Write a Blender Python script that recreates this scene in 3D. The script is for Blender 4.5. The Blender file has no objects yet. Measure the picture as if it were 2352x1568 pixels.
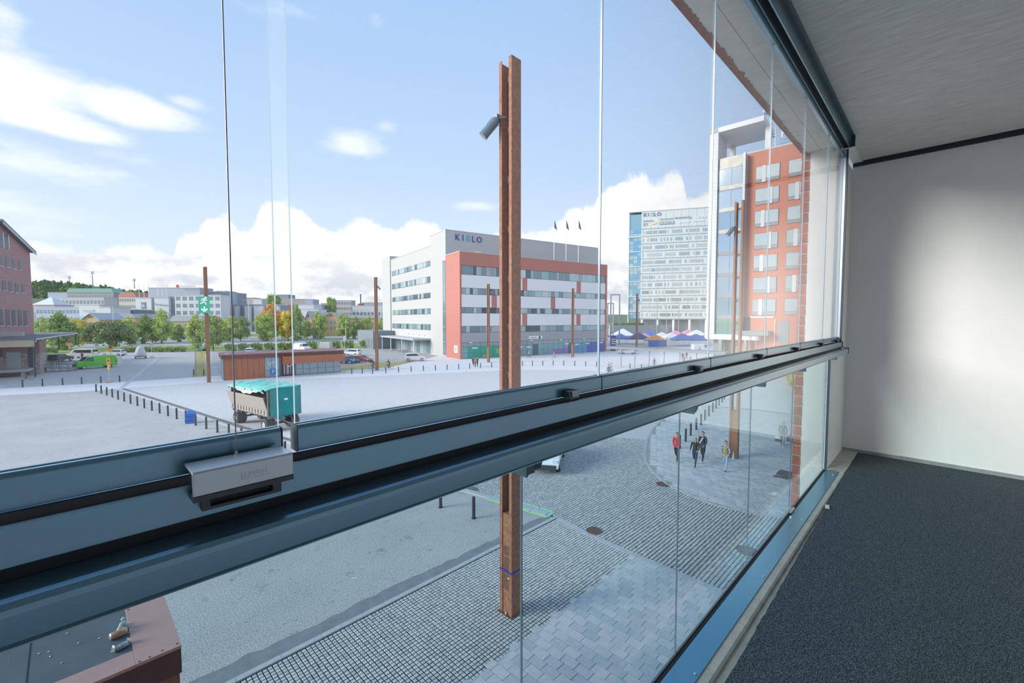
import bpy, bmesh, math, random
from mathutils import Vector, Matrix
random.seed(7)
S = bpy.context.scene
COL = S.collection
# ------------------------------------------------------------------ camera
FPX, CZ, AZ, PT = 1005.0, 8.6, math.radians(44.55), math.radians(2.85)
ca, sa, cp, sp = math.cos(AZ), math.sin(AZ), math.cos(PT), math.sin(PT)
cam = bpy.data.objects.new('camera', bpy.data.cameras.new('camera'))
COL.objects.link(cam)
cam.location = (0, 0, CZ)
cam.rotation_euler = (math.pi / 2 - PT, 0, AZ - math.pi / 2)
cam.data.sensor_width = 36.0
cam.data.lens = 36.0 * FPX / 2352.0
cam.data.clip_start, cam.data.clip_end = 0.05, 4000
S.camera = cam
S.view_settings.view_transform = 'Standard'
S.view_settings.look = 'None'
S.view_settings.exposure = 0.80
S.view_settings.gamma = 1.0
S.view_settings.use_curve_mapping = False
S.cycles.transparent_max_bounces = 24

# survey helpers: where a sight line meets the ground, a wall plane, a height
Fw = (ca * cp, sa * cp, -sp); Rt = (sa, -ca, 0.0); Up = (ca * sp, sa * sp, cp)
def dot(a, b): return a[0] * b[0] + a[1] * b[1] + a[2] * b[2]
def ray(px, py):
    u, v = (px - 1176) / FPX, (784 - py) / FPX
    return [Fw[i] + u * Rt[i] + v * Up[i] for i in range(3)]
def atz(px, py, z=0.0):
    d = ray(px, py); t = (z - CZ) / d[2]; return (d[0] * t, d[1] * t, z)
def aty(px, py, y):
    d = ray(px, py); t = y / d[1]; return (d[0] * t, y, CZ + d[2] * t)
def atx(px, py, x):
    d = ray(px, py); t = x / d[0]; return (x, d[1] * t, CZ + d[2] * t)
def zat(p, py):
    v = (784 - py) / FPX; d = (p[0], p[1], 0)
    return CZ + (v * dot(d, Fw) - dot(d, Up)) / (Up[2] - v * Fw[2])
def dep(px, d):
    k = (px - 1176) / FPX * d; return (d * ca + k * sa, d * sa - k * ca)
def along(p, ang, px):
    c, s = math.cos(math.radians(ang)), math.sin(math.radians(ang)); u = (px - 1176) / FPX
    n = lambda q: q[0] * Rt[0] + q[1] * Rt[1] - u * (q[0] * ca + q[1] * sa)
    return -n(p) / n((c, s))

# ------------------------------------------------------------------ sky
W = bpy.data.worlds.new('sky'); S.world = W; W.use_nodes = True
def sky():
    nt = W.node_tree; nt.nodes.clear(); N = nt.nodes.new; L = nt.links.new
    def math_(op, a, b=None, c=None, clamp=False):
        n = N('ShaderNodeMath'); n.operation = op; n.use_clamp = clamp
        for i, v in enumerate((a, b, c)):
            if v is None: continue
            if isinstance(v, (int, float)): n.inputs[i].default_value = v
            else: L(v, n.inputs[i])
        return n.outputs[0]
    def step(v, lo, hi, a=0.0, b=1.0):
        n = N('ShaderNodeMapRange'); n.interpolation_type = 'SMOOTHSTEP'
        L(v, n.inputs[0])
        for i, x in enumerate((lo, hi, a, b)): n.inputs[i + 1].default_value = x
        return n.outputs[0]
    def mix(f, a, b):
        n = N('ShaderNodeMix'); n.data_type = 'RGBA'
        if isinstance(f, float): n.inputs[0].default_value = f
        else: L(f, n.inputs[0])
        for i, v in ((6, a), (7, b)):
            if isinstance(v, tuple): n.inputs[i].default_value = (*v, 1)
            else: L(v, n.inputs[i])
        return n.outputs[2]
    tc = N('ShaderNodeTexCoord').outputs['Generated']
    sep = N('ShaderNodeSeparateXYZ'); L(tc, sep.inputs[0])
    x, y, z = sep.outputs
    right = math_('SUBTRACT', math_('MULTIPLY', x, sa), math_('MULTIPLY', y, ca))
    fwd = math_('ADD', math_('MULTIPLY', x, ca), math_('MULTIPLY', y, sa))
    az = math_('ARCTAN2', right, fwd)
    el = math_('ARCSINE', z)
    def noise(scale, detail, rough, stretch=(1, 1, 1), off=0.0):
        m = N('ShaderNodeMapping'); L(tc, m.inputs[0]); m.inputs['Scale'].default_value = stretch
        m.inputs['Location'].default_value = (off, off * .7, off * .3)
        n = N('ShaderNodeTexNoise'); L(m.outputs[0], n.inputs['Vector'])
        n.inputs['Scale'].default_value = scale; n.inputs['Detail'].default_value = detail
        n.inputs['Roughness'].default_value = rough
        return n.outputs['Fac']
    # blue dome, paler towards the horizon
    r = N('ShaderNodeValToRGB'); L(step(el, 0.0, 0.75), r.inputs[0])
    e = r.color_ramp.elements
    e[0].position = 0; e[0].color = (0.50, 0.57, 0.66, 1)
    e[1].position = 1; e[1].color = (0.25, 0.375, 0.58, 1)
    m_ = e.new(0.35); m_.color = (0.36, 0.465, 0.625, 1)
    blue = r.outputs[0]
    # cumulus bank: cloud tops by bearing, ragged by noise
    tops = [(-1.2, .13), (-.87, .135), (-.83, .115), (-.76, .12), (-.70, .125), (-.66, .12), (-.645, .15), (-.62, .155), (-.60, .185),
            (-.575, .19), (-.55, .175), (-.53, .185), (-.515, .225), (-.49, .235), (-.45, .225), (-.43, .20), (-.40, .185), (-.36, .195), (-.32, .22),
            (-.27, .205), (-.22, .225), (-.18, .215), (-.15, .19), (-.10, .17), (0, .20), (.07, .20), (.11, .23), (.16, .24), (.22, .28), (.28, .305), (.31, .285), (.36, .30),
            (.375, .255), (.41, .265), (.44, .25), (.55, .2), (.75, .15), (1.2, .13)]
    fc = N('ShaderNodeFloatCurve'); cv = fc.mapping.curves[0]
    pts = [((a + 1.2) / 2.4, t / .4) for a, t in tops]
    cv.points[0].location = pts[0]; cv.points[1].location = pts[-1]
    for p in pts[1:-1]: cv.points.new(*p)
    fc.mapping.update()
    L(math_('DIVIDE', math_('ADD', az, 1.2), 2.4, clamp=True), fc.inputs['Value'])
    top = math_('MULTIPLY', fc.outputs[0], .4)
    rag = math_('MULTIPLY', math_('SUBTRACT', noise(16, 9, .62), .5), .085)
    gap = math_('SUBTRACT', math_('ADD', top, rag), el)
    bank = step(gap, -.004, .012)
    shade_n = noise(9, 7, .6, (1, 1, 2.2), 3.1)
    shade = math_('MULTIPLY', step(shade_n, .44, .62), step(el, .20, .06))
    shade2 = math_('MULTIPLY', step(noise(20, 6, .6, (1, 1, 1.6), 7.), .45, .7), .25)
    cloud = mix(math_('MULTIPLY', shade, .85), (.68, .68, .68), (.40, .43, .47))
    cloud = mix(shade2, cloud, (.50, .53, .57))
    # thin high cloud streaks
    wn = noise(3.0, 10, .62, (1.0, 1.0, 3.4), 1.7)
    blobs = [(40, 175, 330, 100, 1.0), (300, 245, 260, 62, 1.0), (430, 235, 110, 34, .8), (60, 250, 300, 50, .9), (150, 292, 330, 44, 1.0), (90, 385, 520, 95, .78), (330, 372, 260, 36, .72), (10, 50, 120, 150, .8),
             (830, 330, 130, 58, .72), (880, 290, 70, 34, .6), (1100, 385, 110, 60, .58), (868, 55, 70, 70, .52), (1560, 325, 115, 48, .55), (540, 5, 260, 40, .55), (680, 20, 150, 30, .45),
             (120, 500, 480, 170, .62), (1100, 475, 130, 22, .55), (700, 470, 120, 18, .5), (640, 395, 90, 18, .4)]
    field = None
    cb = N('ShaderNodeCombineXYZ'); L(az, cb.inputs[0]); L(el, cb.inputs[1])
    for bx, by, rx, ry, wgt in blobs:
        d = ray(bx, by); a0 = math.atan2(dot(d, Rt), d[0] * ca + d[1] * sa); e0 = math.atan2(d[2], math.hypot(d[0], d[1]))
        k = math.cos(a0) ** 2
        s1 = N('ShaderNodeVectorMath'); s1.operation = 'SUBTRACT'; L(cb.outputs[0], s1.inputs[0]); s1.inputs[1].default_value = (a0, e0, 0)
        s2 = N('ShaderNodeVectorMath'); s2.operation = 'MULTIPLY'; L(s1.outputs[0], s2.inputs[0]); s2.inputs[1].default_value = (FPX / (rx * k), FPX / (ry * math.cos(a0)), 0)
        s3 = N('ShaderNodeVectorMath'); s3.operation = 'LENGTH'; L(s2.outputs[0], s3.inputs[0])
        v = math_('MULTIPLY', step(s3.outputs['Value'], 1.15, 0.0), wgt)
        field = v if field is None else math_('MAXIMUM', field, v)
    out_ = step(math_('ABSOLUTE', az), 1.0, 1.5, 0, .45)      # scattered cloud goes on beyond the view
    field = math_('MAXIMUM', field, out_)
    wis = step(math_('ADD', math_('MULTIPLY', math_('SUBTRACT', wn, .5), 2.0), math_('MULTIPLY', math_('SUBTRACT', field, .5), .95)), -.12, .50)
    wis = math_('MULTIPLY', wis, step(field, .0, .30))
    wis = math_('MULTIPLY', wis, .88)
    colr = mix(wis, blue, (.70, .705, .71))
    colr = mix(bank, colr, cloud)
    below = step(z, -.02, .0)
    colr = mix(below, (.30, .31, .32), colr)
    bg = N('ShaderNodeBackground'); L(colr, bg.inputs[0]); bg.inputs[1].default_value = 1.0
    o = N('ShaderNodeOutputWorld'); L(bg.outputs[0], o.inputs[0])
sky()
# hazy sun from the left, a little behind
sd = bpy.data.lights.new('sun', 'SUN'); sun = bpy.data.objects.new('sun', sd); COL.objects.link(sun)
sd.energy = 2.6; sd.angle = math.radians(26); sd.color = (1.0, .955, .89)
_a, _e = math.radians(152), math.radians(20)
sdir = Vector((math.cos(_a) * math.cos(_e), math.sin(_a) * math.cos(_e), math.sin(_e)))
sun.rotation_euler = sdir.to_track_quat('Z', 'Y').to_euler(); sun.location = sdir * 60

# ------------------------------------------------------------------ mesh + object helpers
class MB:
    def __init__(s): s.v = []; s.f = []; s.m = []
    def face(s, pts, m=0):
        n = len(s.v); s.v += [tuple(p) for p in pts]; s.f.append(tuple(range(n, n + len(pts)))); s.m.append(m); return s
    def mesh(s, vs, fs, m=0):
        n = len(s.v); s.v += [tuple(p) for p in vs]
        for f in fs: s.f.append(tuple(i + n for i in f)); s.m.append(m)
        return s
    def box(s, a, b, m=0, taper=0.0):
        (x0, y0, z0), (x1, y1, z1) = a, b; t = taper
        return s.mesh([(x0, y0, z0), (x1, y0, z0), (x1, y1, z0), (x0, y1, z0), (x0 + t, y0 + t, z1), (x1 - t, y0 + t, z1), (x1 - t, y1 - t, z1), (x0 + t, y1 - t, z1)],
                      [(0, 3, 2, 1), (4, 5, 6, 7), (0, 1, 5, 4), (1, 2, 6, 5), (2, 3, 7, 6), (3, 0, 4, 7)], m)
    def cbox(s, c, d, m=0): return s.box([c[i] - d[i] / 2 for i in range(3)], [c[i] + d[i] / 2 for i in range(3)], m)
    def prism(s, poly, z0, z1, m=0):
        a = sum(poly[i][0] * poly[(i + 1) % len(poly)][1] - poly[(i + 1) % len(poly)][0] * poly[i][1] for i in range(len(poly)))
        p = poly if a > 0 else poly[::-1]; n = len(p)
        fs = [tuple(range(n - 1, -1, -1)), tuple(range(n, 2 * n))] + [(i, (i + 1) % n, n + (i + 1) % n, n + i) for i in range(n)]
        return s.mesh([(q[0], q[1], z0) for q in p] + [(q[0], q[1], z1) for q in p], fs, m)
    def ext(s, prof, a, b, axis='x', m=0):
        """extrude a 2-D profile (other two axes in order) between a and b along an axis"""
        put = {'x': lambda q, t: (t, q[0], q[1]), 'y': lambda q, t: (q[0], t, q[1])}[axis]
        n = len(prof); ar = sum(prof[i][0] * prof[(i + 1) % n][1] - prof[(i + 1) % n][0] * prof[i][1] for i in range(n))
        p = list(prof) if (ar > 0) == (axis == 'x') else list(prof)[::-1]
        fs = [tuple(range(n - 1, -1, -1)), tuple(range(n, 2 * n))] + [(i, (i + 1) % n, n + (i + 1) % n, n + i) for i in range(n)]
        return s.mesh([put(q, a) for q in p] + [put(q, b) for q in p], fs, m)
    def tube(s, p, q, r, n=8, r2=None, m=0):
        p, q = Vector(p), Vector(q); r2 = r if r2 is None else r2
        d = (q - p).normalized(); u = d.orthogonal().normalized(); w = d.cross(u)
        vs = [p + (u * math.cos(t) + w * math.sin(t)) * r for t in [2 * math.pi * i / n for i in range(n)]]
        vs += [q + (u * math.cos(t) + w * math.sin(t)) * r2 for t in [2 * math.pi * i / n for i in range(n)]]
        return s.mesh(vs, [tuple(range(n - 1, -1, -1)), tuple(range(n, 2 * n))] + [(i, (i + 1) % n, n + (i + 1) % n, n + i) for i in range(n)], m)
    def path(s, pts, r, n=6, m=0):
        for a, b in zip(pts, pts[1:]): s.tube(a, b, r, n, m=m)
        return s
    def ball(s, c, r, n=8, k=5, m=0):
        r = r if isinstance(r, tuple) else (r, r, r); vs = [(c[0], c[1], c[2] - r[2])]
        for j in range(1, k):
            t = math.pi * j / k - math.pi / 2
            vs += [(c[0] + r[0] * math.cos(t) * math.cos(2 * math.pi * i / n), c[1] + r[1] * math.cos(t) * math.sin(2 * math.pi * i / n), c[2] + r[2] * math.sin(t)) for i in range(n)]
        vs.append((c[0], c[1], c[2] + r[2])); e = len(vs) - 1
        fs = [(0, 1 + (i + 1) % n, 1 + i) for i in range(n)] + [(e, e - n + i, e - n + (i + 1) % n) for i in range(n)]
        for j in range(k - 2):
            b = 1 + j * n; fs += [(b + i, b + (i + 1) % n, b + n + (i + 1) % n, b + n + i) for i in range(n)]
        return s.mesh(vs, fs, m)
    def torus(s, c, R, r, axis='y', n=20, k=6, m=0):
        vs = []
        for i in range(n):
            t = 2 * math.pi * i / n
            for j in range(k):
                q = 2 * math.pi * j / k; d = R + r * math.cos(q); a, b, h = d * math.cos(t), d * math.sin(t), r * math.sin(q)
                vs.append((c[0] + a, c[1] + h, c[2] + b) if axis == 'y' else ((c[0] + h, c[1] + a, c[2] + b) if axis == 'x' else (c[0] + a, c[1] + b, c[2] + h)))
        fs = [(i * k + j, ((i + 1) % n) * k + j, ((i + 1) % n) * k + (j + 1) % k, i * k + (j + 1) % k) for i in range(n) for j in range(k)]
        return s.mesh(vs, fs, m)
    def me(s, name, mats, smooth=False):
        me = bpy.data.meshes.new(name); me.from_pydata(s.v, [], s.f)
        for m in (mats if isinstance(mats, (list, tuple)) else [mats]): me.materials.append(m)
        if any(s.m): me.polygons.foreach_set('material_index', s.m)
        if smooth: me.polygons.foreach_set('use_smooth', [True] * len(s.f))
        bm = bmesh.new(); bm.from_mesh(me); bmesh.ops.recalc_face_normals(bm, faces=bm.faces); bm.to_mesh(me); bm.free()
        return me
    def build(s, name, mats, parent=None, smooth=False):
        return link(name, s.me(name, mats, smooth), parent)
def link(name, data, parent=None, loc=None):
    o = bpy.data.objects.new(name, data); COL.objects.link(o); o.parent = parent
    if loc: o.location = loc
    return o
def tag(o, label=None, cat=None, group=None, kind=None):
    if label: o['label'] = label
    if cat: o['category'] = cat
    if group: o['group'] = group
    if kind: o['kind'] = kind
    return o
def thing(name, label, cat, loc=(0, 0, 0), rz=0.0, group=None):
    o = link(name, None); o.location = loc; o.rotation_euler = (0, 0, rz); o.empty_display_size = .2
    return tag(o, label, cat, group)
def struct(o): o['kind'] = 'structure'; return o
def copy_tree(o, parent=None):
    c = o.copy(); COL.objects.link(c); c.parent = parent
    for ch in o.children: copy_tree(ch, c)
    return c
def bev(o, w=.004, seg=2):
    m = o.modifiers.new('bevel', 'BEVEL'); m.width = w; m.segments = seg; m.limit_method = 'ANGLE'; return o
WS = bpy.data.scenes.new('workshop')
def baked(o):
    """mesh of an object with its modifiers applied, evaluated in a scene of its own to stay quick"""
    WS.collection.objects.link(o); vl = WS.view_layers[0]; vl.update(); dg = vl.depsgraph; dg.update()
    return bpy.data.meshes.new_from_object(o.evaluated_get(dg))
ORD = 'first second third fourth fifth sixth seventh eighth ninth tenth eleventh twelfth thirteenth fourteenth fifteenth sixteenth seventeenth eighteenth nineteenth twentieth twenty-first twenty-second twenty-third twenty-fourth twenty-fifth twenty-sixth'.split()
def text_mesh(body, size, depth=.01, align='CENTER', name='lettering'):
    cu = bpy.data.curves.new(name, 'FONT'); cu.body = body; cu.size = size; cu.extrude = depth; cu.align_x = align; cu.align_y = 'BOTTOM_BASELINE'; cu.resolution_u = 2
    o = bpy.data.objects.new(name, cu); me = baked(o); bpy.data.objects.remove(o); bpy.data.curves.remove(cu)
    return me

# ------------------------------------------------------------------ materials
MT = {}
def M(name, col, rough=.6, metal=0.0, var=0.0, vs=6.0, bump=0.0, bs=60.0, col2=None, coord='Object', spec=.5, stretch=None, detail=5.0):
    if name in MT: return MT[name]
    m = bpy.data.materials.new(name); m.use_nodes = True; nt = m.node_tree; N = nt.nodes.new; L = nt.links.new
    b = nt.nodes['Principled BSDF']; b.inputs['Roughness'].default_value = rough; b.inputs['Metallic'].default_value = metal
    b.inputs['Base Color'].default_value = (*col, 1); b.inputs['Specular IOR Level'].default_value = spec
    m.diffuse_color = (*col, 1)
    if var or bump:
        if coord == 'World': v = N('ShaderNodeNewGeometry').outputs['Position']
        else: v = N('ShaderNodeTexCoord').outputs[coord]
        if stretch:
            mp = N('ShaderNodeMapping'); L(v, mp.inputs[0]); mp.inputs['Scale'].default_value = stretch; v = mp.outputs[0]
    if var:
        n = N('ShaderNodeTexNoise'); L(v, n.inputs['Vector']); n.inputs['Scale'].default_value = vs; n.inputs['Detail'].default_value = detail; n.inputs['Roughness'].default_value = .6
        r = N('ShaderNodeValToRGB'); L(n.outputs['Fac'], r.inputs[0]); e = r.color_ramp.elements
        e[0].position = .3; e[1].position = .7
        c2 = col2 or tuple(min(1, c * (1 + var)) for c in col); c1 = col if col2 else tuple(c * (1 - var) for c in col)
        e[0].color = (*c1, 1); e[1].color = (*c2, 1); L(r.outputs[0], b.inputs['Base Color'])
    if bump:
        n2 = N('ShaderNodeTexNoise'); L(v, n2.inputs['Vector']); n2.inputs['Scale'].default_value = bs; n2.inputs['Detail'].default_value = 4
        bp = N('ShaderNodeBump'); L(n2.outputs['Fac'], bp.inputs['Height']); bp.inputs['Strength'].default_value = bump; bp.inputs['Distance'].default_value = .01
        L(bp.outputs[0], b.inputs['Normal'])
    MT[name] = m; return m
def glass_mat(name, tint, refl=1.0):
    """flat pane: light passes straight through, Fresnel share is mirrored (Schlick)"""
    if name in MT: return MT[name]
    m = bpy.data.materials.new(name); m.use_nodes = True; nt = m.node_tree; nt.nodes.clear(); N = nt.nodes.new; L = nt.links.new
    g = N('ShaderNodeNewGeometry'); d = N('ShaderNodeVectorMath'); d.operation = 'DOT_PRODUCT'; L(g.outputs['Incoming'], d.inputs[0]); L(g.outputs['Normal'], d.inputs[1])
    def mt(op, a, b):
        n = N('ShaderNodeMath'); n.operation = op
        for i, v in enumerate((a, b)):
            if isinstance(v, (int, float)): n.inputs[i].default_value = v
            elif v is not None: L(v, n.inputs[i])
        return n.outputs[0]
    c = mt('ABSOLUTE', d.outputs['Value'], None)
    f = mt('ADD', mt('MULTIPLY', mt('POWER', mt('SUBTRACT', 1.0, c), 5.0), .96 * refl), .04 * refl)
    t = N('ShaderNodeBsdfTransparent'); t.inputs[0].default_value = (*tint, 1)
    gl = N('ShaderNodeBsdfGlossy'); gl.inputs['Roughness'].default_value = .0; gl.inputs[0].default_value = (1, 1, 1, 1)
    mx = N('ShaderNodeMixShader'); L(f, mx.inputs[0]); L(t.outputs[0], mx.inputs[1]); L(gl.outputs[0], mx.inputs[2])
    o = N('ShaderNodeOutputMaterial'); L(mx.outputs[0], o.inputs[0]); m.diffuse_color = (*tint, .3)
    MT[name] = m; return m
def lines_mat(name, col, col2, pitch, axis='Z', width=.08, rough=.6, coord='Object', bump=.4, var=.0, metal=0.0):
    """cladding: thin joints every `pitch` metres along an axis"""
    if name in MT: return MT[name]
    m = bpy.data.materials.new(name); m.use_nodes = True; nt = m.node_tree; N = nt.nodes.new; L = nt.links.new
    b = nt.nodes['Principled BSDF']; b.inputs['Roughness'].default_value = rough; b.inputs['Metallic'].default_value = metal
    v = N('ShaderNodeTexCoord').outputs[coord]; s = N('ShaderNodeSeparateXYZ'); L(v, s.inputs[0])
    a = N('ShaderNodeMath'); a.operation = 'DIVIDE'; L(s.outputs['XYZ'.index(axis)], a.inputs[0]); a.inputs[1].default_value = pitch
    fr = N('ShaderNodeMath'); fr.operation = 'FRACT'; L(a.outputs[0], fr.inputs[0])
    lt = N('ShaderNodeMath'); lt.operation = 'LESS_THAN'; L(fr.outputs[0], lt.inputs[0]); lt.inputs[1].default_value = width
    mx = N('ShaderNodeMix'); mx.data_type = 'RGBA'; L(lt.outputs[0], mx.inputs[0]); mx.inputs[6].default_value = (*col, 1); mx.inputs[7].default_value = (*col2, 1)
    L(mx.outputs[2], b.inputs['Base Color'])
    MT[name] = m; return m
def brick_mat(name, c1, c2, mortar, w, h, coord='Object', msize=.01, rough=.8, swap=False, bump=.6, off=.5, plane='XY'):
    if name in MT: return MT[name]
    m = bpy.data.materials.new(name); m.use_nodes = True; nt = m.node_tree; N = nt.nodes.new; L = nt.links.new
    b = nt.nodes['Principled BSDF']; b.inputs['Roughness'].default_value = rough
    v = N('ShaderNodeNewGeometry').outputs['Position'] if coord == 'World' else N('ShaderNodeTexCoord').outputs[coord]
    if plane != 'XY' or swap:
        s = N('ShaderNodeSeparateXYZ'); L(v, s.inputs[0]); c = N('ShaderNodeCombineXYZ'); k = {'XZ': (0, 2), 'YZ': (1, 2), 'XY': (0, 1), 'UZ': (None, 2)}[plane]
        if swap: k = k[::-1]
        if k[0] is None:
            ad = N('ShaderNodeMath'); L(s.outputs[0], ad.inputs[0]); L(s.outputs[1], ad.inputs[1]); L(ad.outputs[0], c.inputs[0])
        else: L(s.outputs[k[0]], c.inputs[0])
        L(s.outputs[k[1]], c.inputs[1]); v = c.outputs[0]
    t = N('ShaderNodeTexBrick'); L(v, t.inputs['Vector']); t.offset = off
    t.inputs['Color1'].default_value = (*c1, 1); t.inputs['Color2'].default_value = (*c2, 1); t.inputs['Mortar'].default_value = (*mortar, 1)
    t.inputs['Scale'].default_value = 1.0; t.inputs['Brick Width'].default_value = w; t.inputs['Row Height'].default_value = h; t.inputs['Mortar Size'].default_value = msize
    t.inputs['Mortar Smooth'].default_value = .2
    L(t.outputs['Color'], b.inputs['Base Color'])
    if bump:
        bp = N('ShaderNodeBump'); L(t.outputs['Fac'], bp.inputs['Height']); bp.invert = True; bp.inputs['Strength'].default_value = bump; bp.inputs['Distance'].default_value = .01
        L(bp.outputs[0], b.inputs['Normal'])
    MT[name] = m; return m

white_paint = M('white_paint', (.88, .88, .855), .7, var=.03, vs=2, bump=.12, bs=180, coord='World')
concrete = M('concrete', (.74, .76, .72), .85, var=.16, vs=7, bump=.5, bs=70, coord='World', stretch=(9, 1, 1), detail=9)
concrete_lintel = M('concrete_lintel', (.84, .84, .77), .85, var=.10, vs=5, bump=.35, bs=60, coord='World', detail=8)
concrete_kerb = M('concrete_kerb', (.44, .44, .40), .85, var=.15, vs=14, bump=.3, bs=120, coord='World')
coated = M('coated_aluminium', (.125, .275, .375), .30, .75)
_b = coated.node_tree.nodes['Principled BSDF']; _b.inputs['Coat Weight'].default_value = 1.0; _b.inputs['Coat Roughness'].default_value = .16; _b.inputs['Coat IOR'].default_value = 1.6
coated_dark = M('coated_dark', (.07, .12, .145), .35, .4)
sill_metal = M('sill_metal', (.22, .46, .62), .22, .85)
silver = M('anodised_silver', (.52, .57, .62), .38, .75, bump=.03, bs=900)
black_rub = M('black_rubber', (.012, .015, .02), .6)
dark_plastic = M('dark_plastic', (.05, .065, .08), .45)
steel = M('steel', (.60, .62, .64), .3, .9)
white_metal = M('white_metal', (.78, .79, .80), .4)
grey_metal = M('grey_metal', (.36, .39, .42), .45, .4)
dark_metal = M('dark_metal', (.055, .065, .085), .5, .3)
corten = M('corten_steel', (.25, .11, .065), .75, .1, var=.3, vs=9, bump=.25, bs=90, col2=(.42, .20, .115))
glass_up = glass_mat('glass_clear', (.985, .993, .998))
glass_low = glass_mat('glass_laminated', (.76, .842, .857))
glass_edge = M('glass_edge', (.36, .47, .53), .15, 0)
win_glass = M('window_glass', (.30, .40, .44), .06, .55)
win_dark = M('window_dark', (.055, .075, .095), .08, .4)
asphalt = M('asphalt', (.235, .245, .255), .92, var=.10, vs=.5, bump=.25, bs=60, coord='World', detail=10)
# ================================================================== the glazed balcony
FZ, WX, JX = 7.30, 5.42, 4.60            # floor level, end wall, jamb of the opening
XL = -4.2                                 # balcony goes on behind the camera
struct(MB().box((XL, -1.35, FZ - .32), (WX, .70, FZ - .015)).build('floor', concrete_kerb))
struct(MB().box((WX, -1.35, FZ - .3), (WX + .22, .68, 10.20)).build('wall_end', white_paint))
struct(MB().box((JX, .68, FZ - .8), (WX, .874, 10.055)).build('wall_return', white_paint))
struct(MB().box((XL, -1.55, FZ - .3), (WX, -1.35, 10.2)).build('wall_back', M('back_wall', (.70, .71, .72), .8, var=.04, vs=3)))
struct(MB().box((XL - .2, -1.35, FZ - .3), (XL, .87, 10.2)).build('wall_left', white_paint))
struct(MB().box((XL, -1.35, 10.113), (WX - .055, .60, 10.40)).build('ceiling', concrete))
struct(MB().box((WX - .055, -1.35, 10.20), (WX, .68, 10.40)).box((WX - .014, -1.3, 10.078), (WX - .0005, .675, 10.125)).build('trim_1', M('gap_shade', (.035, .05, .06), .7)))  # shade of the ceiling gap put in as a dark strip
# concrete lintel over the opening, with a drip groove, and the painted brick edge
lt = struct(MB().box((XL, .602, 10.056), (JX, .795, 10.45)).box((XL, .795, 10.064), (JX, .801, 10.45)).box((XL, .801, 10.056), (JX, .905, 10.45)).box((JX, .602, 10.113), (WX, .68, 10.45)).build('trim_2', concrete_lintel))
red_paint = M('red_oxide_paint', (.36, .12, .085), .7, var=.2, vs=30, coord='World')
pm = MB(); x = XL; prev = .905
while x < JX:
    w = random.uniform(.008, .03); d = .906 - abs(random.gauss(0, .008)) - .004
    pm.face([(x, .93, 10.0545), (x + w, .93, 10.0545), (x + w, d, 10.0545), (x, prev, 10.0545)]); prev = d; x += w
pm.box((XL, .9055, 10.055), (JX, .937, 10.6))
struct(pm.build('trim_3', red_paint))
# facade masonry beside the opening: the column of brick ends one sees through the glass
fac = struct(MB().box((JX, .8741, FZ - 1.3), (WX + 3, .93, 10.60)).build('wall_facade', M('mortar', (.50, .49, .46), .9, var=.1, vs=20, coord='World')))
bcols = [M('facade_brick_%d' % i, c, .8, var=.14, vs=25, bump=.3, bs=80, coord='World') for i, c in enumerate([(.46, .13, .075), (.40, .11, .07), (.50, .16, .10), (.37, .125, .09)])]
bmes = [MB().box((0, 0, 0), (.25, .064, .080), 0, .003).me('brick', m) for m in bcols]
hmes = [MB().box((0, 0, 0), (.12, .064, .080), 0, .003).me('brick', m) for m in bcols]
for i in range(45):
    z = FZ - 1.28 + i * .0905
    a, b = (bmes, hmes) if i % 2 else (hmes, bmes)
    xo = JX - .006 + random.uniform(-.003, .003)
    link('brick', random.choice(a), fac, (xo, .8745, z))
    link('brick', random.choice(b), fac, (xo + (.26 if i % 2 else .13), .8745, z))
struct(MB().box((XL, .45, 0), (WX + 3, .68, FZ - .33)).build('wall_front', brick_mat('brick_front', (.33, .10, .07), (.27, .09, .065), (.4, .38, .35), .26, .0905, plane='XZ')))
# skirting strip of bare concrete at the foot of the end wall
sk = MB().box((WX - .012, -1.35, FZ - .02), (WX - .0005, .676, FZ + .026))
sk.box((WX - .016, -1.35, FZ + .020), (WX - .001, .25, FZ + .03))
struct(sk.build('baseboard_end', M('bare_concrete', (.33, .35, .36), .85, var=.18, vs=9, coord='World')))
# concrete kerb the sill lies on
struct(MB().ext([(.548, FZ - .015), (.548, FZ - .006), (.556, FZ + .001), (.686, FZ + .001), (.686, FZ - .015)], XL, WX, 'x').build('trim_4', concrete_kerb))
struct(MB().box((XL, .677, FZ + .0015), (JX - .02, .686, FZ + .0075)).build('trim_5', black_rub))
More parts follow.
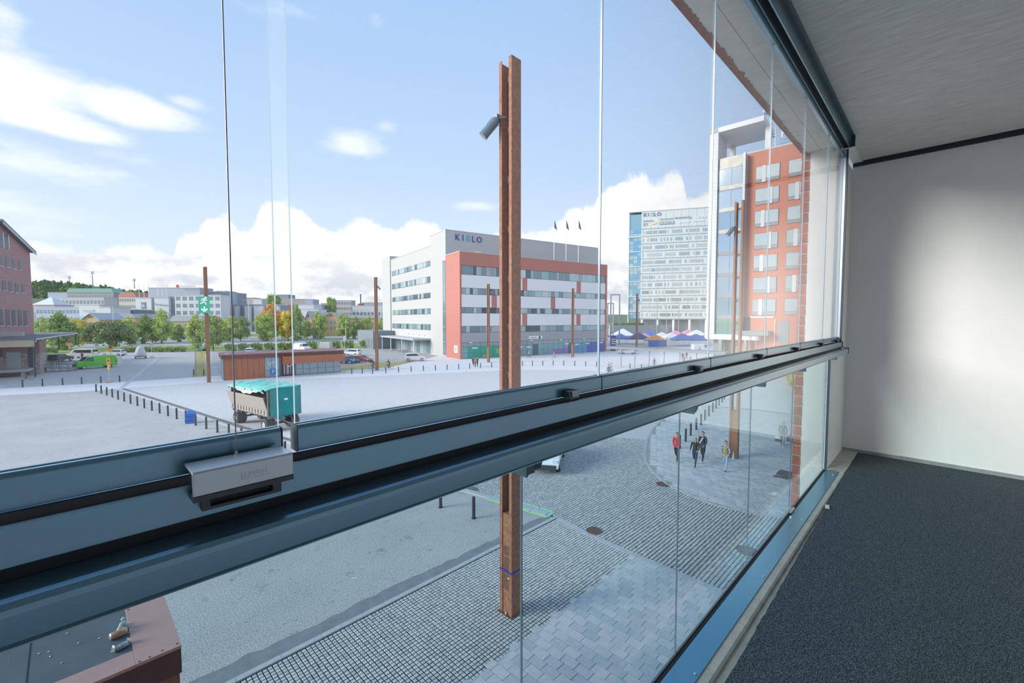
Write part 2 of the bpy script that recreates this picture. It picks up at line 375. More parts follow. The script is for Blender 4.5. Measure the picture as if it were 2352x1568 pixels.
# carpet with a ripple near the end wall
def carpet():
    mb = MB(); xs = [XL + .02 + (WX - .04 - XL) * i / 240 for i in range(241)]; ys = [-1.33 + 1.86 * j / 60 for j in range(61)]
    for x in xs:
        for j, y in enumerate(ys):
            yy = y if j < 60 else .522 + .045 * max(0, (x - 1.6) / 3.8) - .01 + random.uniform(-.003, .003)
            z = FZ - .001
            for c, w, h in ((4.62, .035, .007), (4.42, .03, .004), (4.9, .05, .003)):
                z += h * math.exp(-((x - c - .10 * (y - .4) + .02 * math.sin(y * 4)) / w) ** 2)
            mb.v.append((x, yy, z))
    n = len(ys)
    for i in range(240):
        for j in range(60): mb.f.append((i * n + j, (i + 1) * n + j, (i + 1) * n + j + 1, i * n + j + 1)); mb.m.append(0)
    m = bpy.data.materials.new('carpet'); m.use_nodes = True; nt = m.node_tree; N = nt.nodes.new; L = nt.links.new; b = nt.nodes['Principled BSDF']
    g = N('ShaderNodeNewGeometry').outputs['Position']
    v = N('ShaderNodeTexNoise'); L(g, v.inputs['Vector']); v.inputs['Scale'].default_value = 230; v.inputs['Detail'].default_value = 3; v.inputs['Roughness'].default_value = .7
    r = N('ShaderNodeValToRGB'); L(v.outputs['Fac'], r.inputs[0]); e = r.color_ramp.elements
    e[0].position = .34; e[0].color = (.008, .013, .018, 1); e[1].position = .68; e[1].color = (.26, .31, .34, 1); q = e.new(.5); q.color = (.062, .080, .094, 1)
    L(r.outputs[0], b.inputs['Base Color']); b.inputs['Roughness'].default_value = .95; b.inputs['Specular IOR Level'].default_value = .15
    bp = N('ShaderNodeBump'); L(v.outputs['Fac'], bp.inputs['Height']); bp.inputs['Strength'].default_value = .9; bp.inputs['Distance'].default_value = .006; L(bp.outputs[0], b.inputs['Normal'])
    return tag(mb.build('carpet', m, smooth=True), 'dark blue grey speckled needle felt carpet covering the balcony floor', 'carpet')
carpet()
p = atz(1900, 1164, FZ + .004)
o = MB().box((-.03, -.012, 0), (.03, .012, .006)).build('packing_strip', M('offwhite_plastic', (.66, .67, .63), .5)); o.location = p; o.rotation_euler = (0, 0, .15)
tag(o, 'small off-white plastic packing strip lying at the carpet edge by the sill', 'packing strip')

# ---- metal sill with screws
t = thing('window_sill', 'long blue-grey metal sill plate under the lower glass', 'sill', (0, 0, FZ))
bev(MB().ext([(.588, .001), (.588, .0055), (.676, .0065), (.676, .001)], XL, JX - .025, 'x').build('plate', sill_metal, t), .0008)
sc = MB().tube((0, 0, 0), (0, 0, .0022), .0062, 14).tube((0, 0, .0022), (0, 0, .003), .0045, 10).me('screw', steel)
for px, py in ((1597, 1547), (1753.5, 1323), (1841.8, 1194), (1914, 1090.5)):
    q = atz(px, py, FZ + .006); link('screw', sc, t, (q[0], q[1], .0062))

# ---- lower balustrade: handrail, brackets, fixed panes
t = thing('balustrade', 'grey-blue metal handrail carrying fixed lower glass panes along the balcony edge', 'railing', (0, .64, FZ))
HZ = 0.0
prof = [(.557, 8.320), (.5545, 8.325), (.554, 8.349), (.5555, 8.3545), (.560, 8.3590), (.566, 8.3608), (.602, 8.3602), (.645, 8.3602), (.645, 8.316), (.562, 8.316)]
bev(MB().ext([(y - .64, z - FZ) for y, z in prof], XL, JX - .03, 'x').build('handrail', coated, t), .0012)
endc = MB().ext([(y - .64, z - FZ) for y, z in [(.552, 8.318), (.552, 8.367), (.604, 8.372), (.604, 8.366), (.557, 8.361), (.557, 8.318)]], JX - .03, JX - .026, 'x').build('end_cap', dark_plastic, t)
MB().box((XL, -.036, 1.0606), (JX - .03, .004, 1.0738)).build('seal', black_rub, t)
MB().box((XL, .047, .002), (JX - .03, .058, .0085)).build('bottom_seal', black_rub, t)
br = MB().box((-.045, -.022, -.075), (-.012, .012, .0)).box((-.0505, -.024, -.078), (-.045, .016, 0)).box((-.0575, -.026, -.08), (-.0525, .018, .0))
br.mesh([(-.004, -.020, 0), (.052, -.020, 0), (.036, -.012, -.074), (.006, -.012, -.074), (-.004, .040, 0), (.052, .040, 0), (.036, .040, -.074), (.006, .040, -.074)],
        [(0, 1, 5, 4), (3, 7, 6, 2), (0, 3, 2, 1), (1, 2, 6, 5), (5, 6, 7, 4), (4, 7, 3, 0)])
bme = br.me('bracket', coated_dark)
JL = [-2.70, -1.84, -.98, -.12, .735, 1.600, 2.46, 3.35]
for x in JL + [4.50]: link('bracket', bme, t, (x - .035, -.005, 1.018)).scale = (.66, 1, .60)
def pane_me(name, w, h, th, gm, ge=glass_edge):
    mb = MB(); mb.box((0, 0, 0), (w, th, h))
    for k in range(6): mb.m[k] = 0 if k in (2, 4) else 1
    return mb.me(name, [gm, ge])
xs = [XL] + JL + [4.53]
for a, b in zip(xs, xs[1:]): link('glass_pane', pane_me('glass_pane', b - a - .0025, 1.02, .005, glass_low, M('glass_edge_dark', (.13, .19, .22), .2)), t, (a + .00125, .050, .012))
MB().tube((3.33, .040, .022), (3.42, .040, .022), .0075, 12).build('clamp', steel, t)
MB().box((4.528, .030, .005), (4.545, .048, 1.03)).box((4.546, .034, .005), (4.560, .044, 1.03)).build('wall_post', coated_dark, t)

# ---- bottom and top tracks of the upper glazing
t = thing('lower_track', 'grey-blue aluminium sliding track fixed on top of the handrail', 'glazing track', (0, .64, 8.37))
bev(MB().box((XL, -.042, .004), (JX - .03, -.036, .043)).box((XL, -.036, .004), (JX - .03, .034, .010)).box((XL, .030, .004), (JX - .03, .036, .036)).build('channel', coated, t), .0008)
MB().box((XL, -.0358, .0102), (JX - .03, .0298, .0345)).build('brush_seal', M('brush_pile', (.008, .009, .011), .98, spec=.03), t)
MB().box((JX - .030, -.046, .002), (JX - .026, .03, .047)).build('end_cap', dark_plastic, t)
t = thing('upper_track', 'dark grey aluminium sliding track fixed under the concrete lintel', 'glazing track', (0, .62, 10.0))
bev(MB().box((XL, -.052, .098), (JX - .02, -.028, .113)).box((XL, -.03, .060), (JX - .02, -.024, .113)).build('flange', coated_dark, t), .001)
MB().box((XL, -.022, .030), (JX - .02, .05, .113)).build('core', black_rub, t)
bev(MB().box((XL, -.026, .010), (JX - .02, -.019, .066)).box((XL, .012, .006), (JX - .02, .018, .06)).box((XL, .034, .004), (JX - .02, .052, .06)).build('lip', coated, t), .001)
MB().box((JX - .02, -.056, .02), (JX - .016, .02, .113)).build('end_cap', dark_plastic, t)
t = thing('jamb_profile', 'vertical grey aluminium jamb profile beside the white wall, upper glazing', 'profile', (4.575, .63, 8.41))
bev(MB().box((-.004, -.012, 0), (.02, .006, 1.60)).build('profile', silver, t), .001)
MB().box((-.002, -.024, 0), (.02, -.0125, 1.60)).build('seal', dark_plastic, t)
MB().box((-.002, .0065, 0), (.02, .05, 1.60)).build('outer_profile', grey_metal, t)

# ---- sliding panes: sash profiles, pane, latch
SX = [.216, .972, 1.722, 2.472, 3.20, 3.95, 4.57]
def sash(x0, x1, label, latch=True, rz=0.0, y=.628):
    w = x1 - x0
    t = thing('glazing_panel', label, 'glazing panel', (x0, y, 8.419), rz, 'sliding panes of the upper glazing')
    bev(MB().ext([(0, 0), (0, .031), (.003, .036), (.008, .036), (.0085, .026), (.015, .026), (.0155, .036), (.021, .036), (.024, .031), (.024, 0)], .0012, w - .0012, 'x').build('lower_profile', coated, t), .0006, 1)
    bev(MB().ext([(0, 1.561), (0, 1.528), (.003, 1.525), (.021, 1.525), (.024, 1.528), (.024, 1.561)], .0012, w - .0012, 'x').build('upper_profile', coated, t), .0006, 1)
    link('glass_pane', pane_me('glass_pane', w - .003, 1.52, .0055, glass_up), t, (.0015, .0086, .022))
    for ex in (.0002, w - .0006): MB().box((ex, -.001, -.001), (ex + .0006, .025, .037)).build('end_plug', dark_plastic, t)
    if latch:
        b = bev(MB().box((w - .165, -.021, -.006), (w - .128, -.0005, .016)).build('latch', dark_plastic, t), .002)
        bev(MB().box((w - .158, -.0235, .001), (w - .131, -.021, .0155)).build('latch_button', grey_metal, b), .001)
        MB().tube((w - .148, -.012, -.012), (w - .148, -.012, -.006), .003, 8).build('pin', steel, b)
    return t
ords = ['first full', 'second full', 'third', 'fourth', 'fifth', 'last, narrower']
for i in range(6):
    sash(SX[i], SX[i + 1], ('widest-looking clear sliding glass pane, just right of the ajar opening pane' if i == 0 else
         ['', 'clear sliding glass pane in front of the glass office tower', 'clear sliding glass pane in front of the hotel, third right of the opener',
          'clear sliding glass pane fourth right of the opener', 'clear sliding glass pane in front of the brick column, fifth right of the opener', 'last clear glass pane against the white end wall jamb'][i]))
sash(-.55, .198, 'opening glass pane on the left standing slightly ajar above the silver opener', False, .012, .619)

# ---- silver opener with embossed lettering and its cord
t = thing('opener', 'silver metal opener block with embossed lettering clipped on the lower track', 'opener', (.1405, .598, 8.401))
w = .0515
bev(MB().ext([(-.0255, .006), (-.0255, .0315), (-.0235, .0335), (.0205, .0335), (.0205, .030), (-.021, .030), (-.022, .006)], -w, w, 'x').build('cover', silver, t), .0008)
MB().box((-w, -.026, 0), (w, .002, .0058)).build('lower_strip', dark_plastic, t)
MB().box((-w + .004, -.0215, .006), (w - .004, .018, .0298)).build('core', black_rub, t)
fm = MB().box((-w + .010, -.012, -.013), (-w + .018, .0, 0)).box((w - .020, -.012, -.013), (w - .010, .0, 0)).box((-w + .010, -.012, -.0165), (w - .010, .0, -.013)).box((-w + .018, -.002, -.013), (w - .02, .0, 0)).build('mouth_frame', dark_plastic, t)
MB().box((-w + .018, -.0035, -.0128), (w - .02, -.0022, -.0002)).build('slot', black_rub, t)
me = text_mesh('LUMON', .0078, .00035); me.materials.append(M('embossed', (.44, .46, .48), .4, .7))
o = link('lettering', me, t, (.008, -.0256, .0165)); o.rotation_euler = (math.pi / 2, 0, 0)
MB().box((-.009, -.0259, .0142), (.025, -.0254, .0146)).build('underline', MT['embossed'], t)
t = thing('pull_cord', 'thin steel cord running straight up from the silver opener', 'cord', (.1405, .615, 8.4345))
MB().tube((0, 0, 0), (.0015, 0, 1.565), .00085, 8).build('cord', M('cord_steel', (.22, .24, .28), .4, .5), t)
MB().tube((0, 0, 0), (0, 0, .004), .0019, 8).build('ferrule', steel, t)
# ================================================================== ground of the square
def proj(p):
    d = (p[0], p[1], p[2] - CZ); w = dot(d, Fw); return 1176 + FPX * dot(d, Rt) / w, 784 - FPX * dot(d, Up) / w, w
def inside(p, poly):
    c = False; j = len(poly) - 1
    for i in range(len(poly)):
        (xi, yi), (xj, yj) = poly[i][:2], poly[j][:2]
        if (yi > p[1]) != (yj > p[1]) and p[0] < (xj - xi) * (p[1] - yi) / (yj - yi) + xi: c = not c
        j = i
    return c
def gpoly(pts, z=0.0): return [atz(x, y)[:2] for x, y in pts]
def slab(name, poly, z, mat, z0=-.05): return struct(MB().prism([q[:2] for q in poly], z0, z).build(name, mat))
cobble_far = brick_mat('cobble_far', (.80, .785, .76), (.68, .67, .66), (.42, .42, .41), .20, .14, 'World', .02, .85)
pave_far = brick_mat('paving_far', (.80, .785, .76), (.72, .71, .70), (.56, .555, .54), .42, .287, 'World', .008, .85, swap=True)
bed = M('joint_sand_shaded', (.065, .067, .07), .95, var=.3, vs=3, coord='World')
kerb_m = M('granite_kerb', (.50, .51, .52), .8, var=.12, vs=8, coord='World')
grass_m = M('grass', (.16, .24, .05), .95, var=.4, vs=.8, bump=.8, bs=6, col2=(.34, .40, .10), coord='World')
dry_m = M('dry_grass', (.30, .29, .10), .95, var=.4, vs=1.2, bump=.8, bs=6, col2=(.46, .38, .14), coord='World')
def asphalt_worn():
    m = bpy.data.materials.new('asphalt_worn'); m.use_nodes = True; nt = m.node_tree; N = nt.nodes.new; L = nt.links.new; b = nt.nodes['Principled BSDF']
    g = N('ShaderNodeNewGeometry').outputs['Position']; b.inputs['Roughness'].default_value = .92
    def nz(s, d, r=.6):
        n = N('ShaderNodeTexNoise'); L(g, n.inputs['Vector']); n.inputs['Scale'].default_value = s; n.inputs['Detail'].default_value = d; n.inputs['Roughness'].default_value = r; return n.outputs['Fac']
    def ramp(v, stops):
        r = N('ShaderNodeValToRGB'); L(v, r.inputs[0]); e = r.color_ramp.elements
        e[0].position, e[0].color = stops[0][0], (*stops[0][1], 1); e[1].position, e[1].color = stops[-1][0], (*stops[-1][1], 1)
        for p, c in stops[1:-1]: q = e.new(p); q.color = (*c, 1)
        return r.outputs[0]
    def mul(a, c, f=1.0):
        n = N('ShaderNodeMix'); n.data_type = 'RGBA'; n.blend_type = 'MULTIPLY'; n.inputs[0].default_value = f; L(a, n.inputs[6]); L(c, n.inputs[7]); return n.outputs[2]
    base = ramp(nz(.35, 4), [(.3, (.46, .455, .445)), (.7, (.54, .53, .51))])
    grain = ramp(nz(22, 4, .75), [(.42, (.66, .66, .67)), (.58, (1.16, 1.16, 1.15))])
    worn = ramp(nz(1.6, 14, .82), [(.36, (.52, .54, .56)), (.44, (1, 1, 1)), (1.0, (1, 1, 1))])
    vo = N('ShaderNodeTexVoronoi'); vo.feature = 'DISTANCE_TO_EDGE'; vo.inputs['Scale'].default_value = .28
    wv = N('ShaderNodeVectorMath'); wv.operation = 'ADD'; L(g, wv.inputs[0]); nn = N('ShaderNodeTexNoise'); L(g, nn.inputs['Vector']); nn.inputs['Scale'].default_value = 1.2; nn.inputs['Detail'].default_value = 6; L(nn.outputs['Color'], wv.inputs[1]); L(wv.outputs[0], vo.inputs['Vector'])
    crack = ramp(vo.outputs['Distance'], [(0.0, (.62, .63, .65)), (.010, (1, 1, 1)), (1, (1, 1, 1))])
    c = mul(mul(mul(base, grain), worn), crack, .10); L(c, b.inputs['Base Color'])
    bp = N('ShaderNodeBump'); L(nz(40, 3, .7), bp.inputs['Height']); bp.inputs['Strength'].default_value = .3; bp.inputs['Distance'].default_value = .01; L(bp.outputs[0], b.inputs['Normal'])
    return m
worn = asphalt_worn()
struct(MB().face([(-400, -60, 0), (700, -60, 0), (700, 700, 0), (-400, 700, 0)]).build('ground', worn))
curve = [(22.4, .9), (21.765, 4.363), (21.081, 5.542), (20.767, 7.284), (21.2, 8.9), (21.75, 10.1), (22.86, 11.352), (24.2, 12.5), (25.872, 13.466), (28.8, 14.8), (32.088, 15.993), (38, 17.6), (44.16, 19.183), (52, 23.5), (57.3, 30.7), (61.5, 37), (62.5, 42.35), (58.5, 47.5), (53.1, 51.9), (43.5, 56.6), (33.7, 60.9), (24, 66), (14.7, 70.8)]
square = [(4.18, 72.8), (9.146, 39.5), (13.82, 16.5), (14.58, 11.97), (14.3, 9.8), (14.2, 7.67), (14.18, 4.65), (14.2, .9)] + curve
slab('cobbled_square', square, .006, cobble_far)
plaza = [(-80, 97), (-6.1, 83.3), (5.9, 80.3), (17, 78.6), (31, 71.8), (40, 70.5), (61.5, 85), (60, 75), (102.5, 65.3), (150, 55), (150, 5), (60, .9)] + curve + [(4.18, 72.85), (.65, 73.2), (-5.6, 76), (-80, 90)]
pv = slab('plaza_paving', plaza, .030, pave_far)
# near joint-sand beds, the shade between stones put into their dark colour
near_sq = [(13.9, 16.1), (14.58, 11.97), (14.3, 9.8), (14.2, 7.67), (14.18, 4.65), (14.2, .9)] + curve[:9] + [(28.8, 14.8), (26, 20), (17, 19)]
cob = slab('cobble_bed', near_sq, .010, bed)
sett_poly = [(.5, 11.62), (14.60, 11.62), (14.32, 9.8), (14.22, 7.67), (.5, 7.67)]
sett = slab('sett_bed', sett_poly, .012, bed)
slab_poly = [(.5, 7.66), (14.20, 7.66), (14.18, 4.65), (14.2, .72), (.5, .72)]
fpv = slab('slab_bed', slab_poly, .012, bed)
isl_poly = curve[:13] + [(46, 10), (46, .9)]
isl = slab('island_bed', [(x + .12, y - .05) for x, y in curve[:13]] + [(46, 12), (46, .9)], .032, M('pale_joint', (.40, .40, .39), .95))
def visible(x, y, lo=-30):
    px, py, w = proj((x, y, 0))
    return w > 1 and -20 < px < 1960 and py < 1950 and (py > 1504 - .3563 * px + lo) and py > 880
def stones(parent, name, cells, mats, h, inset, z, limit=300):
    """cells: (cx, cy, lx, ly, rot); the largest in the picture are objects, the rest one mesh"""
    cells = [c for c in cells if visible(c[0], c[1])]
    cells.sort(key=lambda c: proj((c[0], c[1], 0))[2])
    mes = []
    for m in mats:
        for k in range(2): mes.append(MB().mesh(*frust(1, 1, 1, .5)).me(name, m))
    far = MB()
    for i, (cx, cy, lx, ly, rot) in enumerate(cells):
        if i < limit:
            key = (round(lx, 2), round(ly, 2)); mm = random.choice(mats)
            me = CACHE.get((name, key, mm.name))
            if me is None:
                me = CACHE[(name, key, mm.name)] = MB().mesh(*frust(key[0] if key[0] else lx, key[1] if key[1] else ly, h, inset)).me(name, mm)
            o = link(name, me, parent, (cx, cy, z + random.uniform(-.003, .003))); o.rotation_euler = (random.gauss(0, .012), random.gauss(0, .012), rot)
        else:
            vs, fs = frust(lx, ly, h + random.uniform(-.003, .003), inset); c, s = math.cos(rot), math.sin(rot)
            far.mesh([(cx + x * c - y * s, cy + x * s + y * c, z + q) for x, y, q in vs], fs, random.randrange(len(mats)))
    if far.f: tag(far.build(name + 's', mats, parent), kind='stuff')
CACHE = {}
def frust(lx, ly, h, t):
    a, b = lx / 2, ly / 2; t = min(t, a * .5, b * .5)
    return [(-a, -b, 0), (a, -b, 0), (a, b, 0), (-a, b, 0), (-a + t, -b + t, h), (a - t, -b + t, h), (a - t, b - t, h), (-a + t, b - t, h)], [(4, 5, 6, 7), (0, 1, 5, 4), (1, 2, 6, 5), (2, 3, 7, 6), (3, 0, 4, 7)]
def tones(nm, cols): return [M('%s_%d' % (nm, i), c, .8, var=.1, vs=15, bump=.25, bs=60, coord='World') for i, c in enumerate(cols)]
cob_m = tones('cobblestone', [(.46, .46, .45), (.52, .52, .51), (.58, .575, .56), (.50, .505, .51)])
cells = []; y = .95
while y < 19:
    x = 14 + random.uniform(0, .2)
    while x < 30:
        l = random.uniform(.165, .235); cx = x + l / 2
        if inside((cx, y), near_sq): cells.append((cx, y + random.uniform(-.006, .006), l - .03, .114, random.gauss(0, .03)))
        x += l
    y += .142
stones(cob, 'cobblestone', cells, cob_m, .020, .012, .009)
set_m = tones('sett', [(.60, .60, .59), (.66, .66, .64), (.53, .535, .54), (.63, .63, .63)])
cells = []; nx = 0; x = .8
while x < 14.6:
    y = 7.74
    while y < 11.58:
        if inside((x, y), sett_poly): cells.append((x + random.gauss(0, .002), y + random.gauss(0, .002), .092 + random.uniform(-.005, .004), .092 + random.uniform(-.005, .004), random.gauss(0, .02)))
        y += .115
    x += .115
stones(sett, 'sett', cells, set_m, .014, .007, .011)
slb_m = tones('paving_slab', [(.58, .585, .59), (.63, .63, .62), (.53, .55, .57), (.66, .655, .64)])
cells = []; r = 0; x = .8
while x < 14.15:
    y = .80 + (r % 3) * .14
    while y < 7.64 + .20:
        l = .424 if y + .212 < 7.64 else 2 * max(0, 7.64 - y) * .5 + .212
        cells.append((x, y - .212 + l / 2, .281, l, 0))
        y += .430
    x += .287; r += 1
stones(fpv, 'paving_slab', cells, slb_m, .018, .004, .010)
cells = []; r = 0; x = 20.9
while x < 45.5:
    y = .9 + (r % 3) * .14
    while y < 19:
        if inside((x + .14, y), isl_poly) and inside((x - .16, y + .22), isl_poly) and inside((x, y + .22), isl_poly): cells.append((x, y, .277, .420, 0))
        y += .430
    x += .287; r += 1
stones(isl, 'paving_slab', cells, slb_m, .012, .006, .030)
struct(MB().box((.5, 7.62, 0), (14.2, 7.71, .026)).build('edging_strip', kerb_m))
# kerbs: granite pieces laid end to end
def kerb(pts, w, z, ln=1.0, name='kerb_run', off=0.0, mat=kerb_m, side=1):
    root = struct(link(name, None)); 
    for (x0, y0), (x1, y1) in zip(pts, pts[1:]):
        L_ = math.hypot(x1 - x0, y1 - y0); n = max(1, round(L_ / ln)); a = math.atan2(y1 - y0, x1 - x0); me = None
        for i in range(n):
            l = L_ / n
            if me is None: me = MB().box((0, -w / 2, 0), (l - .008, w / 2, z)).me('kerb_stone', mat)
            o = link('kerb_stone', me, root, (x0 + (x1 - x0) * i / n - math.sin(a) * off, y0 + (y1 - y0) * i / n + math.cos(a) * off, 0)); o.rotation_euler = (0, 0, a)
    return root
kerb([(.5, 11.70), (14.62, 11.70)], .16, .055)
kerb([(14.62, 11.78), (14.34, 9.8), (14.24, 7.67), (14.2, 4.65), (14.22, .9)], .24, .030)
kerb([(14.55, 12.2), (13.82, 16.5), (9.146, 39.5), (4.18, 72.8)], .26, .05, 2.0)
kerb(curve[:13], .14, .05, .6)
slab('drain_channel', [(14.75, 12.3), (14.05, 16.6), (9.40, 39.5), (4.45, 72.5), (4.85, 72.5), (9.78, 39.6), (14.45, 16.8), (15.1, 12.4)], .0125, M('drain_dark', (.17, .165, .165), .9))
dk = M('new_asphalt', (.25, .26, .275), .92, var=.15, vs=3, bump=.25, bs=60, coord='World')
ed = []; x = .5
while x < 14.3: ed.append((x, 12.35 + random.gauss(0, .05) - .02 * (x - 7))); x += .35
slab('asphalt_strip', [(.5, 11.78), (14.5, 11.78)] + ed[::-1], .004, dk)
slab('asphalt_patch', [(14.75, 12.2), (15.6, 11.3), (15.9, 12.2), (15.4, 14.5), (14.9, 17.2), (14.5, 17.4)], .0145, dk)
q = gpoly([(1121, 1148), (1142, 1138), (1272, 1177), (1257, 1188)])
pm = M('pale_paint', (.40, .47, .62), .7); lm = M('lime_paint', (.40, .78, .30), .6)
t = thing('charging_bay_marking', 'lime-edged pale blue painted marking panel on the ground behind the near mast', 'marking', (q[0][0], q[0][1], .0))
ql = [(a - q[0][0], b - q[0][1]) for a, b in q]
MB().prism(ql, .0, .034).build('panel', pm, t)
bd = MB()
def strip2(mb, a, b, w, z0, z1, m=0):
    d = math.hypot(b[0] - a[0], b[1] - a[1]); nx_, ny_ = -(b[1] - a[1]) / d * w / 2, (b[0] - a[0]) / d * w / 2
    mb.prism([(a[0] + nx_, a[1] + ny_), (a[0] - nx_, a[1] - ny_), (b[0] - nx_, b[1] - ny_), (b[0] + nx_, b[1] + ny_)], z0, z1, m)
for i in range(4): strip2(bd, ql[i], ql[(i + 1) % 4], .10, .016, .038)
for k in (.35, .72): strip2(bd, [ql[0][i] + (ql[3][i] - ql[0][i]) * k for i in (0, 1)], [ql[1][i] + (ql[2][i] - ql[1][i]) * (k + .05) for i in (0, 1)], .08, .016, .038)
bd.build('border', lm, t)
# manhole covers and gratings
rust = M('rusty_iron', (.20, .12, .10), .8, .3, var=.3, vs=12)
for px, py, r, lab in ((1365, 1220, .30, 'rusty round manhole cover in the cobbles beside the stone kerb'), (1524, 1113, .33, 'rusty round manhole cover at the tip of the curved pavement'),
                       (1606, 994, .28, 'brown round manhole cover in the pavement behind the four pedestrians'), (1716, 1266, .34, 'dark round manhole cover in the cobbles by the glass')):
    p = atz(px, py); z = .034 if px in (1606,) else .031
    t = thing('manhole_cover', lab, 'manhole cover', (p[0], p[1], z - .004))
    mb = MB().tube((0, 0, 0), (0, 0, .008), r, 20); mb.build('lid', rust, t)
    rg = MB()
    for k in range(-2, 3): rg.box((-r * .7, k * r * .28 - .012, .008), (r * .7, k * r * .28 + .012, .012))
    rg.torus((0, 0, .008), r * 1.06, .015, 'z', 20, 4); rg.build('ribs', rust, t)
p = atz(1802, 1092)
t = thing('drain_grating', 'dark rectangular drain grating in the pavement near the brick column', 'grating', (p[0], p[1], .040)); mb = MB()
for k in range(8): mb.box((-.7 + k * .19, -.35, 0), (-.58 + k * .19, .35, .012))
mb.build('bars', M('grating_brown', (.16, .13, .14), .7), t); MB().box((-.74, -.4, -.006), (.84, .4, .004)).build('frame', dark_metal, t)
# roads, verges, parking beyond the square
road = M('road_asphalt', (.33, .335, .345), .92, var=.08, vs=.3, coord='World')
slab('road_far', gpoly([(60, 796), (300, 789), (640, 785), (900, 781), (1100, 778), (1100, 772), (640, 774), (300, 777), (60, 781)]), .02, road)
slab('verge_1', gpoly([(60, 814), (300, 808.5), (640, 803), (905, 798), (905, 787), (640, 790), (300, 795), (60, 801)]), .012, grass_m)
slab('verge_2', gpoly([(60, 780), (300, 776), (640, 773), (1100, 771), (1100, 764), (300, 767), (60, 770)]), .012, grass_m)
slab('verge_3', gpoly([(441, 866), (447, 835), (449, 806), (476, 800), (474, 820), (470, 840), (480, 862)]), .012, dry_m)
slab('verge_4', gpoly([(783, 850), (786, 843), (885, 832), (985, 829), (1010, 822), (990, 818), (1030, 824), (1022, 830), (940, 838), (870, 844)]), .016, dry_m)
slab('parking_lot', gpoly([(505, 862), (486, 830), (488, 811), (640, 806), (905, 801), (900, 812), (1000, 816), (985, 829), (780, 848), (783, 852)]), .008, M('parking_asphalt', (.40, .39, .37), .92, var=.1, vs=.5, coord='World'))
q = [atz(*a)[:2] for a in ((361, 820), (271, 894), (278, 896), (369, 822))]
slab('gutter_strip', q, .042, kerb_m)
for a, b, w in (((300, 801), (880, 793), .8),):
    mb = MB(); strip2(mb, atz(*a), atz(*b), w, 0, .03); struct(mb.build('kerb_line', kerb_m))
# low corten-edged canopy roof under the balcony, with litter on it
CZ0 = 5.6
t = thing('entrance_canopy', 'flat bitumen canopy roof with wide pinkish rust-red coping below the balcony', 'canopy', (.63, 4.91, CZ0))
MB().box((-6, .24, -.30), (-.31, 7, -.012)).build('roof_felt', M('bitumen_felt', (.115, .13, .15), .9, var=.12, vs=3, bump=.3, bs=120), t)
MB().box((-.978, .24, -.012), (-.97, 7, -.009)).build('felt_seam', black_rub, t)
cop = M('coping_steel', (.52, .30, .255), .55, .1, var=.06, vs=5)
bev(MB().box((-.315, .0, -.03), (.005, 7, .0)).build('coping', cop, t), .003)
bev(MB().box((-6, .0, -.031), (-.316, .235, -.001)).build('coping', cop, t), .003)
fas = M('fascia_brown', (.10, .05, .045), .6, .1, var=.2, vs=4)
MB().box((-6, .002, -.26), (.002, .02, -.032)).box((-.016, .02, -.26), (.002, 7, -.032)).build('fascia', fas, t)
for k in range(6): MB().box((-1.02 - k * 1.0, .05, -2.6), (-.03 - k * 1.0, .07, -.262)).build('cladding_panel', corten, t)
MB().box((-.026, .06, -2.6), (-.008, 7, -.262)).build('cladding_panel', corten, t)
rv = MB().tube((0, 0, 0), (0, 0, .003), .008, 8).me('rivet', dark_metal)
for x, y in ((-.29, .02), (-.22, .025), (-.13, .04), (-.02, .05), (-.29, 1.0), (-.9, .03)): link('rivet', rv, t, (x, y, .0))
can_alu = M('can_aluminium', (.62, .60, .55), .35, .6)
def can(loc, rz, m, label, crush=False):
    t = thing('drink_can', label, 'can', loc, rz)
    mb = MB().tube((-.058, 0, .033), (.05, 0, .033), .033, 16, m=0); o = mb.build('body', m, t, smooth=False)
    MB().tube((.05, 0, .033), (.061, 0, .033), .033, 16, .026).build('rim', can_alu, t); MB().tube((-.058, 0, .033), (-.066, 0, .033), .033, 16, .025).build('rim', can_alu, t)
    if crush: o.scale = (.85, 1.1, .62)
    return t
p = atz(273, 1463, CZ0 - .012); can((p[0], p[1], CZ0 - .008), .15, M('can_red_print', (.55, .10, .06), .4, .3, var=.5, vs=18, col2=(.75, .62, .35)), 'red and gold drink can lying on the canopy roof felt')
p = atz(280, 1489, CZ0 - .012); can((p[0], p[1], CZ0 - .008), .35, M('can_dark_print', (.05, .06, .08), .4, .4, var=.4, vs=14, col2=(.6, .63, .66)), 'crushed black and silver can lying in the corner of the coping', True)
p = atz(281, 1448, CZ0 - .012); mb = MB()
for k in range(14): mb.ball((random.gauss(0, .016), random.gauss(0, .02), .02 + abs(random.gauss(0, .03))), (.018, .022, .02), 6, 4)
tag(mb.build('plastic_wrapper', M('wrapper', (.55, .60, .58), .3), None), 'crumpled clear plastic wrapper standing behind the red can', 'wrapper').location = (p[0], p[1], CZ0 - .012)
chip = MB().ball((0, 0, .004), (.011, .006, .004), 6, 4).me('litter_scrap', M('scrap_white', (.75, .77, .78), .7))
for px, py in ((112, 1497), (115, 1508), (180, 1477), (228, 1466), (154, 1455), (141, 1523), (89, 1501), (257, 1497)):
    p = atz(px, py, CZ0 - .012); o = link('litter_scrap', chip, None, p); o.rotation_euler = (0, 0, random.uniform(0, 3)); tag(o, 'tiny white litter scrap on the dark canopy felt, %s from the left' % ORD[sorted((112, 115, 180, 228, 154, 141, 89, 257)).index(px)], 'litter', 'white scraps on the canopy roof')
p = atz(815, 1328); o = MB().box((-.09, -.03, 0), (.09, .03, .01), 0, .005).build('paper_scrap', MT['scrap_white']); o.location = (p[0], p[1], .004); o.rotation_euler = (0, 0, -.5); tag(o, 'white paper scrap lying on the bare asphalt', 'litter')
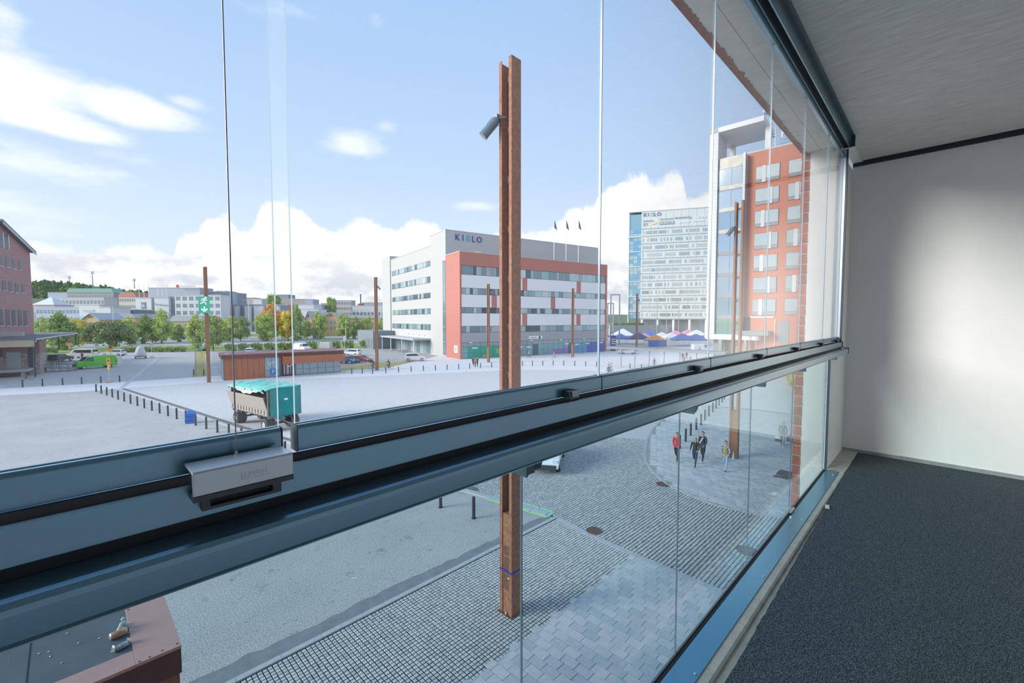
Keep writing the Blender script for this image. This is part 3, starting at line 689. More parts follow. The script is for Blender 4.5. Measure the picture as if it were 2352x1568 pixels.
# ================================================================== masts, bollards, street things
rust_b = M('corten_dark', (.20, .085, .05), .8, .1, var=.3, vs=12)
lamp_m = M('lamp_grey', (.17, .23, .26), .45, .3)
def chan(y_out, s, w=.37, d=.11, th=.016):
    """U channel, back at y_out, lips pointing by s along y; 2-D section in x,y"""
    a = w / 2
    pts = [(-a, y_out), (a, y_out), (a, y_out + s * d), (a - th, y_out + s * d), (a - th, y_out + s * th), (-a + th, y_out + s * th), (-a + th, y_out + s * d), (-a, y_out + s * d)]
    return pts
HT = 15.75
mast_parts = {}
mast_parts['near'] = MB().prism(chan(-.245, 1), 0, HT).me('flange', corten)
mast_parts['far'] = MB().prism(chan(.245, -1), 0, HT - .02).me('flange', corten)
wb = []
n = 10
for i in range(n + 1):
    a = math.pi * i / n; wb.append((-.14 * math.cos(a), -.16 + .10 * math.sin(a) ** .6 * 1.0 - .0))
lo = [(-.14 * math.cos(math.pi * i / n), -.20 + .13 * math.sin(math.pi * i / n)) for i in range(n + 1)]
hi = [(q[0], -q[1]) for q in lo][::-1]
mast_parts['web'] = MB().ext(lo + hi, -.01, .01, 'x').me('web_plate', corten)
mast_parts['side'] = MB().box((-.162, -.135, 0), (-.150, .135, 2.95)).me('cover_plate', corten)
mast_parts['side2'] = MB().box((.150, -.135, 0), (.162, .135, 2.95)).me('cover_plate', corten)
mast_parts['top'] = MB().ext([(-.135, 2.95), (.135, 2.95), (.135, 3.0), (-.135, 3.0)], -.16, .16, 'x').me('cover_cap', corten)
lampme = MB().tube((0, 0, 0), (0, 0, -.52), .125, 18, .13); lampme.tube((0, 0, 0), (0, 0, .10), .125, 18, .09)
lampme = lampme.me('lamp_head', lamp_m)
lensme = MB().tube((0, 0, -.5195), (0, 0, -.523), .115, 18).me('lens', M('lamp_lens', (.5, .52, .5), .1))
armme = MB().box((-.02, -.13, -.18), (.02, .13, -.15)).box((-.02, -.14, -.18), (.02, -.127, .05)).box((-.02, .127, -.18), (.02, .14, .05)).me('yoke', steel)
def mast(x, y, label, lamp=None, rz=0.0, lz=14.1):
    t = thing('light_mast', label, 'mast', (x, y, 0), rz, 'rust-red steel light masts round the square')
    for k in ('near', 'far'): link('flange', mast_parts[k], t)
    for k in ('side', 'side2'): link('cover_plate', mast_parts[k], t)
    link('cover_cap', mast_parts['top'], t)
    for i in range(9): link('web_plate', mast_parts['web'], t, (0, 0, 4.25 + 1.38 * i))
    MB().box((-.25, -.29, 0), (.25, .29, .04)).build('base_plate', rust_b, t)
    if lamp:
        d = Vector((lamp[0], lamp[1], 0)).normalized()
        l = link('lamp_head', lampme, t, tuple(d * .42) ); l.location.z = lz
        l.rotation_euler = Vector((-d.x * .75, -d.y * .75, .9)).to_track_quat('Z', 'Y').to_euler()
        link('lens', lensme, l); link('yoke', armme, l)
        MB().tube((d.x * .12, d.y * .12, lz + .12), (d.x * .36, d.y * .36, lz + .10), .035, 8).box((d.x * .36 - .05, d.y * .36 - .05, lz + .02), (d.x * .36 + .05, d.y * .36 + .05, lz + .2)).build('lamp_arm', lamp_m, t)
    return t
near_mast = mast(8.86, 8.80, 'nearest and tallest-looking rust-red steel mast with a blue strap near its foot', (-.8, .75))
MB().box((-.1685, -.118, .75), (-.1625, .095, 1.72)).build('hatch', rust_b, near_mast)
MB().box((-.1685, -.118, 1.78), (-.1625, .095, 2.05)).build('hatch', rust_b, near_mast)
stp = MB()
for a, b in (((-.19, -.25), (-.19, .25)), ((-.19, .25), (.19, .25)), ((.19, .25), (.19, -.25)), ((.19, -.25), (-.19, -.25))): strip2(stp, a, b, .012, 1.30, 1.345)
stp.build('strap', M('blue_strap', (.02, .05, .42), .5), near_mast)
MB().tube((-.164, -.09, 1.12), (-.170, -.09, 1.12), .028, 12).build('sticker', white_metal, near_mast)
MB().ball((-.19, -.02, .06), (.03, .04, .05)).build('bolt', M('concrete_foot', (.5, .5, .47), .9), near_mast)
for px, py, lab, lp in ((480, 878, 'rust-red mast carrying the green running-man exit sign', None), (866, 850, 'rust-red mast rising beside the passing cyclists', (.7, -.7)),
        (1122, 832, 'rust-red mast in front of the left part of the white and red office block', (.7, -.7)), (1315, 820, 'rust-red mast in front of the right part of the white and red office block', (.7, -.7)),
        (1462, 806, 'farthest rust-red mast standing by the market tents', (.7, -.7)), (1685, 1052, 'rust-red mast with oval cut-outs in front of the hotel', (-.8, .75))):
    p = atz(px, py); m_ = mast(p[0], p[1], lab, lp)
    if px == 480: em = m_; ep = p
# running-man sign on its mast
exit_g = M('exit_green', (.0, .42, .22), .5); sgn_w = M('sign_white', (.88, .89, .90), .5)
ang = math.atan2(-ep[1], -ep[0])
sz0, sz1 = zat(ep, 719), zat(ep, 681); sw = 25 / FPX * (ep[0] * ca + ep[1] * sa)
t = thing('exit_sign', 'green exit sign with a white running man and a down arrow', 'sign', (ep[0] - .42 * math.cos(AZ), ep[1] - .42 * math.sin(AZ), sz0), AZ - math.pi / 2)
W_, H_ = sw, sz1 - sz0
MB().box((-W_ / 2, -.02, 0), (W_ / 2, .02, H_)).build('panel', exit_g, t)
def fig(pts, w, mb):
    for a, b in zip(pts, pts[1:]):
        a = (a[0] * W_ / 2, a[1] * H_); b = (b[0] * W_ / 2, b[1] * H_); d = math.hypot(b[0] - a[0], b[1] - a[1]) or 1; nx_, nz_ = -(b[1] - a[1]) / d * w / 2, (b[0] - a[0]) / d * w / 2
        mb.ext([(a[0] + nx_, a[1] + nz_), (a[0] - nx_, a[1] - nz_), (b[0] - nx_, b[1] - nz_), (b[0] + nx_, b[1] + nz_)], -.034, -.021, 'y')
mb = MB(); mb.tube((.32 * W_ / 2, -.021, .91 * H_), (.32 * W_ / 2, -.034, .91 * H_), .12 * W_, 14)
fig([(.12, .85), (-.12, .68)], W_ * .15, mb); fig([(.12, .85), (-.30, .86), (-.48, .74)], W_ * .08, mb); fig([(.14, .83), (.36, .76), (.64, .78)], W_ * .08, mb)
fig([(-.1, .69), (.34, .62), (.36, .50)], W_ * .10, mb); fig([(-.12, .69), (-.28, .60), (-.68, .59)], W_ * .10, mb); mb.build('running_man', sgn_w, t)
mb = MB(); fig([(.06, .40), (.06, .18)], W_ * .15, mb); fig([(-.5, .27), (.06, .10)], W_ * .15, mb); fig([(.62, .27), (.06, .10)], W_ * .15, mb); mb.build('down_arrow', sgn_w, t)

# ---- bollards
def lathe(prof, n=14):
    mb = MB(); vs = []; k = len(prof)
    for r, z in prof: vs += [(r * math.cos(2 * math.pi * i / n), r * math.sin(2 * math.pi * i / n), z) for i in range(n)]
    fs = [(j * n + i, j * n + (i + 1) % n, (j + 1) * n + (i + 1) % n, (j + 1) * n + i) for j in range(k - 1) for i in range(n)] + [tuple(range((k - 1) * n, k * n))]
    return mb.mesh(vs, fs)
bol_m = M('bollard_grey', (.050, .060, .078), .5, .2); bol_c = M('bollard_cap', (.085, .095, .115), .45)
bol_me = lathe([(.105, 0), (.105, .02), (.074, .03), (.074, .86), (.068, .868), (.068, .88), (.074, .888), (.074, .93), (.062, .95)]).me('bollard', bol_m)
red_me = lathe([(.076, .80), (.078, .80), (.078, .95), (.04, .965)]).me('cap', M('faded_red', (.25, .07, .07), .7))
def bollard(x, y, label, group):
    o = link('bollard', bol_me, None, (x, y, 0)); return tag(o, label, 'bollard', group)
L0 = [(221, 899.8), (232.8, 903.6), (245.5, 907.8), (258, 912), (271.4, 917), (285.4, 921.5), (300, 926.6), (315.7, 931.7), (331.6, 937), (349, 942.5), (366.7, 948.6), (386, 955), (406, 961.7), (427.3, 968), (449.6, 976.3), (473.9, 984.3), (499.4, 992.6), (526, 1001.9), (555, 1012.5), (586, 1023), (619, 1034.5), (655, 1047)]
g0 = 'bollards along the kerb of the cobbled square'
for i, (px, py) in enumerate(L0):
    p = atz(px, py)
    if i == 8:
        t = thing('bollard', 'dark bollard with a faded red cap in the row along the kerb', 'bollard', (p[0], p[1], 0), 0, g0); link('post', bol_me, t); link('cap', red_me, t)
    else: bollard(p[0], p[1], {0: 'first dark bollard of the kerb row, at its far left end', 13: 'dark bollard directly left of the blue wrapped box', 14: 'dark bollard directly right of the blue wrapped box'}.get(i, 'dark bollard, %s from the far end of the row along the square kerb' % ORD[i]), g0)
bollard(*atz(1012, 1165)[:2], 'dark bollard half hidden by the handrail, left of the nearest full bollard', g0)
bollard(*atz(1088, 1190)[:2], 'nearest dark bollard, standing on asphalt left of the near mast', g0)
for i, (px, py) in enumerate([(52, 889), (98, 886.7), (144, 884.5), (187.8, 882), (232, 879.7), (275, 877.5)]):
    bollard(*atz(px, py)[:2], 'dark bollard in the row across the road end, %s from the left' % ('first', 'second', 'third', 'fourth', 'fifth', 'sixth')[i], 'bollards across the road by the brick building')
for i, (px, py) in enumerate([(445, 862), (468, 862)]): bollard(*atz(px, py)[:2], ('left' if i == 0 else 'right') + ' one of two bollards left of the exit-sign mast', 'bollards by the dry verge')
FAR = [(808, 858.4), (832, 858.4), (855.9, 858.6), (886, 857), (915.4, 855), (944.4, 853.6), (972.5, 852), (1000, 851), (1026.8, 849.6), (1053.4, 848), (1079, 847), (1104, 845.6), (1129, 844), (1154, 843), (1178, 842), (1200, 840.7), (1223, 840), (1246.5, 839.6), (1270.6, 839), (1295, 839.4), (1320, 840), (1345, 841), (1370.5, 842), (1447, 846.6), (1473, 849)]
for i, (px, py) in enumerate(FAR): bollard(*atz(px, py)[:2], 'dark bollard, %s from the left in the far row before the office block' % ORD[i], 'bollards on the far side of the square')
for i, (px, py) in enumerate([(1561, 1031), (1574.8, 1015), (1586.4, 1001), (1599, 988), (1610, 977), (1619, 966), (1628, 956), (1637, 947.5), (1644.6, 939), (1651.5, 931.5), (1658.4, 924.6), (1663.6, 918)]):
    bollard(*atz(px, py)[:2], {0: 'dark bollard just behind the person in red', 1: 'nearest fully visible bollard of the row behind the pedestrians'}.get(i, 'dark bollard, %s in the row leading away behind the pedestrians' % ORD[i]), 'bollards along the curved pavement')
# blue wrapped box between two bollards
p = atz(437, 971); t = thing('wrapped_box', 'bright blue wrapped box standing between two bollards', 'box', (p[0], p[1], 0), -.3)
blue = M('blue_tarp', (.02, .17, .62), .5, var=.15, vs=6, bump=.5, bs=9)
MB().prism([(-.30, -.28), (.32, -.30), (.34, .28), (-.28, .30)], 0, .86).build('body', blue, t)
MB().mesh([(-.30, -.28, .86), (.32, -.30, .86), (.34, .28, .86), (-.28, .30, .86), (-.1, 0, 1.05), (.2, .02, 1.02)], [(0, 1, 5, 4), (1, 2, 5), (2, 3, 4, 5), (3, 0, 4)]).build('top_fold', blue, t)
for z in (.25, .6): MB().box((-.325, -.315, z), (.35, .31, z + .03)).build('strap', M('blue_strap2', (.03, .09, .35), .6), t)

# ---- rust-clad kiosk
A, B = atz(513, 874.5), atz(783, 855.5)
ka = math.degrees(math.atan2(B[1] - A[1], B[0] - A[0])); ku = lambda px: along(A, ka, px)
def kz(px, py):
    u = ku(px); return zat((A[0] + u * math.cos(math.radians(ka)), A[1] + u * math.sin(math.radians(ka))), py)
t = thing('kiosk', 'low rust-clad kiosk with glazed right half beyond the parked trailer', 'building', A, math.radians(ka))
KH = kz(520, 824); KT = kz(520, 815.5); KL = ku(783)
rusto = M('corten_orange', (.46, .15, .065), .7, .1, var=.14, vs=1.5); rustd = M('corten_brown', (.17, .065, .05), .7, .1, var=.15, vs=3)
for i in range(7):
    a, b = ku(513) + (ku(606) - ku(513)) * i / 7, ku(513) + (ku(606) - ku(513)) * (i + 1) / 7
    MB().box((a, 0, 0), (b - .03, .12, KH)).build('cladding_panel', rusto, t)
MB().box((.02, .13, .05), (KL - .1, 5.2, KH)).build('body', M('kiosk_interior', (.22, .26, .27), .6), t)
MB().box((-.15, -.25, KH), (KL + .35, 5.4, KT)).build('roof', rustd, t)
MB().box((-.2, -.3, KT), (KL + .4, 5.5, KT + .10)).build('roof_edge', M('roof_felt_red', (.34, .17, .16), .8), t)
kf = kz(700, 833)
MB().box((ku(645), -.75, kf), (KL + .38, -.58, KH + .02)).build('fascia', rusto, t)
MB().box((ku(645), -.57, KH - .2), (KL + .36, 0, KH - .01)).build('soffit', rustd, t)
MB().box((ku(640), -.7, 0), (KL + .5, 0, .12)).build('plinth', M('plinth_concrete', (.55, .52, .46), .9), t)
def pane(x0, x1, z0, z1, y, par, m=win_glass, fr=grey_metal, name='window'):
    o = MB().box((x0, y - .05, z0), (x1, y, z1)).build(name, fr, par); g = .06 if x1 - x0 > .5 else .03
    MB().box((x0 + g, y - .065, z0 + g), (x1 - g, y - .05, z1 - g)).build('pane', m, o); return o
for a, b in ((606, 622), (622, 640), (677, 694), (694, 709), (709, 728), (728, 746), (746, 764), (764, 781)):
    u0, u1 = ku(a) + .03, ku(b) - .03
    pane(u0, u1, 1.05, KH - .1, .12, t); pane(u0, u1, .16, 1.0, .12, t)
MB().box((ku(645), -.45, .12), (ku(672), .12, KH - .2)).build('door_block', rustd, t)
for a, b in ((648, 651.5), (654.5, 660), (663, 665)): MB().box((ku(a), -.48, .4), (ku(b), -.45, KH - .5)).build('door_glass', win_glass, t)
MB().tube((ku(670.5), -.7, .1), (ku(670.5), -.7, KH - .2), .07, 8).build('post', rustd, t)
me = text_mesh('D.', .95, .02); me.materials.append(sgn_w); o = link('lettering', me, t, (ku(664), -.52, kz(664, 841))); o.rotation_euler = (math.pi / 2, 0, 0)
me = text_mesh('UT', .7, .02); me.materials.append(sgn_w); o = link('lettering', me, t, (ku(621), .03, kz(621, 838))); o.rotation_euler = (math.pi / 2, 0, 0)
q = (ku(625), kz(625, 853)); s_ = MB().box((q[0] - .42, -.06, q[1] - .42), (q[0] + .42, -.03, q[1] + .42)).build('parking_sign', M('sign_blue', (.04, .17, .55), .5), t)
me = text_mesh('P', .7, .015); me.materials.append(sgn_w); o = link('lettering', me, s_, (q[0], -.07, q[1] - .25)); o.rotation_euler = (math.pi / 2, 0, 0)
for px in (520, 640, 780): link('roof_vent', MB().box((-.3, -.2, 0), (.3, .2, .12)).me('roof_vent', M('pale_roof', (.7, .62, .6), .7)), t, (ku(px), .4, KT + .10))

# ---- tipper trailer under a green tarpaulin
T1, T2 = Vector(atz(547, 971)[:2]), Vector(atz(612, 990)[:2])
ax = (T2 - T1).normalized(); nr = Vector((-ax.y, ax.x)); ctr = (T1 + T2) / 2 + nr * 1.1
th = math.atan2(ax.y, ax.x)
t = thing('tipper_trailer', 'two-axle tipper trailer with beige drop side under a green tarpaulin', 'trailer', (ctr.x, ctr.y, 0), th)
beige = M('weathered_beige', (.38, .335, .29), .8, var=.14, vs=4, bump=.2, bs=12, stretch=(3, 3, .6)); chas = M('chassis_grey', (.16, .155, .15), .75, var=.2, vs=5)
tarp = M('green_tarp', (.005, .27, .25), .5, var=.16, vs=1.4, bump=.6, bs=3); tarpl = M('green_tarp_top', (.16, .56, .46), .55, var=.25, vs=2.2, bump=.9, bs=4); tub = M('tub_grey', (.09, .10, .11), .7)
tyre = M('tyre', (.07, .072, .078), .85); hubm = M('hub_grey', (.40, .40, .38), .6)
wme = MB(); wme.tube((0, -.14, 0), (0, .14, 0), .44, 22); wme.torus((0, -.10, 0), .40, .10, 'y', 22, 6); wme.torus((0, .10, 0), .40, .10, 'y', 22, 6); wme = wme.me('tyre', tyre)
hme = MB().tube((0, -.205, 0), (0, -.10, 0), .25, 16, .17).me('hub', hubm)
for x in (-2.37, 2.37):
    for y in (1.1, .76, -.76, -1.1):
        w = link('wheel', wme, t, (x, y, .5)); h = link('hub', hme, w)
        if y > 0: h.rotation_euler = (0, 0, math.pi)
    MB().tube((x, -1.1, .5), (x, 1.1, .5), .09, 8).build('axle', chas, t)
for y in (-.45, .45): MB().box((-3.2, y - .06, .92), (3.1, y + .06, 1.16)).build('chassis_rail', chas, t)
MB().box((-3.3, -1.2, 1.16), (3.15, 1.2, 1.26)).build('floor_frame', chas, t)
for k in range(9): MB().box((-3.1 + k * .75, -1.18, 1.02), (-3.02 + k * .75, 1.18, 1.16)).build('cross_member', chas, t)
# near side: slotted lower board + drop side leaning outwards, right of driving direction is -y
sl = MB()
for k in range(13): sl.box((-3.25 + k * .48, -1.26, 1.24), (-2.93 + k * .48, -1.2, 1.66))
sl.box((-3.25, -1.262, 1.24), (2.85, -1.2, 1.28)); sl.box((-3.25, -1.262, 1.62), (2.85, -1.2, 1.67)); sl.build('slotted_board', beige, t)
MB().box((-3.2, -1.20, 1.26), (2.85, -1.16, 1.66)).build('backing_board', M('slot_brown', (.10, .06, .05), .8), t)
ds = MB().mesh([(-3.35, -1.50, 2.62), (2.80, -1.50, 2.62), (2.80, -1.24, 1.68), (-3.30, -1.24, 1.68), (-3.35, -1.44, 2.62), (2.80, -1.44, 2.62), (2.80, -1.18, 1.68), (-3.30, -1.18, 1.68)],
     [(0, 1, 2, 3), (7, 6, 5, 4), (4, 5, 1, 0), (1, 5, 6, 2), (3, 2, 6, 7), (4, 0, 3, 7)])
ds.box((-3.36, -1.56, 2.60), (2.86, -1.42, 2.67)); ds.build('drop_side', beige, t)
MB().box((-3.25, 1.12, 1.26), (3.1, 1.2, 2.95)).build('far_side', tub, t)
MB().box((-3.28, -1.2, 1.26), (-3.2, 1.2, 3.0)).build('tail_board', tub, t)
MB().box((-3.2, -1.1, 1.262), (3.0, 1.12, 1.9)).build('load', M('load_dark', (.07, .075, .07), .95, var=.3, vs=4), t)
for y in (-1.22, -1.0): MB().box((2.92, y - .05, 1.2), (3.04, y + .05, 3.25)).build('corner_post', chas, t)
for x in (-3.25, 3.0): MB().box((x - .05, 1.1, 1.2), (x + .05, 1.2, 3.2)).build('corner_post', chas, t)
# tarp: front curtain, top sheet with a crumpled near edge
fr = MB(); n = 16
for i in range(n):
    y0, y1 = -1.16 + 2.44 * i / n, -1.16 + 2.44 * (i + 1) / n; b = lambda y: .02 * math.sin(y * 9)
    fr.face([(3.16 + b(y0), y0, 1.10 + .04 * math.sin(y0 * 3)), (3.16 + b(y1), y1, 1.10 + .04 * math.sin(y1 * 3)), (3.13, y1, 3.36), (3.13, y0, 3.36)])
fr.box((1.9, 1.24, 1.5), (3.15, 1.27, 3.36)); fr.build('front_curtain', tarp, t)
tp = MB(); nx, ny = 34, 16; vs = []
for i in range(nx + 1):
    for j in range(ny + 1):
        x = -3.45 + 6.62 * i / nx; v = j / ny; y = 1.30 - 2.75 * v; s_ = i / nx
        z = 3.38 + .10 * math.sin(x * 1.1) * (1 - s_) + .05 * math.sin(x * 5 + y * 3) * (1 - s_ * .6)
        if v > .82: z -= (v - .82) * (1.5 if s_ < .9 else .6) + .06 * math.sin(x * 11) ; y += .05 * math.sin(x * 7)
        if s_ < .08: z -= (.08 - s_) * 2.5
        vs.append((x, y, z))
fs = [(i * (ny + 1) + j, (i + 1) * (ny + 1) + j, (i + 1) * (ny + 1) + j + 1, i * (ny + 1) + j + 1) for i in range(nx) for j in range(ny)]
o = MB().mesh(vs, fs).build('top_sheet', tarpl, t, smooth=True); o.modifiers.new('s', 'SOLIDIFY').thickness = .02
hem = MB(); prev = None
for i in range(25):
    x = -3.4 + 5.9 * i / 24; d = .28 + .16 * math.sin(x * 1.3 + 2.2) + .05 * math.sin(x * 6); q = ((x, -1.38, 3.16), (x + .12, -1.34, 3.16 - d))
    if prev: hem.face([prev[0], q[0], q[1], prev[1]])
    prev = q
o = hem.build('tarp_lining', M('tarp_cream', (.76, .72, .64), .7), t); o.modifiers.new('s', 'SOLIDIFY').thickness = .02
MB().box((3.165, -.1, 2.35), (3.19, .2, 2.5)).build('label_plate', sgn_w, t)
MB().path([(3.1, -.5, .95), (4.3, 0, .6), (3.1, .5, .95)], .06, 8).ball((4.35, 0, .6), .1).build('drawbar', chas, t)
cl = MB()
for k in range(6): cl.path([(3.1, -.4 + k * .12, 1.1), (3.3, -.3 + k * .1, .75 - .05 * k), (3.25, -.1 + .08 * k, .55), (3.1, .2 + .04 * k, .9)], .025, 5)
cl.build('brake_hoses', M('hose_black', (.03, .03, .035), .4), t)

# ---- vehicles
def car(name, label, loc, rz, kind, col, L_=4.3, W_=1.78, group=None):
    K = {'hatch': ([(-.49, .22), (-.5, .5), (-.485, .66), (-.40, .94), (-.30, 1.0), (.0, 1.0), (.10, .97), (.25, .64), (.44, .54), (.495, .42), (.5, .22)], 1.56, (3, 6, 7), [(-.40, .68), (-.36, .92), (.06, .93), (.20, .67)]),
         'sedan': ([(-.49, .24), (-.5, .5), (-.48, .64), (-.36, .68), (-.22, .96), (-.10, 1.0), (.03, .98), (.22, .66), (.44, .55), (.495, .42), (.5, .24)], 1.44, (3, 6, 7), [(-.27, .69), (-.17, .93), (.02, .93), (.17, .68)]),
         'estate': ([(-.49, .22), (-.5, .55), (-.485, .66), (-.43, .95), (-.36, 1.0), (-.05, 1.0), (.06, .97), (.22, .63), (.44, .54), (.495, .42), (.5, .22)], 1.56, (3, 6, 7), [(-.43, .68), (-.39, .92), (.03, .93), (.17, .67)]),
         'van': ([(-.49, .17), (-.5, .6), (-.49, .92), (-.47, .99), (-.40, 1.0), (.10, 1.0), (.20, .97), (.36, .62), (.46, .52), (.495, .40), (.5, .17)], 2.2, (2, 6, 7), [(.08, .60), (.08, .90), (.20, .91), (.33, .62)]),
         'minibus': ([(-.49, .17), (-.5, .5), (-.485, .62), (-.46, .96), (-.40, 1.0), (.18, 1.0), (.26, .97), (.37, .62), (.46, .50), (.495, .40), (.5, .17)], 2.1, (3, 6, 7), [(-.44, .60), (-.42, .90), (.22, .90), (.33, .62)])}[kind]
    prof, H, segs, sidew = K; t = thing(name, label, 'van' if kind in ('van', 'minibus') else 'car', loc, rz, group)
    paint = M('paint_%d_%d_%d' % tuple(int(c * 100) for c in col), col, .28, .0, spec=.6)
    P = [(x * L_, z * H) for x, z in prof]; belt = .62 * H; inset = lambda z: .0 if z < belt else (z - belt) / (H - belt) * W_ * .11
    lowin = lambda z: .06 if z < .3 * H else 0.0
    mb = MB(); n = len(P); hw = lambda z: W_ / 2 - inset(z) - lowin(z)
    vs = [(x, -hw(z), z) for x, z in P] + [(x, hw(z), z) for x, z in P]
    mb.mesh(vs, [tuple(range(n)), tuple(range(2 * n - 1, n - 1, -1))] + [(i, i + n, (i + 1) % n + n, (i + 1) % n) for i in range(n)])
    bev(mb.build('body', paint, t), .05, 2)
    def segq(i, nm, m, k0=.12, k1=.88, out=.012, k2=.9):
        (x0, z0), (x1, z1) = P[i], P[i + 1]; dx, dz = x1 - x0, z1 - z0; l = math.hypot(dx, dz); nx_, nz_ = -dz / l * out, dx / l * out
        if nx_ * (1 if i > n / 2 else -1) < 0: nx_, nz_ = -nx_, -nz_
        a = (x0 + dx * k0 + nx_, z0 + dz * k0 + nz_); b = (x0 + dx * k1 + nx_, z0 + dz * k1 + nz_)
        MB().face([(a[0], -hw(a[1]) * k2, a[1]), (a[0], hw(a[1]) * k2, a[1]), (b[0], hw(b[1]) * k2, b[1]), (b[0], -hw(b[1]) * k2, b[1])]).build(nm, m, t)
    segq(segs[1], 'windscreen', win_dark); 
    if not (kind == 'van'): segq(segs[0] - 1, 'rear_window', win_dark)
    for s in (-1, 1):
        pts = [(x * L_, s * (hw(z * H) + .012), z * H) for x, z in sidew]
        MB().face(pts).build('side_window', win_dark, t)
        (x9, z9), (x8, z8) = P[-3], P[-2]
        MB().box((L_ * .455, s * W_ * .36 - .14, z8 * 1.0), (L_ * .492, s * W_ * .36 + .14, z8 + .14)).build('headlight', M('headlight', (.8, .82, .85), .15), t)
        MB().box((-L_ * .502, s * W_ * .42 - .09, H * .46), (-L_ * .47, s * W_ * .42 + .09, H * .46 + .3)).build('taillight', M('taillight', (.55, .03, .03), .3), t)
        MB().box((L_ * .19, s * (W_ / 2 + .02) - .09, belt), (L_ * .22, s * (W_ / 2 + .02) + .09, belt + .14)).build('mirror', paint, t)
        for x in (-.31, .32):
            w = link('wheel', CWH, t, (x * L_, s * (W_ / 2 - .12), .32)); h = link('rim', CRM, w)
            if s < 0: h.rotation_euler = (0, 0, math.pi)
    MB().box((L_ * .478, -W_ * .40, .18 * H), (L_ * .503, W_ * .40, .36 * H)).build('front_bumper', dark_plastic, t)
    MB().box((-L_ * .503, -W_ * .40, .16 * H), (-L_ * .478, W_ * .40, .26 * H)).build('rear_bumper', dark_plastic, t)
    return t
CWH = MB().tube((0, -.11, 0), (0, .11, 0), .32, 20).me('wheel', tyre)
CRM = MB().tube((0, .10, 0), (0, .118, 0), .21, 14).me('rim', M('rim_alloy', (.55, .56, .58), .35, .6))
def face_px(a, b): 
    p, q = atz(*a), atz(*b); return p, math.atan2(q[1] - p[1], q[0] - p[0])
p0, p1 = atz(178, 847.5), atz(252, 842)
ra = math.atan2(p0[1] - p1[1], p0[0] - p1[0]); cx_ = ((p0[0] + p1[0]) / 2, (p0[1] + p1[1]) / 2)
gv = car('delivery_van', 'bright green delivery van with its rear doors open', (cx_[0] + .5 * math.sin(ra) * -1, cx_[1] + .5 * math.cos(ra), 0), ra, 'van', (.10, .52, .03), 5.5, 1.95)
for s in (-1, 1): MB().box((-2.80, s * .97 - .03, .5), (-2.0 - .75, s * .97 + .03, 1.85)).build('rear_door', MT['paint_10_52_3'], gv)
o = MB().box((-3.5, 1.0, .5), (-2.78, 1.05, 1.85)).build('rear_door', M('door_inside', (.62, .70, .62), .5), gv)
MB().box((-2.4, -.985, .35), (2.5, -.97, .48)).build('side_skirt', dark_plastic, gv)
def put(px, py): q = atz(px, py); return (q[0], q[1], 0)
car('parked_car', 'silver hatchback parked behind the ramp railing by the brick building', put(97, 830), 2.4, 'hatch', (.45, .49, .55))
car('parked_car', 'dark blue estate car parked left of the white minibus', put(140, 829.5), .95, 'estate', (.05, .065, .10))
car('parked_van', 'white minibus with dark rear window parked behind the green van', put(192, 822), 2.5, 'minibus', (.80, .78, .74), 5.0, 1.9)
car('parked_car', 'white estate car parked behind the rear of the green van', put(262, 817), 2.5, 'estate', (.78, .78, .78), 4.5)
car('parked_van', 'white panel van parked behind the kiosk roof', put(694, 806.5), -1.35, 'van', (.84, .84, .84), 5.2, 1.95)
car('parked_car', 'white hatchback seen over the left of the kiosk roof', put(574, 813), 1.2, 'hatch', (.82, .83, .85))
car('parked_car', 'white hatchback parked in the middle of the parking lot', put(808, 816), 2.2, 'hatch', (.84, .84, .84))
car('parked_car', 'blue hatchback parked nose-on beside the kiosk', put(800, 834.5), -1.25, 'hatch', (.05, .10, .22))
car('parked_car', 'dark red estate car parked right of the blue hatchback', put(830, 832.5), -1.2, 'estate', (.32, .05, .07), 4.5)
car('parked_car', 'white sport utility car parked at the corner of the office block', put(953, 829), -.55, 'hatch', (.86, .86, .86), 4.4, 1.85).scale = (1, 1, 1.1)
car('passing_car', 'dark car driving on the road left of centre', put(684, 779.5), .75, 'sedan', (.10, .11, .14))
car('passing_car', 'blue-grey car driving on the road behind the tree gap', put(728, 777), .72, 'estate', (.22, .28, .36))
car('passing_car', 'red car driving on the road by the grey annex', put(848, 777.5), .72, 'hatch', (.55, .05, .07))
car('passing_car', 'pale silver car driving past behind the dense round shrub', put(205, 789), .8, 'sedan', (.62, .66, .72))
p = atz(1245, 1090); car('moving_car', 'white car on the cobbled street, half hidden by the handrail', (p[0] + 1.75, p[1] + 1.05, .03), 3.72, 'hatch', (.78, .82, .86), 4.3)
# covered trailer and boat-like shapes on the lot
p = put(323, 823); t = thing('covered_trailer', 'small trailer under a pale grey cover standing on the open lot', 'trailer', p, math.atan2(p[1], p[0]) + .15)
cv = M('pale_cover', (.60, .62, .66), .7, bump=.4, bs=5)
mb = MB(); rings = [(.45, 1.55, 1.0), (.9, 1.5, .98), (1.6, 1.1, .72), (1.95, .8, .5), (2.05, .35, .25)]
prev = None; vs = []; n = 16
for z, a, b in rings: vs += [(a * abs(math.cos(q)) ** .6 * (1 if math.cos(q) > 0 else -1), b * abs(math.sin(q)) ** .6 * (1 if math.sin(q) > 0 else -1), z) for q in [2 * math.pi * i / n for i in range(n)]]
mb.mesh(vs, [(j * n + i, j * n + (i + 1) % n, (j + 1) * n + (i + 1) % n, (j + 1) * n + i) for j in range(len(rings) - 1) for i in range(n)] + [tuple(range((len(rings) - 1) * n, len(rings) * n)), tuple(range(n - 1, -1, -1))]); mb.build('cover', cv, t, smooth=True).scale = (1, .95, 1.32)
for s in (-1, 1): link('wheel', CWH, t, (0, s * .85, .32))
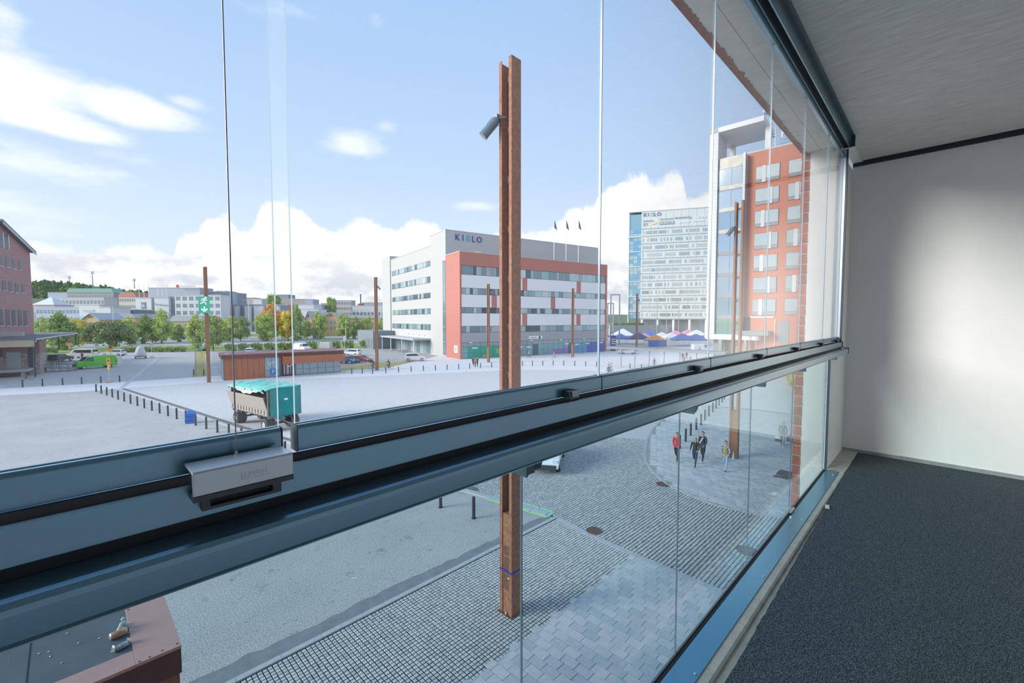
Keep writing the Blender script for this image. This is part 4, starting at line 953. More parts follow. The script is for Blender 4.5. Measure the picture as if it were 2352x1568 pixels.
MB().path([(1.5, -.4, .42), (2.5, 0, .4), (1.5, .4, .42)], .04, 6).build('drawbar', grey_metal, t); MB().box((-1.5, -.95, .38), (1.5, .95, .5)).build('frame', grey_metal, t)
p = put(749, 804); t = thing('box_trailer', 'grey box trailer parked right of the white panel van', 'trailer', p, -.8)
bev(MB().box((-1.5, -1.0, .5), (1.5, 1.0, 2.3)).build('box', M('trailer_grey', (.55, .54, .53), .6), t), .12); MB().path([(1.5, 0, .45), (2.6, 0, .45)], .05, 6).build('drawbar', grey_metal, t)
for s in (-1, 1): link('wheel', CWH, t, (0, s * .9, .32))
for k in range(2): MB().box((-1.52, -.95 + k * .96, .6), (-1.5, -.05 + k * .96, 2.2)).build('door', M('trailer_door', (.5, .5, .49), .6), t)

# ---- street signs
yel = M('sign_yellow', (.85, .42, .02), .5); sblue = M('sign_navy', (.06, .08, .42), .5); sred = M('sign_red', (.65, .05, .05), .5)
def face_cam(p): return math.atan2(p[1], p[0]) - math.pi / 2
def sign(px, py, ytop, label, plates, pole_m=grey_metal, foot=None):
    p = atz(px, py); h = zat(p, ytop); k = math.hypot(p[0], p[1]) / FPX * math.cos(face_cam(p) + math.pi / 2 - AZ)
    t = thing('street_sign', label, 'sign', (p[0], p[1], 0), face_cam(p)); MB().tube((0, 0, 0), (0, 0, h), .045, 8).build('pole', pole_m, t)
    for kind, y0, y1, w, m in plates:
        z1, z0 = zat(p, y0), zat(p, y1); r = (z1 - z0) / 2; w = w * k * .86
        if kind == 'disc':
            b = MB().tube((0, -.05, (z0 + z1) / 2), (0, -.08, (z0 + z1) / 2), r, 20).build('disc', m[0], t)
            MB().tube((0, -.081, (z0 + z1) / 2), (0, -.09, (z0 + z1) / 2), r * .72, 20).build('disc_face', m[1], b)
            if len(m) > 2: MB().ext([(-r * .55, z0 + r * .55), (-r * .42, z0 + r * .42), (r * .55, z1 - r * .55), (r * .42, z1 - r * .42)], -.096, -.091, 'y').build('slash', m[2], b)
        else:
            b = MB().box((-w / 2, -.08, z0), (w / 2, -.05, z1)).build('plate', m[0], t)
            if len(m) > 1:
                MB().tube((0, -.081, z0 + (z1 - z0) * .62), (0, -.09, z0 + (z1 - z0) * .62), min(w, z1 - z0) * .33, 16).build('no_parking_ring', sred, b); MB().tube((0, -.091, z0 + (z1 - z0) * .62), (0, -.096, z0 + (z1 - z0) * .62), min(w, z1 - z0) * .25, 16).build('no_parking_face', sblue, b)
    if foot: bev(MB().box((-.35, -.3, 0), (.35, .3, .22)).build('foot', foot, t), .05)
    return t
sandm = M('sandbag', (.50, .40, .30), .95, bump=.6, bs=12)
sign(159, 816, 777, 'round no parking sign with a yellow plate left of the white minibus', [('disc', 780, 787, 0, (sred, sblue, sred)), ('plate', 787.5, 793, 11, (yel,))])
sign(255, 826, 793, 'yellow no parking sign standing behind the green van', [('plate', 794, 802.5, 10.5, (yel, 1)), ('plate', 803, 806, 9, (yel,)), ('plate', 806, 808.5, 6, (M('sign_lemon', (.85, .68, .05), .5),))])
sign(251, 879, 821, 'tall yellow temporary no parking sign in front of the green van', [('plate', 821.5, 837.5, 7.8, (yel, 1)), ('plate', 838, 849, 5.0, (MT['sign_lemon'],))], steel, sandm)
sign(349, 820, 786.5, 'grey back of a round sign on a yellow foot beside the covered trailer', [('disc', 787, 795, 0, (M('sign_back', (.55, .58, .62), .5), MT['sign_back']))], white_metal, M('yellow_foot', (.70, .50, .12), .8))
sign(791, 801, 772, 'white rectangular road sign beyond the box trailer', [('plate', 771, 783, 6, (sgn_w,))], white_metal)
sign(463, 827, 784, 'small blue bus stop sign on a grey pole left of the exit-sign mast', [('plate', 788, 796, 4, (M('sign_azure', (.08, .30, .62), .5),)), ('plate', 797, 802, 5, (M('sign_mint', (.10, .62, .45), .5),))])
# street lamps
def street_lamp(px, py, ytop, label, m=grey_metal, arms=1, r=.06, al=1.2):
    p = atz(px, py); h = zat(p, ytop); t = thing('street_lamp', label, 'lamp post', (p[0], p[1], 0), face_cam(p))
    MB().tube((0, 0, 0), (0, 0, h), r, 8, r * .6).build('pole', m, t)
    for s in ((-1,) if arms == 1 else (-1, 1)):
        MB().path([(0, 0, h), (s * al, 0, h + .15)], r * .5, 6).build('arm', m, t); MB().box((s * al - .35, -.12, h + .08), (s * al + .35, .12, h + .2)).build('lantern', m, t)
    return t
street_lamp(450, 861, 773, 'grey street lamp with a flat lantern left of the dry verge')
street_lamp(464, 815, 762, 'thinner grey street lamp behind the blue bus stop sign')
for px, py, yt, lab in ((573, 781, 690, 'tall pale double lamp post left of the glazing gap'), (645, 779, 725, 'pale lamp post behind the maple trees'), (795, 792, 755, 'thin pale lamp post behind the white road sign'), (262, 778, 702, 'tall pale lamp post before the yellow station house'), (875, 775, 690, 'pale lamp post beside the office stair tower')):
    street_lamp(px, py, yt, lab, white_metal, 2 if px == 573 else 1, .12, 2.0)
# white ramp handrail by the exit mast
pp = [atz(x, y) for x, y in ((475, 806), (473, 830), (480, 857), (512, 856))]
t = thing('guard_rail', 'white tubular guard rail bending round behind the exit-sign mast', 'railing', (pp[0][0], pp[0][1], 0)); o0 = pp[0]
MB().path([(q[0] - o0[0], q[1] - o0[1], .95) for q in pp], .045, 6).build('rail', white_metal, t)
for q in pp: MB().tube((q[0] - o0[0], q[1] - o0[1], 0), (q[0] - o0[0], q[1] - o0[1], .98), .05, 6).build('post', white_metal, t)
pp = [atz(784, 846.5), atz(850, 838)]; t = thing('guard_rail', 'low pale guard rail in front of the blue and red cars', 'railing', (pp[0][0], pp[0][1], 0), math.atan2(pp[1][1] - pp[0][1], pp[1][0] - pp[0][0])); l = math.dist(pp[0], pp[1])
MB().box((0, -.03, .35), (l, .03, .62)).build('rail', M('pale_rail', (.60, .60, .58), .6), t)
for k in range(6): MB().box((l * k / 5 - .06, -.06, 0), (l * k / 5 + .06, .06, .4)).build('post', MT['pale_rail'], t)
# ================================================================== buildings
def rot2(p, o, ang):
    c, s = math.cos(math.radians(ang)), math.sin(math.radians(ang)); return (o[0] + p[0] * c - p[1] * s, o[1] + p[0] * s + p[1] * c)
def wtones(nm, cols, r=.12, me=.3): return [M('%s_%d' % (nm, i), c, r, me) for i, c in enumerate(cols)]
gl_t = wtones('office_glass', [(.20, .30, .34), (.30, .42, .46), (.42, .54, .57), (.10, .14, .17), (.52, .60, .60)])
navy = M('letter_navy', (.035, .05, .30), .5); cyan = M('letter_cyan', (.10, .48, .72), .5)
def letters(word, par, pos, h, mats, gap=None, rot=(math.pi / 2, 0, 0), depth=.06):
    """pos: list of x per letter (left edges); y, z given"""
    for ch, x, m in zip(word, pos[0], mats):
        me = text_mesh(ch, h / .70, depth, 'LEFT', 'letter'); me.materials.append(m)
        o = link('letter', me, par, (x, pos[1], pos[2])); o.rotation_euler = rot
# ---- white and red office block
C0, g = (59.627, 74.493), -12.4
KB = thing('office_block', 'white and red clad office block with window bands and rooftop blue lettering', 'building', (*C0, 0), math.radians(g))
kl = lambda u, v: rot2((u, v), C0, g)
ku2 = lambda px, v=0: along(kl(0, v), g, px)
white_clad = lines_mat('white_cladding', (.53, .52, .495), (.455, .445, .425), .75, 'Z', .05); red_clad = lines_mat('red_cladding', (.55, .20, .155), (.45, .155, .12), .7, 'Z', .05)
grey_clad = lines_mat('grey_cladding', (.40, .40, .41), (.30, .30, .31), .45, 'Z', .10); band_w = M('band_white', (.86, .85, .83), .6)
UE, V1, V2, V3, V4 = 44.1, 7.21, 16.23, 47.07, 55.6
MB().box((0, .3, 0), (UE, V1, 23.2)).build('red_volume', red_clad, KB)
MB().box((0, 0, 20.41), (UE, .3, 23.2)).build('red_frame', red_clad, KB); MB().box((0, 0, 0), (.42, .3, 20.41)).build('red_frame', red_clad, KB); MB().box((43.45, 0, 0), (UE, .3, 20.41)).build('red_frame', red_clad, KB)
MB().box((-.06, -.06, 23.2), (UE + .06, V1, 23.38)).build('parapet', M('parapet_pale', (.62, .48, .44), .6), KB)
MB().box((.02, V1, 0), (47.7, V2, 29.0)).build('tall_volume', white_clad, KB); MB().box((-.04, V1 - .06, 29.0), (47.76, V2, 29.2)).build('parapet', M('parapet_grey', (.52, .52, .52), .6), KB)
MB().box((.02, V2, 0), (26, V3, 26.6)).build('low_volume', white_clad, KB); MB().box((-.04, V2, 26.6), (26, V3, 26.8)).build('parapet', MT['parapet_grey'], KB)
MB().box((-.1, V3 + .5, 0), (8, V4, 28.0)).build('stair_tower', M('tower_pale', (.52, .515, .50), .6), KB); MB().box((.3, V3, 0), (8, V3 + .5, 26.8)).build('recess', grey_metal, KB)
MB().box((-.04, V1 + .05, .4), (.02, 8.92, 22.2)).build('glass_strip', win_glass, KB)
for k in range(6): MB().box((-.07, V1 + .05, 3.4 + k * 3.5), (-.03, 8.92, 3.55 + k * 3.5)).build('transom', grey_metal, KB)
rows = [(18.36, 20.41), (14.10, 15.55), (10.01, 11.33), (5.73, 7.22)]
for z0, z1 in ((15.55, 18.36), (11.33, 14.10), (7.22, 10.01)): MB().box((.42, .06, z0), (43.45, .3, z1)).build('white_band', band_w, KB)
wc = {}
def window(par, m, w, h, loc, rz=0.0, name='window'):
    k = (m.name, round(w, 2), round(h, 2)); me = wc.get(k)
    if me is None: me = wc[k] = MB().box((0, 0, 0), (w, .06, h)).me(name, m)
    o = link(name, me, par, loc); o.rotation_euler = (0, 0, rz); return o
fr_dark = M('window_band_dark', (.10, .12, .13), .4)
for z0, z1 in rows:
    MB().box((.42, .20, z0), (43.45, .3, z1)).build('window_band', fr_dark, KB); u = .55
    while u < 43.2:
        w = random.choice((1.0, 1.0, 1.4, 2.2, 2.3, .7)); w = min(w, 43.38 - u)
        if w > .3: window(KB, random.choice(gl_t if u < 26 else gl_t[:3] + [gl_t[2]]), w - .07, z1 - z0 - .16, (u, .13, z0 + .08))
        u += w
for us, z0, z1 in (((16.4, 33.3), 15.5, 18.4), ((8.0, 24.9), 11.3, 14.1), ((16.4, 33.3), 7.2, 10.05)):
    for u in us: MB().box((u, .0, z0), (u + 1.35, .06, z1)).build('accent_panel', red_clad, KB)
MB().box((.42, .05, 3.62), (43.45, .3, 5.73)).build('cladding_band', grey_clad, KB)
MB().box((.42, .22, 0), (43.45, .3, 3.62)).build('shop_backing', fr_dark, KB)
shop = dict(t=M('shop_teal', (.22, .40, .42), .12, .3), g=M('shop_green', (.02, .38, .24), .3), p=M('shop_purple', (.33, .20, .50), .3), b=M('shop_blue', (.10, .14, .48), .3), c=M('shop_cyan', (.12, .35, .55), .3), d=M('shop_dark', (.10, .15, .18), .12, .3))
pat = 'tgggggttttttdtttpppdcccbbbb'; w = 43.03 / len(pat)
for i, k in enumerate(pat):
    u = .42 + i * w; window(KB, M('shop_grey', (.34, .40, .41), .15, .3), w - .06, .85, (u + .03, .15, 2.72), name='shop_window')
    window(KB, shop[k] if k != 'p' else shop['t'], w - .06, 1.35, (u + .03, .15, 1.33), name='shop_window'); window(KB, shop[k], w - .06, 1.2, (u + .03, .15, .08), name='shop_window')
for px0, px1, y0, y1 in ((1214.5, 1245, 771.6, 778), ):
    u0, u1 = ku2(px0), ku2(px1); q = kl(u0, 0); s_ = MB().box((u0, -.12, zat(q, y1)), (u1, .04, zat(q, y0))).build('shop_sign', sgn_w, KB); MB().box((u0 + .5, -.14, zat(q, 776)), (u0 + 2.2, -.12, zat(q, 774))).build('sign_print', grey_metal, s_); MB().tube((u1 - .8, -.14, zat(q, 775)), (u1 - .8, -.12, zat(q, 775)), .3, 12).build('sign_dot', dark_metal, s_)
for u, z in ((3.0, 2.2), (15.2, 2.0), (17.6, 1.9), (29.5, 2.35), (33, 2.1), (36.6, 2.2), (41.5, 2.3)): MB().box((u, .09, z), (u + 1.3, .14, z + .28)).build('window_print', sgn_w, KB)
for k in range(3): MB().box((9.2, .09, 1.0 + k * .35), (11.0, .14, 1.15 + k * .35)).build('window_print', M('lime_print', (.55, .75, .12), .5), KB)
for u in (2.2, 10.8, 18.5, 27.6, 35.4): MB().box((u, -.5, 3.5), (u + .5, .05, 3.66)).build('downlight', sgn_w, KB)
s_ = MB().box((-.06, 1.2, 1.3), (.0, 2.9, 2.9)).build('wall_sign', sgn_w, KB); me = text_mesh('U', 1.3, .02); me.materials.append(navy); o = link('letter', me, s_, (-.08, 2.05, 1.65)); o.rotation_euler = (math.pi / 2, 0, -math.pi / 2)
q = kl(0, V1); zl, zh = 26.97, 28.36
letters('KILO', KB, ([along(q, g, p) for p in (1046, 1062, 1084, 1094.5)], V1 - .08, zl), zh - zl, [navy] * 4)
ue = along(q, g, 1072)
for k in range(3): MB().box((ue, V1 - .12, zl + k * .53), (ue + .95, V1 - .02, zl + k * .53 + .33)).build('letter_bar', cyan, KB)
MB().box((along(q, g, 1088), V1 - .06, 23.4), (along(q, g, 1106), V1, 24.9)).build('roof_door', M('pale_door', (.74, .73, .70), .6), KB)
for px, z1 in ((1271.5, 33.8), (1299, 34.2), (1327, 34.7)):
    u = along(kl(0, 1), g, px); MB().tube((u, 1, 23.2), (u, 1, z1), .07, 8).build('flag_pole', white_metal, KB)
    fl = MB().mesh([(u, 1, z1 - .2), (u, 1, z1 - 2.3), (u + 1.1, 1.1, z1 - 2.9), (u + .65, 1.05, z1 - 1.5), (u, 1.03, z1 - .2), (u, 1.03, z1 - 2.3), (u + 1.1, 1.13, z1 - 2.9), (u + .65, 1.08, z1 - 1.5)], [(0, 1, 2, 3), (7, 6, 5, 4), (0, 3, 7, 4), (1, 5, 6, 2), (3, 2, 6, 7)]); fl.build('flag', M('flag_navy', (.16, .20, .30), .8), KB)
for z0, z1 in ((21.75, 23.15), (17.73, 19.3), (13.96, 15.3), (9.99, 11.43), (6.01, 7.46)):
    MB().box((-.02, V2 + .1, z0), (.03, 46.2, z1)).build('window_band', fr_dark, KB); v = V2 + .2
    while v < 46:
        w = min(random.choice((1.1, 1.1, 1.8, 2.4)), 46.1 - v)
        if w > .3: window(KB, random.choice(gl_t), w - .08, z1 - z0 - .14, (-.06, v + w - .08, z0 + .07), -math.pi / 2)
        v += w
for v in (20, 24, 28, 32): MB().tube((-.02, v, 4.6), (-.1, v, 4.6), .12, 8).build('vent', grey_metal, KB)
MB().box((-4.5, V2 + .3, 3.55), (.02, 44, 3.95)).build('entrance_canopy', M('canopy_grey', (.46, .48, .50), .5), KB)
for v in (17, 26, 35, 43): MB().tube((-4.1, v, 0), (-4.1, v, 3.55), .12, 8).build('canopy_post', white_metal, KB)
for k in range(12): window(KB, gl_t[k % 3], 2.2, 3.3, (-.06, V2 + 2.6 + k * 2.3, .1), -math.pi / 2, 'entrance_glass')
MB().box((-6.5, 44, 0), (.0, 62, 5.3)).build('annex', lines_mat('annex_grey', (.21, .25, .28), (.16, .19, .21), 1.6, 'Y', .04), KB)
for k in range(2): MB().box((-6.56, 45 + k * 4, .1), (-6.5, 48.8 + k * 4, 3.0)).build('annex_door', M('annex_door', (.18, .22, .245), .5), KB)

# ---- hotel tower
Ph, gh = (75.408, 20.209), -87.4
HB = thing('hotel', 'tall brick-red clad hotel with pale portal frame and glazed stair bay', 'building', (*Ph, 0), math.radians(gh))
hl = lambda u, v=0: rot2((u, v), Ph, gh)
hu = lambda px, v=0.0: along(hl(0, v), gh, px)
hz = lambda px, py, v=0.0: zat(hl(hu(px, v), v), py)
red_board = lines_mat('hotel_boards', (.56, .185, .11), (.46, .14, .085), .40, 'Z', .12); pale = lines_mat('pale_grid', (.66, .66, .65), (.52, .52, .52), .62, 'Z', .10)
U0 = hu(1703); HT0 = hz(1710, 353)
MB().box((U0, .05, 0), (16, 16, HT0)).build('body', red_board, HB); MB().box((U0 - .1, 0, HT0), (16.1, 16.1, HT0 + .25)).build('parapet', MT['parapet_grey'], HB)
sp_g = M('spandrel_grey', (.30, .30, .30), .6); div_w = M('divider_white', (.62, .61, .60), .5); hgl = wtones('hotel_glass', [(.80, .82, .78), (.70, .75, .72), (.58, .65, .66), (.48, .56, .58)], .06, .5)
for r in range(7):
    zt = 32.05 - 3.38 * r; zb = zt - 2.45
    for c, (a, b) in enumerate(((1726.5, 1780.5), (1800, 1845))):
        u0, u1 = hu(a) + .0, hu(b); odd = (r + c) % 2 == 0
        ud = u0 + (u1 - u0) * ((.27 if odd else .57) if c == 0 else (.37 if odd else .76)); dw = .52
        MB().box((u0, -.02, zb), (u1, .06, zt)).build('window_frame', fr_dark, HB)
        window(HB, sp_g, u1 - u0 - .08, .5, (u0 + .04, -.06, zb + .02), name='spandrel')
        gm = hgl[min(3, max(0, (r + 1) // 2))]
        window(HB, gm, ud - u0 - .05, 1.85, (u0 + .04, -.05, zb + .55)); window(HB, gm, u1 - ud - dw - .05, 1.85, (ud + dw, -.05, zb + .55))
        MB().box((ud, -.14, zb - .03), (ud + dw, -.02, zt + .03)).build('divider', div_w, HB)
    for b in (hu(1880), hu(1930)): window(HB, hgl[1], 2.6, 2.3, (b, -.05, zb + .05))
# glazed stair bay
v = -1.2; B0, B1 = hu(1644, v), hu(1697, v); bt = hz(1650, 364, v)
MB().box((B0 - .1, v + .1, 8), (B1 + .4, .05, bt)).build('stair_bay', M('bay_steel', (.42, .44, .45), .4, .3), HB); bst = M('bay_band', (.30, .29, .26), .35, .3, var=.2, vs=1)
MB().box((B0, v, bt - 1.7), (B1, v + .1, bt)).build('bay_band', bst, HB)
mid = B0 + (B1 - B0) * .54; z = bt - 1.7
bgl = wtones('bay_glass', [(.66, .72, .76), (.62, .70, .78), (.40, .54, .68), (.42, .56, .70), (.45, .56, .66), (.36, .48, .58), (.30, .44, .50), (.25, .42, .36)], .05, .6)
for k in range(8):
    zb = z - 2.75
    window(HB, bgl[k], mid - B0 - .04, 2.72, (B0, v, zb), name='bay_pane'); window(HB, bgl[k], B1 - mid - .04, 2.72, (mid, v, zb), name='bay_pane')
    MB().box((B0, v, zb - .62), (B1, v + .1, zb)).build('bay_band', bst if k < 3 else sp_g, HB); z = zb - .65
MB().box((B1, v - .05, 5.6), (B1 + .35, v + .5, bt + .15)).build('bay_corner', grey_metal, HB)
# portal frame
fv = -1.6; f0, f1 = hu(1621, fv), hu(1640, fv); ft = hz(1623, 298, fv); fb = hz(1618, 778, fv)
MB().box((f0, fv, fb), (f1, fv + 4.5, ft)).build('frame_leg', pale, HB)
f2 = hu(1741, fv)
MB().box((f0, fv, ft - .75), (f2, 6.5, ft)).build('frame_top', M('frame_pale', (.68, .69, .69), .5), HB)
MB().box((f0, fv - .1, fb), (hu(1742, fv), fv + 4, fb + .8)).build('frame_foot', M('frame_white', (.80, .80, .79), .5), HB)
for a, b, v0 in ((1745, 1757, .2), (1667, 1677, 5.6)): MB().box((hu(a, v0), v0, HT0 if v0 < 1 else bt - 3), (hu(b, v0), v0 + .8, ft - .7)).build('frame_post', M('frame_post', (.70, .69, .67), .5), HB)
lad = MB(); lu = hu(1759, .6); lw = hu(1768, .6) - lu
for x in (lu, lu + lw): lad.tube((x, .6, HT0), (x, .6, HT0 + 8), .05, 6)
for k in range(18): lad.tube((lu, .6, HT0 + .4 + k * .42), (lu + lw, .6, HT0 + .4 + k * .42), .03, 5)
lad.build('roof_ladder', white_metal, HB)
zp = hz(1745, 258, .6); MB().tube((hu(1740, .6), .6, zp), (hu(1790, .6), .6, zp + 1.6), .55, 14).build('flue', silver, HB)
zl = hz(1782, 316, .3)
for w_, px, h_, z in (('P', 1780, 1.15, zl), ('A', 1796, 1.15, zl + .15), ('s', 1806, .5, zl - .7)):
    me = text_mesh(w_, h_ / .7, .08, 'LEFT', 'letter'); me.materials.append(sgn_w); o = link('letter', me, HB, (hu(px, .3), .2, z)); o.rotation_euler = (math.pi / 2, 0, 0)
rk = MB()
for z in (HT0 + .55, HT0 + 1.0): rk.tube((hu(1779, .3), .35, z), (hu(1850, .3), .35, z), .05, 6)
for px in (1780, 1800, 1825): rk.tube((hu(px, .3), .35, HT0), (hu(px, .3), .35, zl + .2), .05, 6)
rk.build('sign_rack', M('rack_blue', (.30, .42, .60), .5), HB)
# ground floor: piers, dark recess, canopies
MB().box((hu(1640), -.1, 0), (U0 + .0, 3, 9.3)).build('lobby', M('lobby_dark', (.20, .22, .22), .4), HB)
for a, b in ((1651, 1659), (1709, 1716)): MB().box((hu(a, -1.6), -1.7, 0), (hu(b, -1.6), -.9, fb)).build('pier', M('pier_grey', (.25, .27, .27), .6), HB)
MB().box((hu(1700), -2.2, 6.2), (hu(1772), .05, 6.9)).build('door_canopy', M('canopy_dark', (.25, .26, .26), .6), HB)
for px in (1722, 1737): MB().tube((hu(px, -2), -2.0, 0), (hu(px, -2), -2.0, 6.2), .07, 8).build('canopy_post', grey_metal, HB)
MB().box((hu(1708), -.02, 5.7), (hu(1722), .06, 9.0)).build('tall_window', win_dark, HB); MB().box((hu(1788), -.02, 5.0), (hu(1812), .06, 8.4)).build('tall_window', M('hotel_low_glass', (.30, .34, .36), .1, .3), HB)
MB().box((hu(1722), -.05, 8.9), (hu(1775), .06, 9.1)).build('light_strip', sgn_w, HB)
MB().tube((hu(1780), -.12, 3), (hu(1780), -.12, 8.6), .05, 6).build('downpipe', white_metal, HB)

# ---- glass office tower
Pt, gt = dep(1472, 213), -62.4
TB = thing('glass_tower', 'pale glass office tower with rows of company lettering at its top', 'building', (*Pt, 0), math.radians(gt))
tl = lambda u, v=0: rot2((u, v), Pt, gt)
tu = lambda px, v=0.0: along(tl(0, v), gt, px)
TT = zat(Pt, 487); TBm = zat(Pt, 733); UL, UR = tu(1441), 42
tow = M('tower_white', (.70, .74, .71), .25, .1); flo = M('floor_band', (.44, .46, .44), .5)
MB().box((-.4, 0, TBm), (UR, 18, TT)).build('body', tow, TB); MB().box((UL + .3, .6, TBm + 1.5), (-.4, 18, TT - .8)).build('glass_corner', M('corner_glass', (.32, .50, .58), .08, .5), TB)
MB().box((UL, .2, 0), (UL + .35, .6, TT + .2)).build('corner_mast', white_metal, TB); MB().box((UL, -.1, TT), (UR, 18, TT + .35)).build('parapet', flo, TB)
cgl = wtones('corner_tone', [(.22, .45, .66), (.38, .56, .62), (.46, .60, .60), (.30, .46, .54)], .08, .4)
lines = [525.8 + 17.1 * i for i in range(13)]
for i, y in enumerate(lines):
    z = zat(Pt, y); MB().box((-.4, -.18, z - .18), (UR, 0, z + .18)).build('floor_band', flo, TB)
    if i < 12:
        for k in range(3): window(TB, random.choice(cgl if i > 3 else cgl[:2]), (-.5 - UL) / 3 - .15, 1.5, (UL + .45 + k * (-.5 - UL) / 3, .5, z - 1.9), name='corner_pane'); window(TB, random.choice(cgl), (-.5 - UL) / 3 - .15, 1.5, (UL + .45 + k * (-.5 - UL) / 3, .5, z - 3.6), name='corner_pane')
        u = .1
        while u < 30:
            w = random.choice((1.0, 1.0, 2.2, 3.6, 5.0)); tone = random.choice(((.36, .47, .52), (.46, .53, .53), (.42, .47, .45), (.54, .60, .58)) if i < 8 else ((.34, .37, .36), (.44, .48, .46), (.52, .57, .55)))
            nm = 'tower_glass_%d' % int(tone[0] * 100); window(TB, M(nm, tone, .15, .3), min(w, 31 - u) - .25, 1.55, (u, -.05, z - 2.65)); u += w + (random.choice((0, .5, 1.2)))
        if i % 2: MB().box((UL - .4, .0, z - .3), (-.4, .62, z + .0)).build('corner_band', white_metal, TB)
for k in range(10): MB().box((k * 3.4 + .2, -.08, TBm), (k * 3.4 + .32, .0, TT)).build('mullion', M('mullion', (.60, .64, .62), .4), TB)
MB().box((.5, 4, 0), (UR, 17, TBm)).build('lower_storey', M('low_glass', (.34, .40, .42), .1, .4), TB)
for k in range(6): MB().tube((.5 + k * 7.2, 1, 0), (.5 + k * 7.2, 1, TBm), .6, 10).build('column', white_metal, TB)
zz = lambda px, y: zat(tl(tu(px)), y)
letters('KILO', TB, ([tu(p) for p in (1474, 1483.5, 1497, 1504)], -.25, zz(1480, 497.5)), 1.75, [M('letter_slate', (.15, .17, .30), .5)] * 4)
u = tu(1490)
for k in range(3): MB().box((u, -.3, zz(1480, 497) + k * .68), (u + 1.0, -.1, zz(1480, 497) + k * .68 + .42)).build('letter_bar', M('bar_sky', (.45, .70, .78), .5), TB)
def tword(w_, px0, px1, yb, h, m):
    me = text_mesh(w_, h / .7, .05, 'LEFT'); me.materials.append(m); o = link('lettering', me, TB, (tu(px0), -.28, zz(px0, yb))); o.rotation_euler = (math.pi / 2, 0, 0)
    wd = max(v.co.x for v in me.vertices) - min(v.co.x for v in me.vertices); o.scale = ((tu(px1) - tu(px0)) / wd, 1, 1)
lgrey = M('letter_grey', (.30, .31, .32), .5); lgreen = M('letter_green', (.20, .55, .38), .5); lyel = M('letter_yellow', (.85, .65, .08), .5)
tword('nixu', 1474, 1495, 510, 1.1, lgrey); tword('EY', 1474, 1484, 519.5, 1.4, lgrey); tword('GRAZELIER', 1510, 1541, 505.5, .75, lgreen); tword('BERGGMANS', 1544, 1576, 502.5, .75, lgrey); tword('eus', 1595, 1615, 501, 1.5, sgn_w)
s_ = MB().box((tu(1511), -.24, zz(1511, 516)), (tu(1544), -.16, zz(1511, 509.5))).build('sign_board', lgrey, TB); tword('RLIDICOR', 1512, 1543, 515, .9, sgn_w)
MB().ext([(tu(1492), zz(1492, 517)), (tu(1505), zz(1505, 513)), (tu(1504), zz(1504, 511)), (tu(1499), zz(1499, 513))], -.26, -.18, 'y').build('arrow_logo', lyel, TB)
MB().ext([(tu(1578), zz(1578, 503)), (tu(1584), zz(1584, 499.5)), (tu(1578), zz(1578, 496))], -.26, -.18, 'y').build('arrow_logo', lgreen, TB)
tword('unomial', 1553, 1578, 512.5, .8, sgn_w); tword('fredman', 1586, 1612, 509.5, .8, sgn_w)

# ---- old brick factory with gable
Q = dep(78, 80); gq = 79.0
FB = thing('brick_factory', 'tall old red-brick factory gable at the left edge', 'building', (*Q, 0), math.radians(gq))
ql_ = lambda u, v=0: rot2((u, v), Q, gq)
qu = lambda px: along(Q, gq, px)
qz = lambda px, py: zat(ql_(qu(px)), py)
UP = qu(6); ZE, ZP = qz(77, 578), qz(6, 507); UL_ = 2 * UP
fbrick = brick_mat('factory_brick', (.44, .21, .21), (.36, .17, .175), (.46, .36, .36), .9, .28, 'Object', .03, .85, plane='UZ')
mb = MB(); mb.ext([(UL_, 0), (0, 0), (0, ZE), (UP, ZP), (UL_, ZE)], 0, 24, 'y'); mb.build('body', fbrick, FB)
sl_ = (ZP - ZE) / (0 - UP); rf = M('slate_roof', (.20, .22, .24), .6); sof = M('eave_white', (.55, .56, .58), .6)
MB().ext([(.6, ZE - .6 * sl_), (UP, ZP), (UL_ - .6, ZE - .6 * sl_), (UL_ - .6, ZE - .6 * sl_ + .35), (UP, ZP + .35), (.6, ZE - .6 * sl_ + .35)], -.7, 24.5, 'y').build('roof', rf, FB)
MB().ext([(.62, ZE - .62 * sl_ - .3), (UP, ZP - .3), (UP, ZP), (.62, ZE - .62 * sl_)], -.72, -.6, 'y').build('barge_board', sof, FB)
fwin = M('factory_window', (.075, .09, .12), .4, 0, spec=.3); fsl = M('window_ledge', (.62, .58, .56), .7)
def fw(px0, px1, y0, y1, nm='window'):
    u0, u1 = qu(px0), qu(px1); o = MB().box((u0, -.04, qz(px0, y1)), (u1, .1, qz(px0, y0))).build(nm, fwin, FB); MB().box((u0 - .05, -.10, qz(px0, y1) - .12), (u1 + .05, .05, qz(px0, y1))).build('ledge', fsl, o); return o
for a, b, y0, y1 in ((-8, 1.5, 577, 604), (7, 16, 584.6, 609), (22, 31, 588.5, 612), (36.7, 44, 593, 615.5), (51, 57, 597, 619), (-4, 4.5, 640, 664), (11, 20, 643.5, 666.5), (26, 34, 646, 669), (40, 47.5, 649, 671), (54, 60.5, 651.5, 672), (0, 8, 709.5, 748), (15, 24, 710, 748), (29, 37, 710.5, 748), (43, 51, 711, 748), (56, 64, 712, 748)): fw(a, b, y0, y1)
for a, b in ((-12, 4.5), (5.5, 18), (19, 30)):
    o = MB().box((qu(a), -.05, qz(a, 561 + a * .32)), (qu(b), .1, qz(a, 528 + a * .35))).build('gable_window', fwin, FB); MB().box((qu(b), -.08, qz(a, 562 + a * .32)), (qu(b) + .25, .1, qz(a, 527 + a * .35))).build('mullion', white_metal, o)
for px, y0, y1 in ((63.5, 601, 606), (65.5, 653, 658), (69, 713, 719)): MB().box((qu(px), -.02, qz(px, y1)), (qu(px + 2), .1, qz(px, y0))).build('vent_slit', fwin, FB)
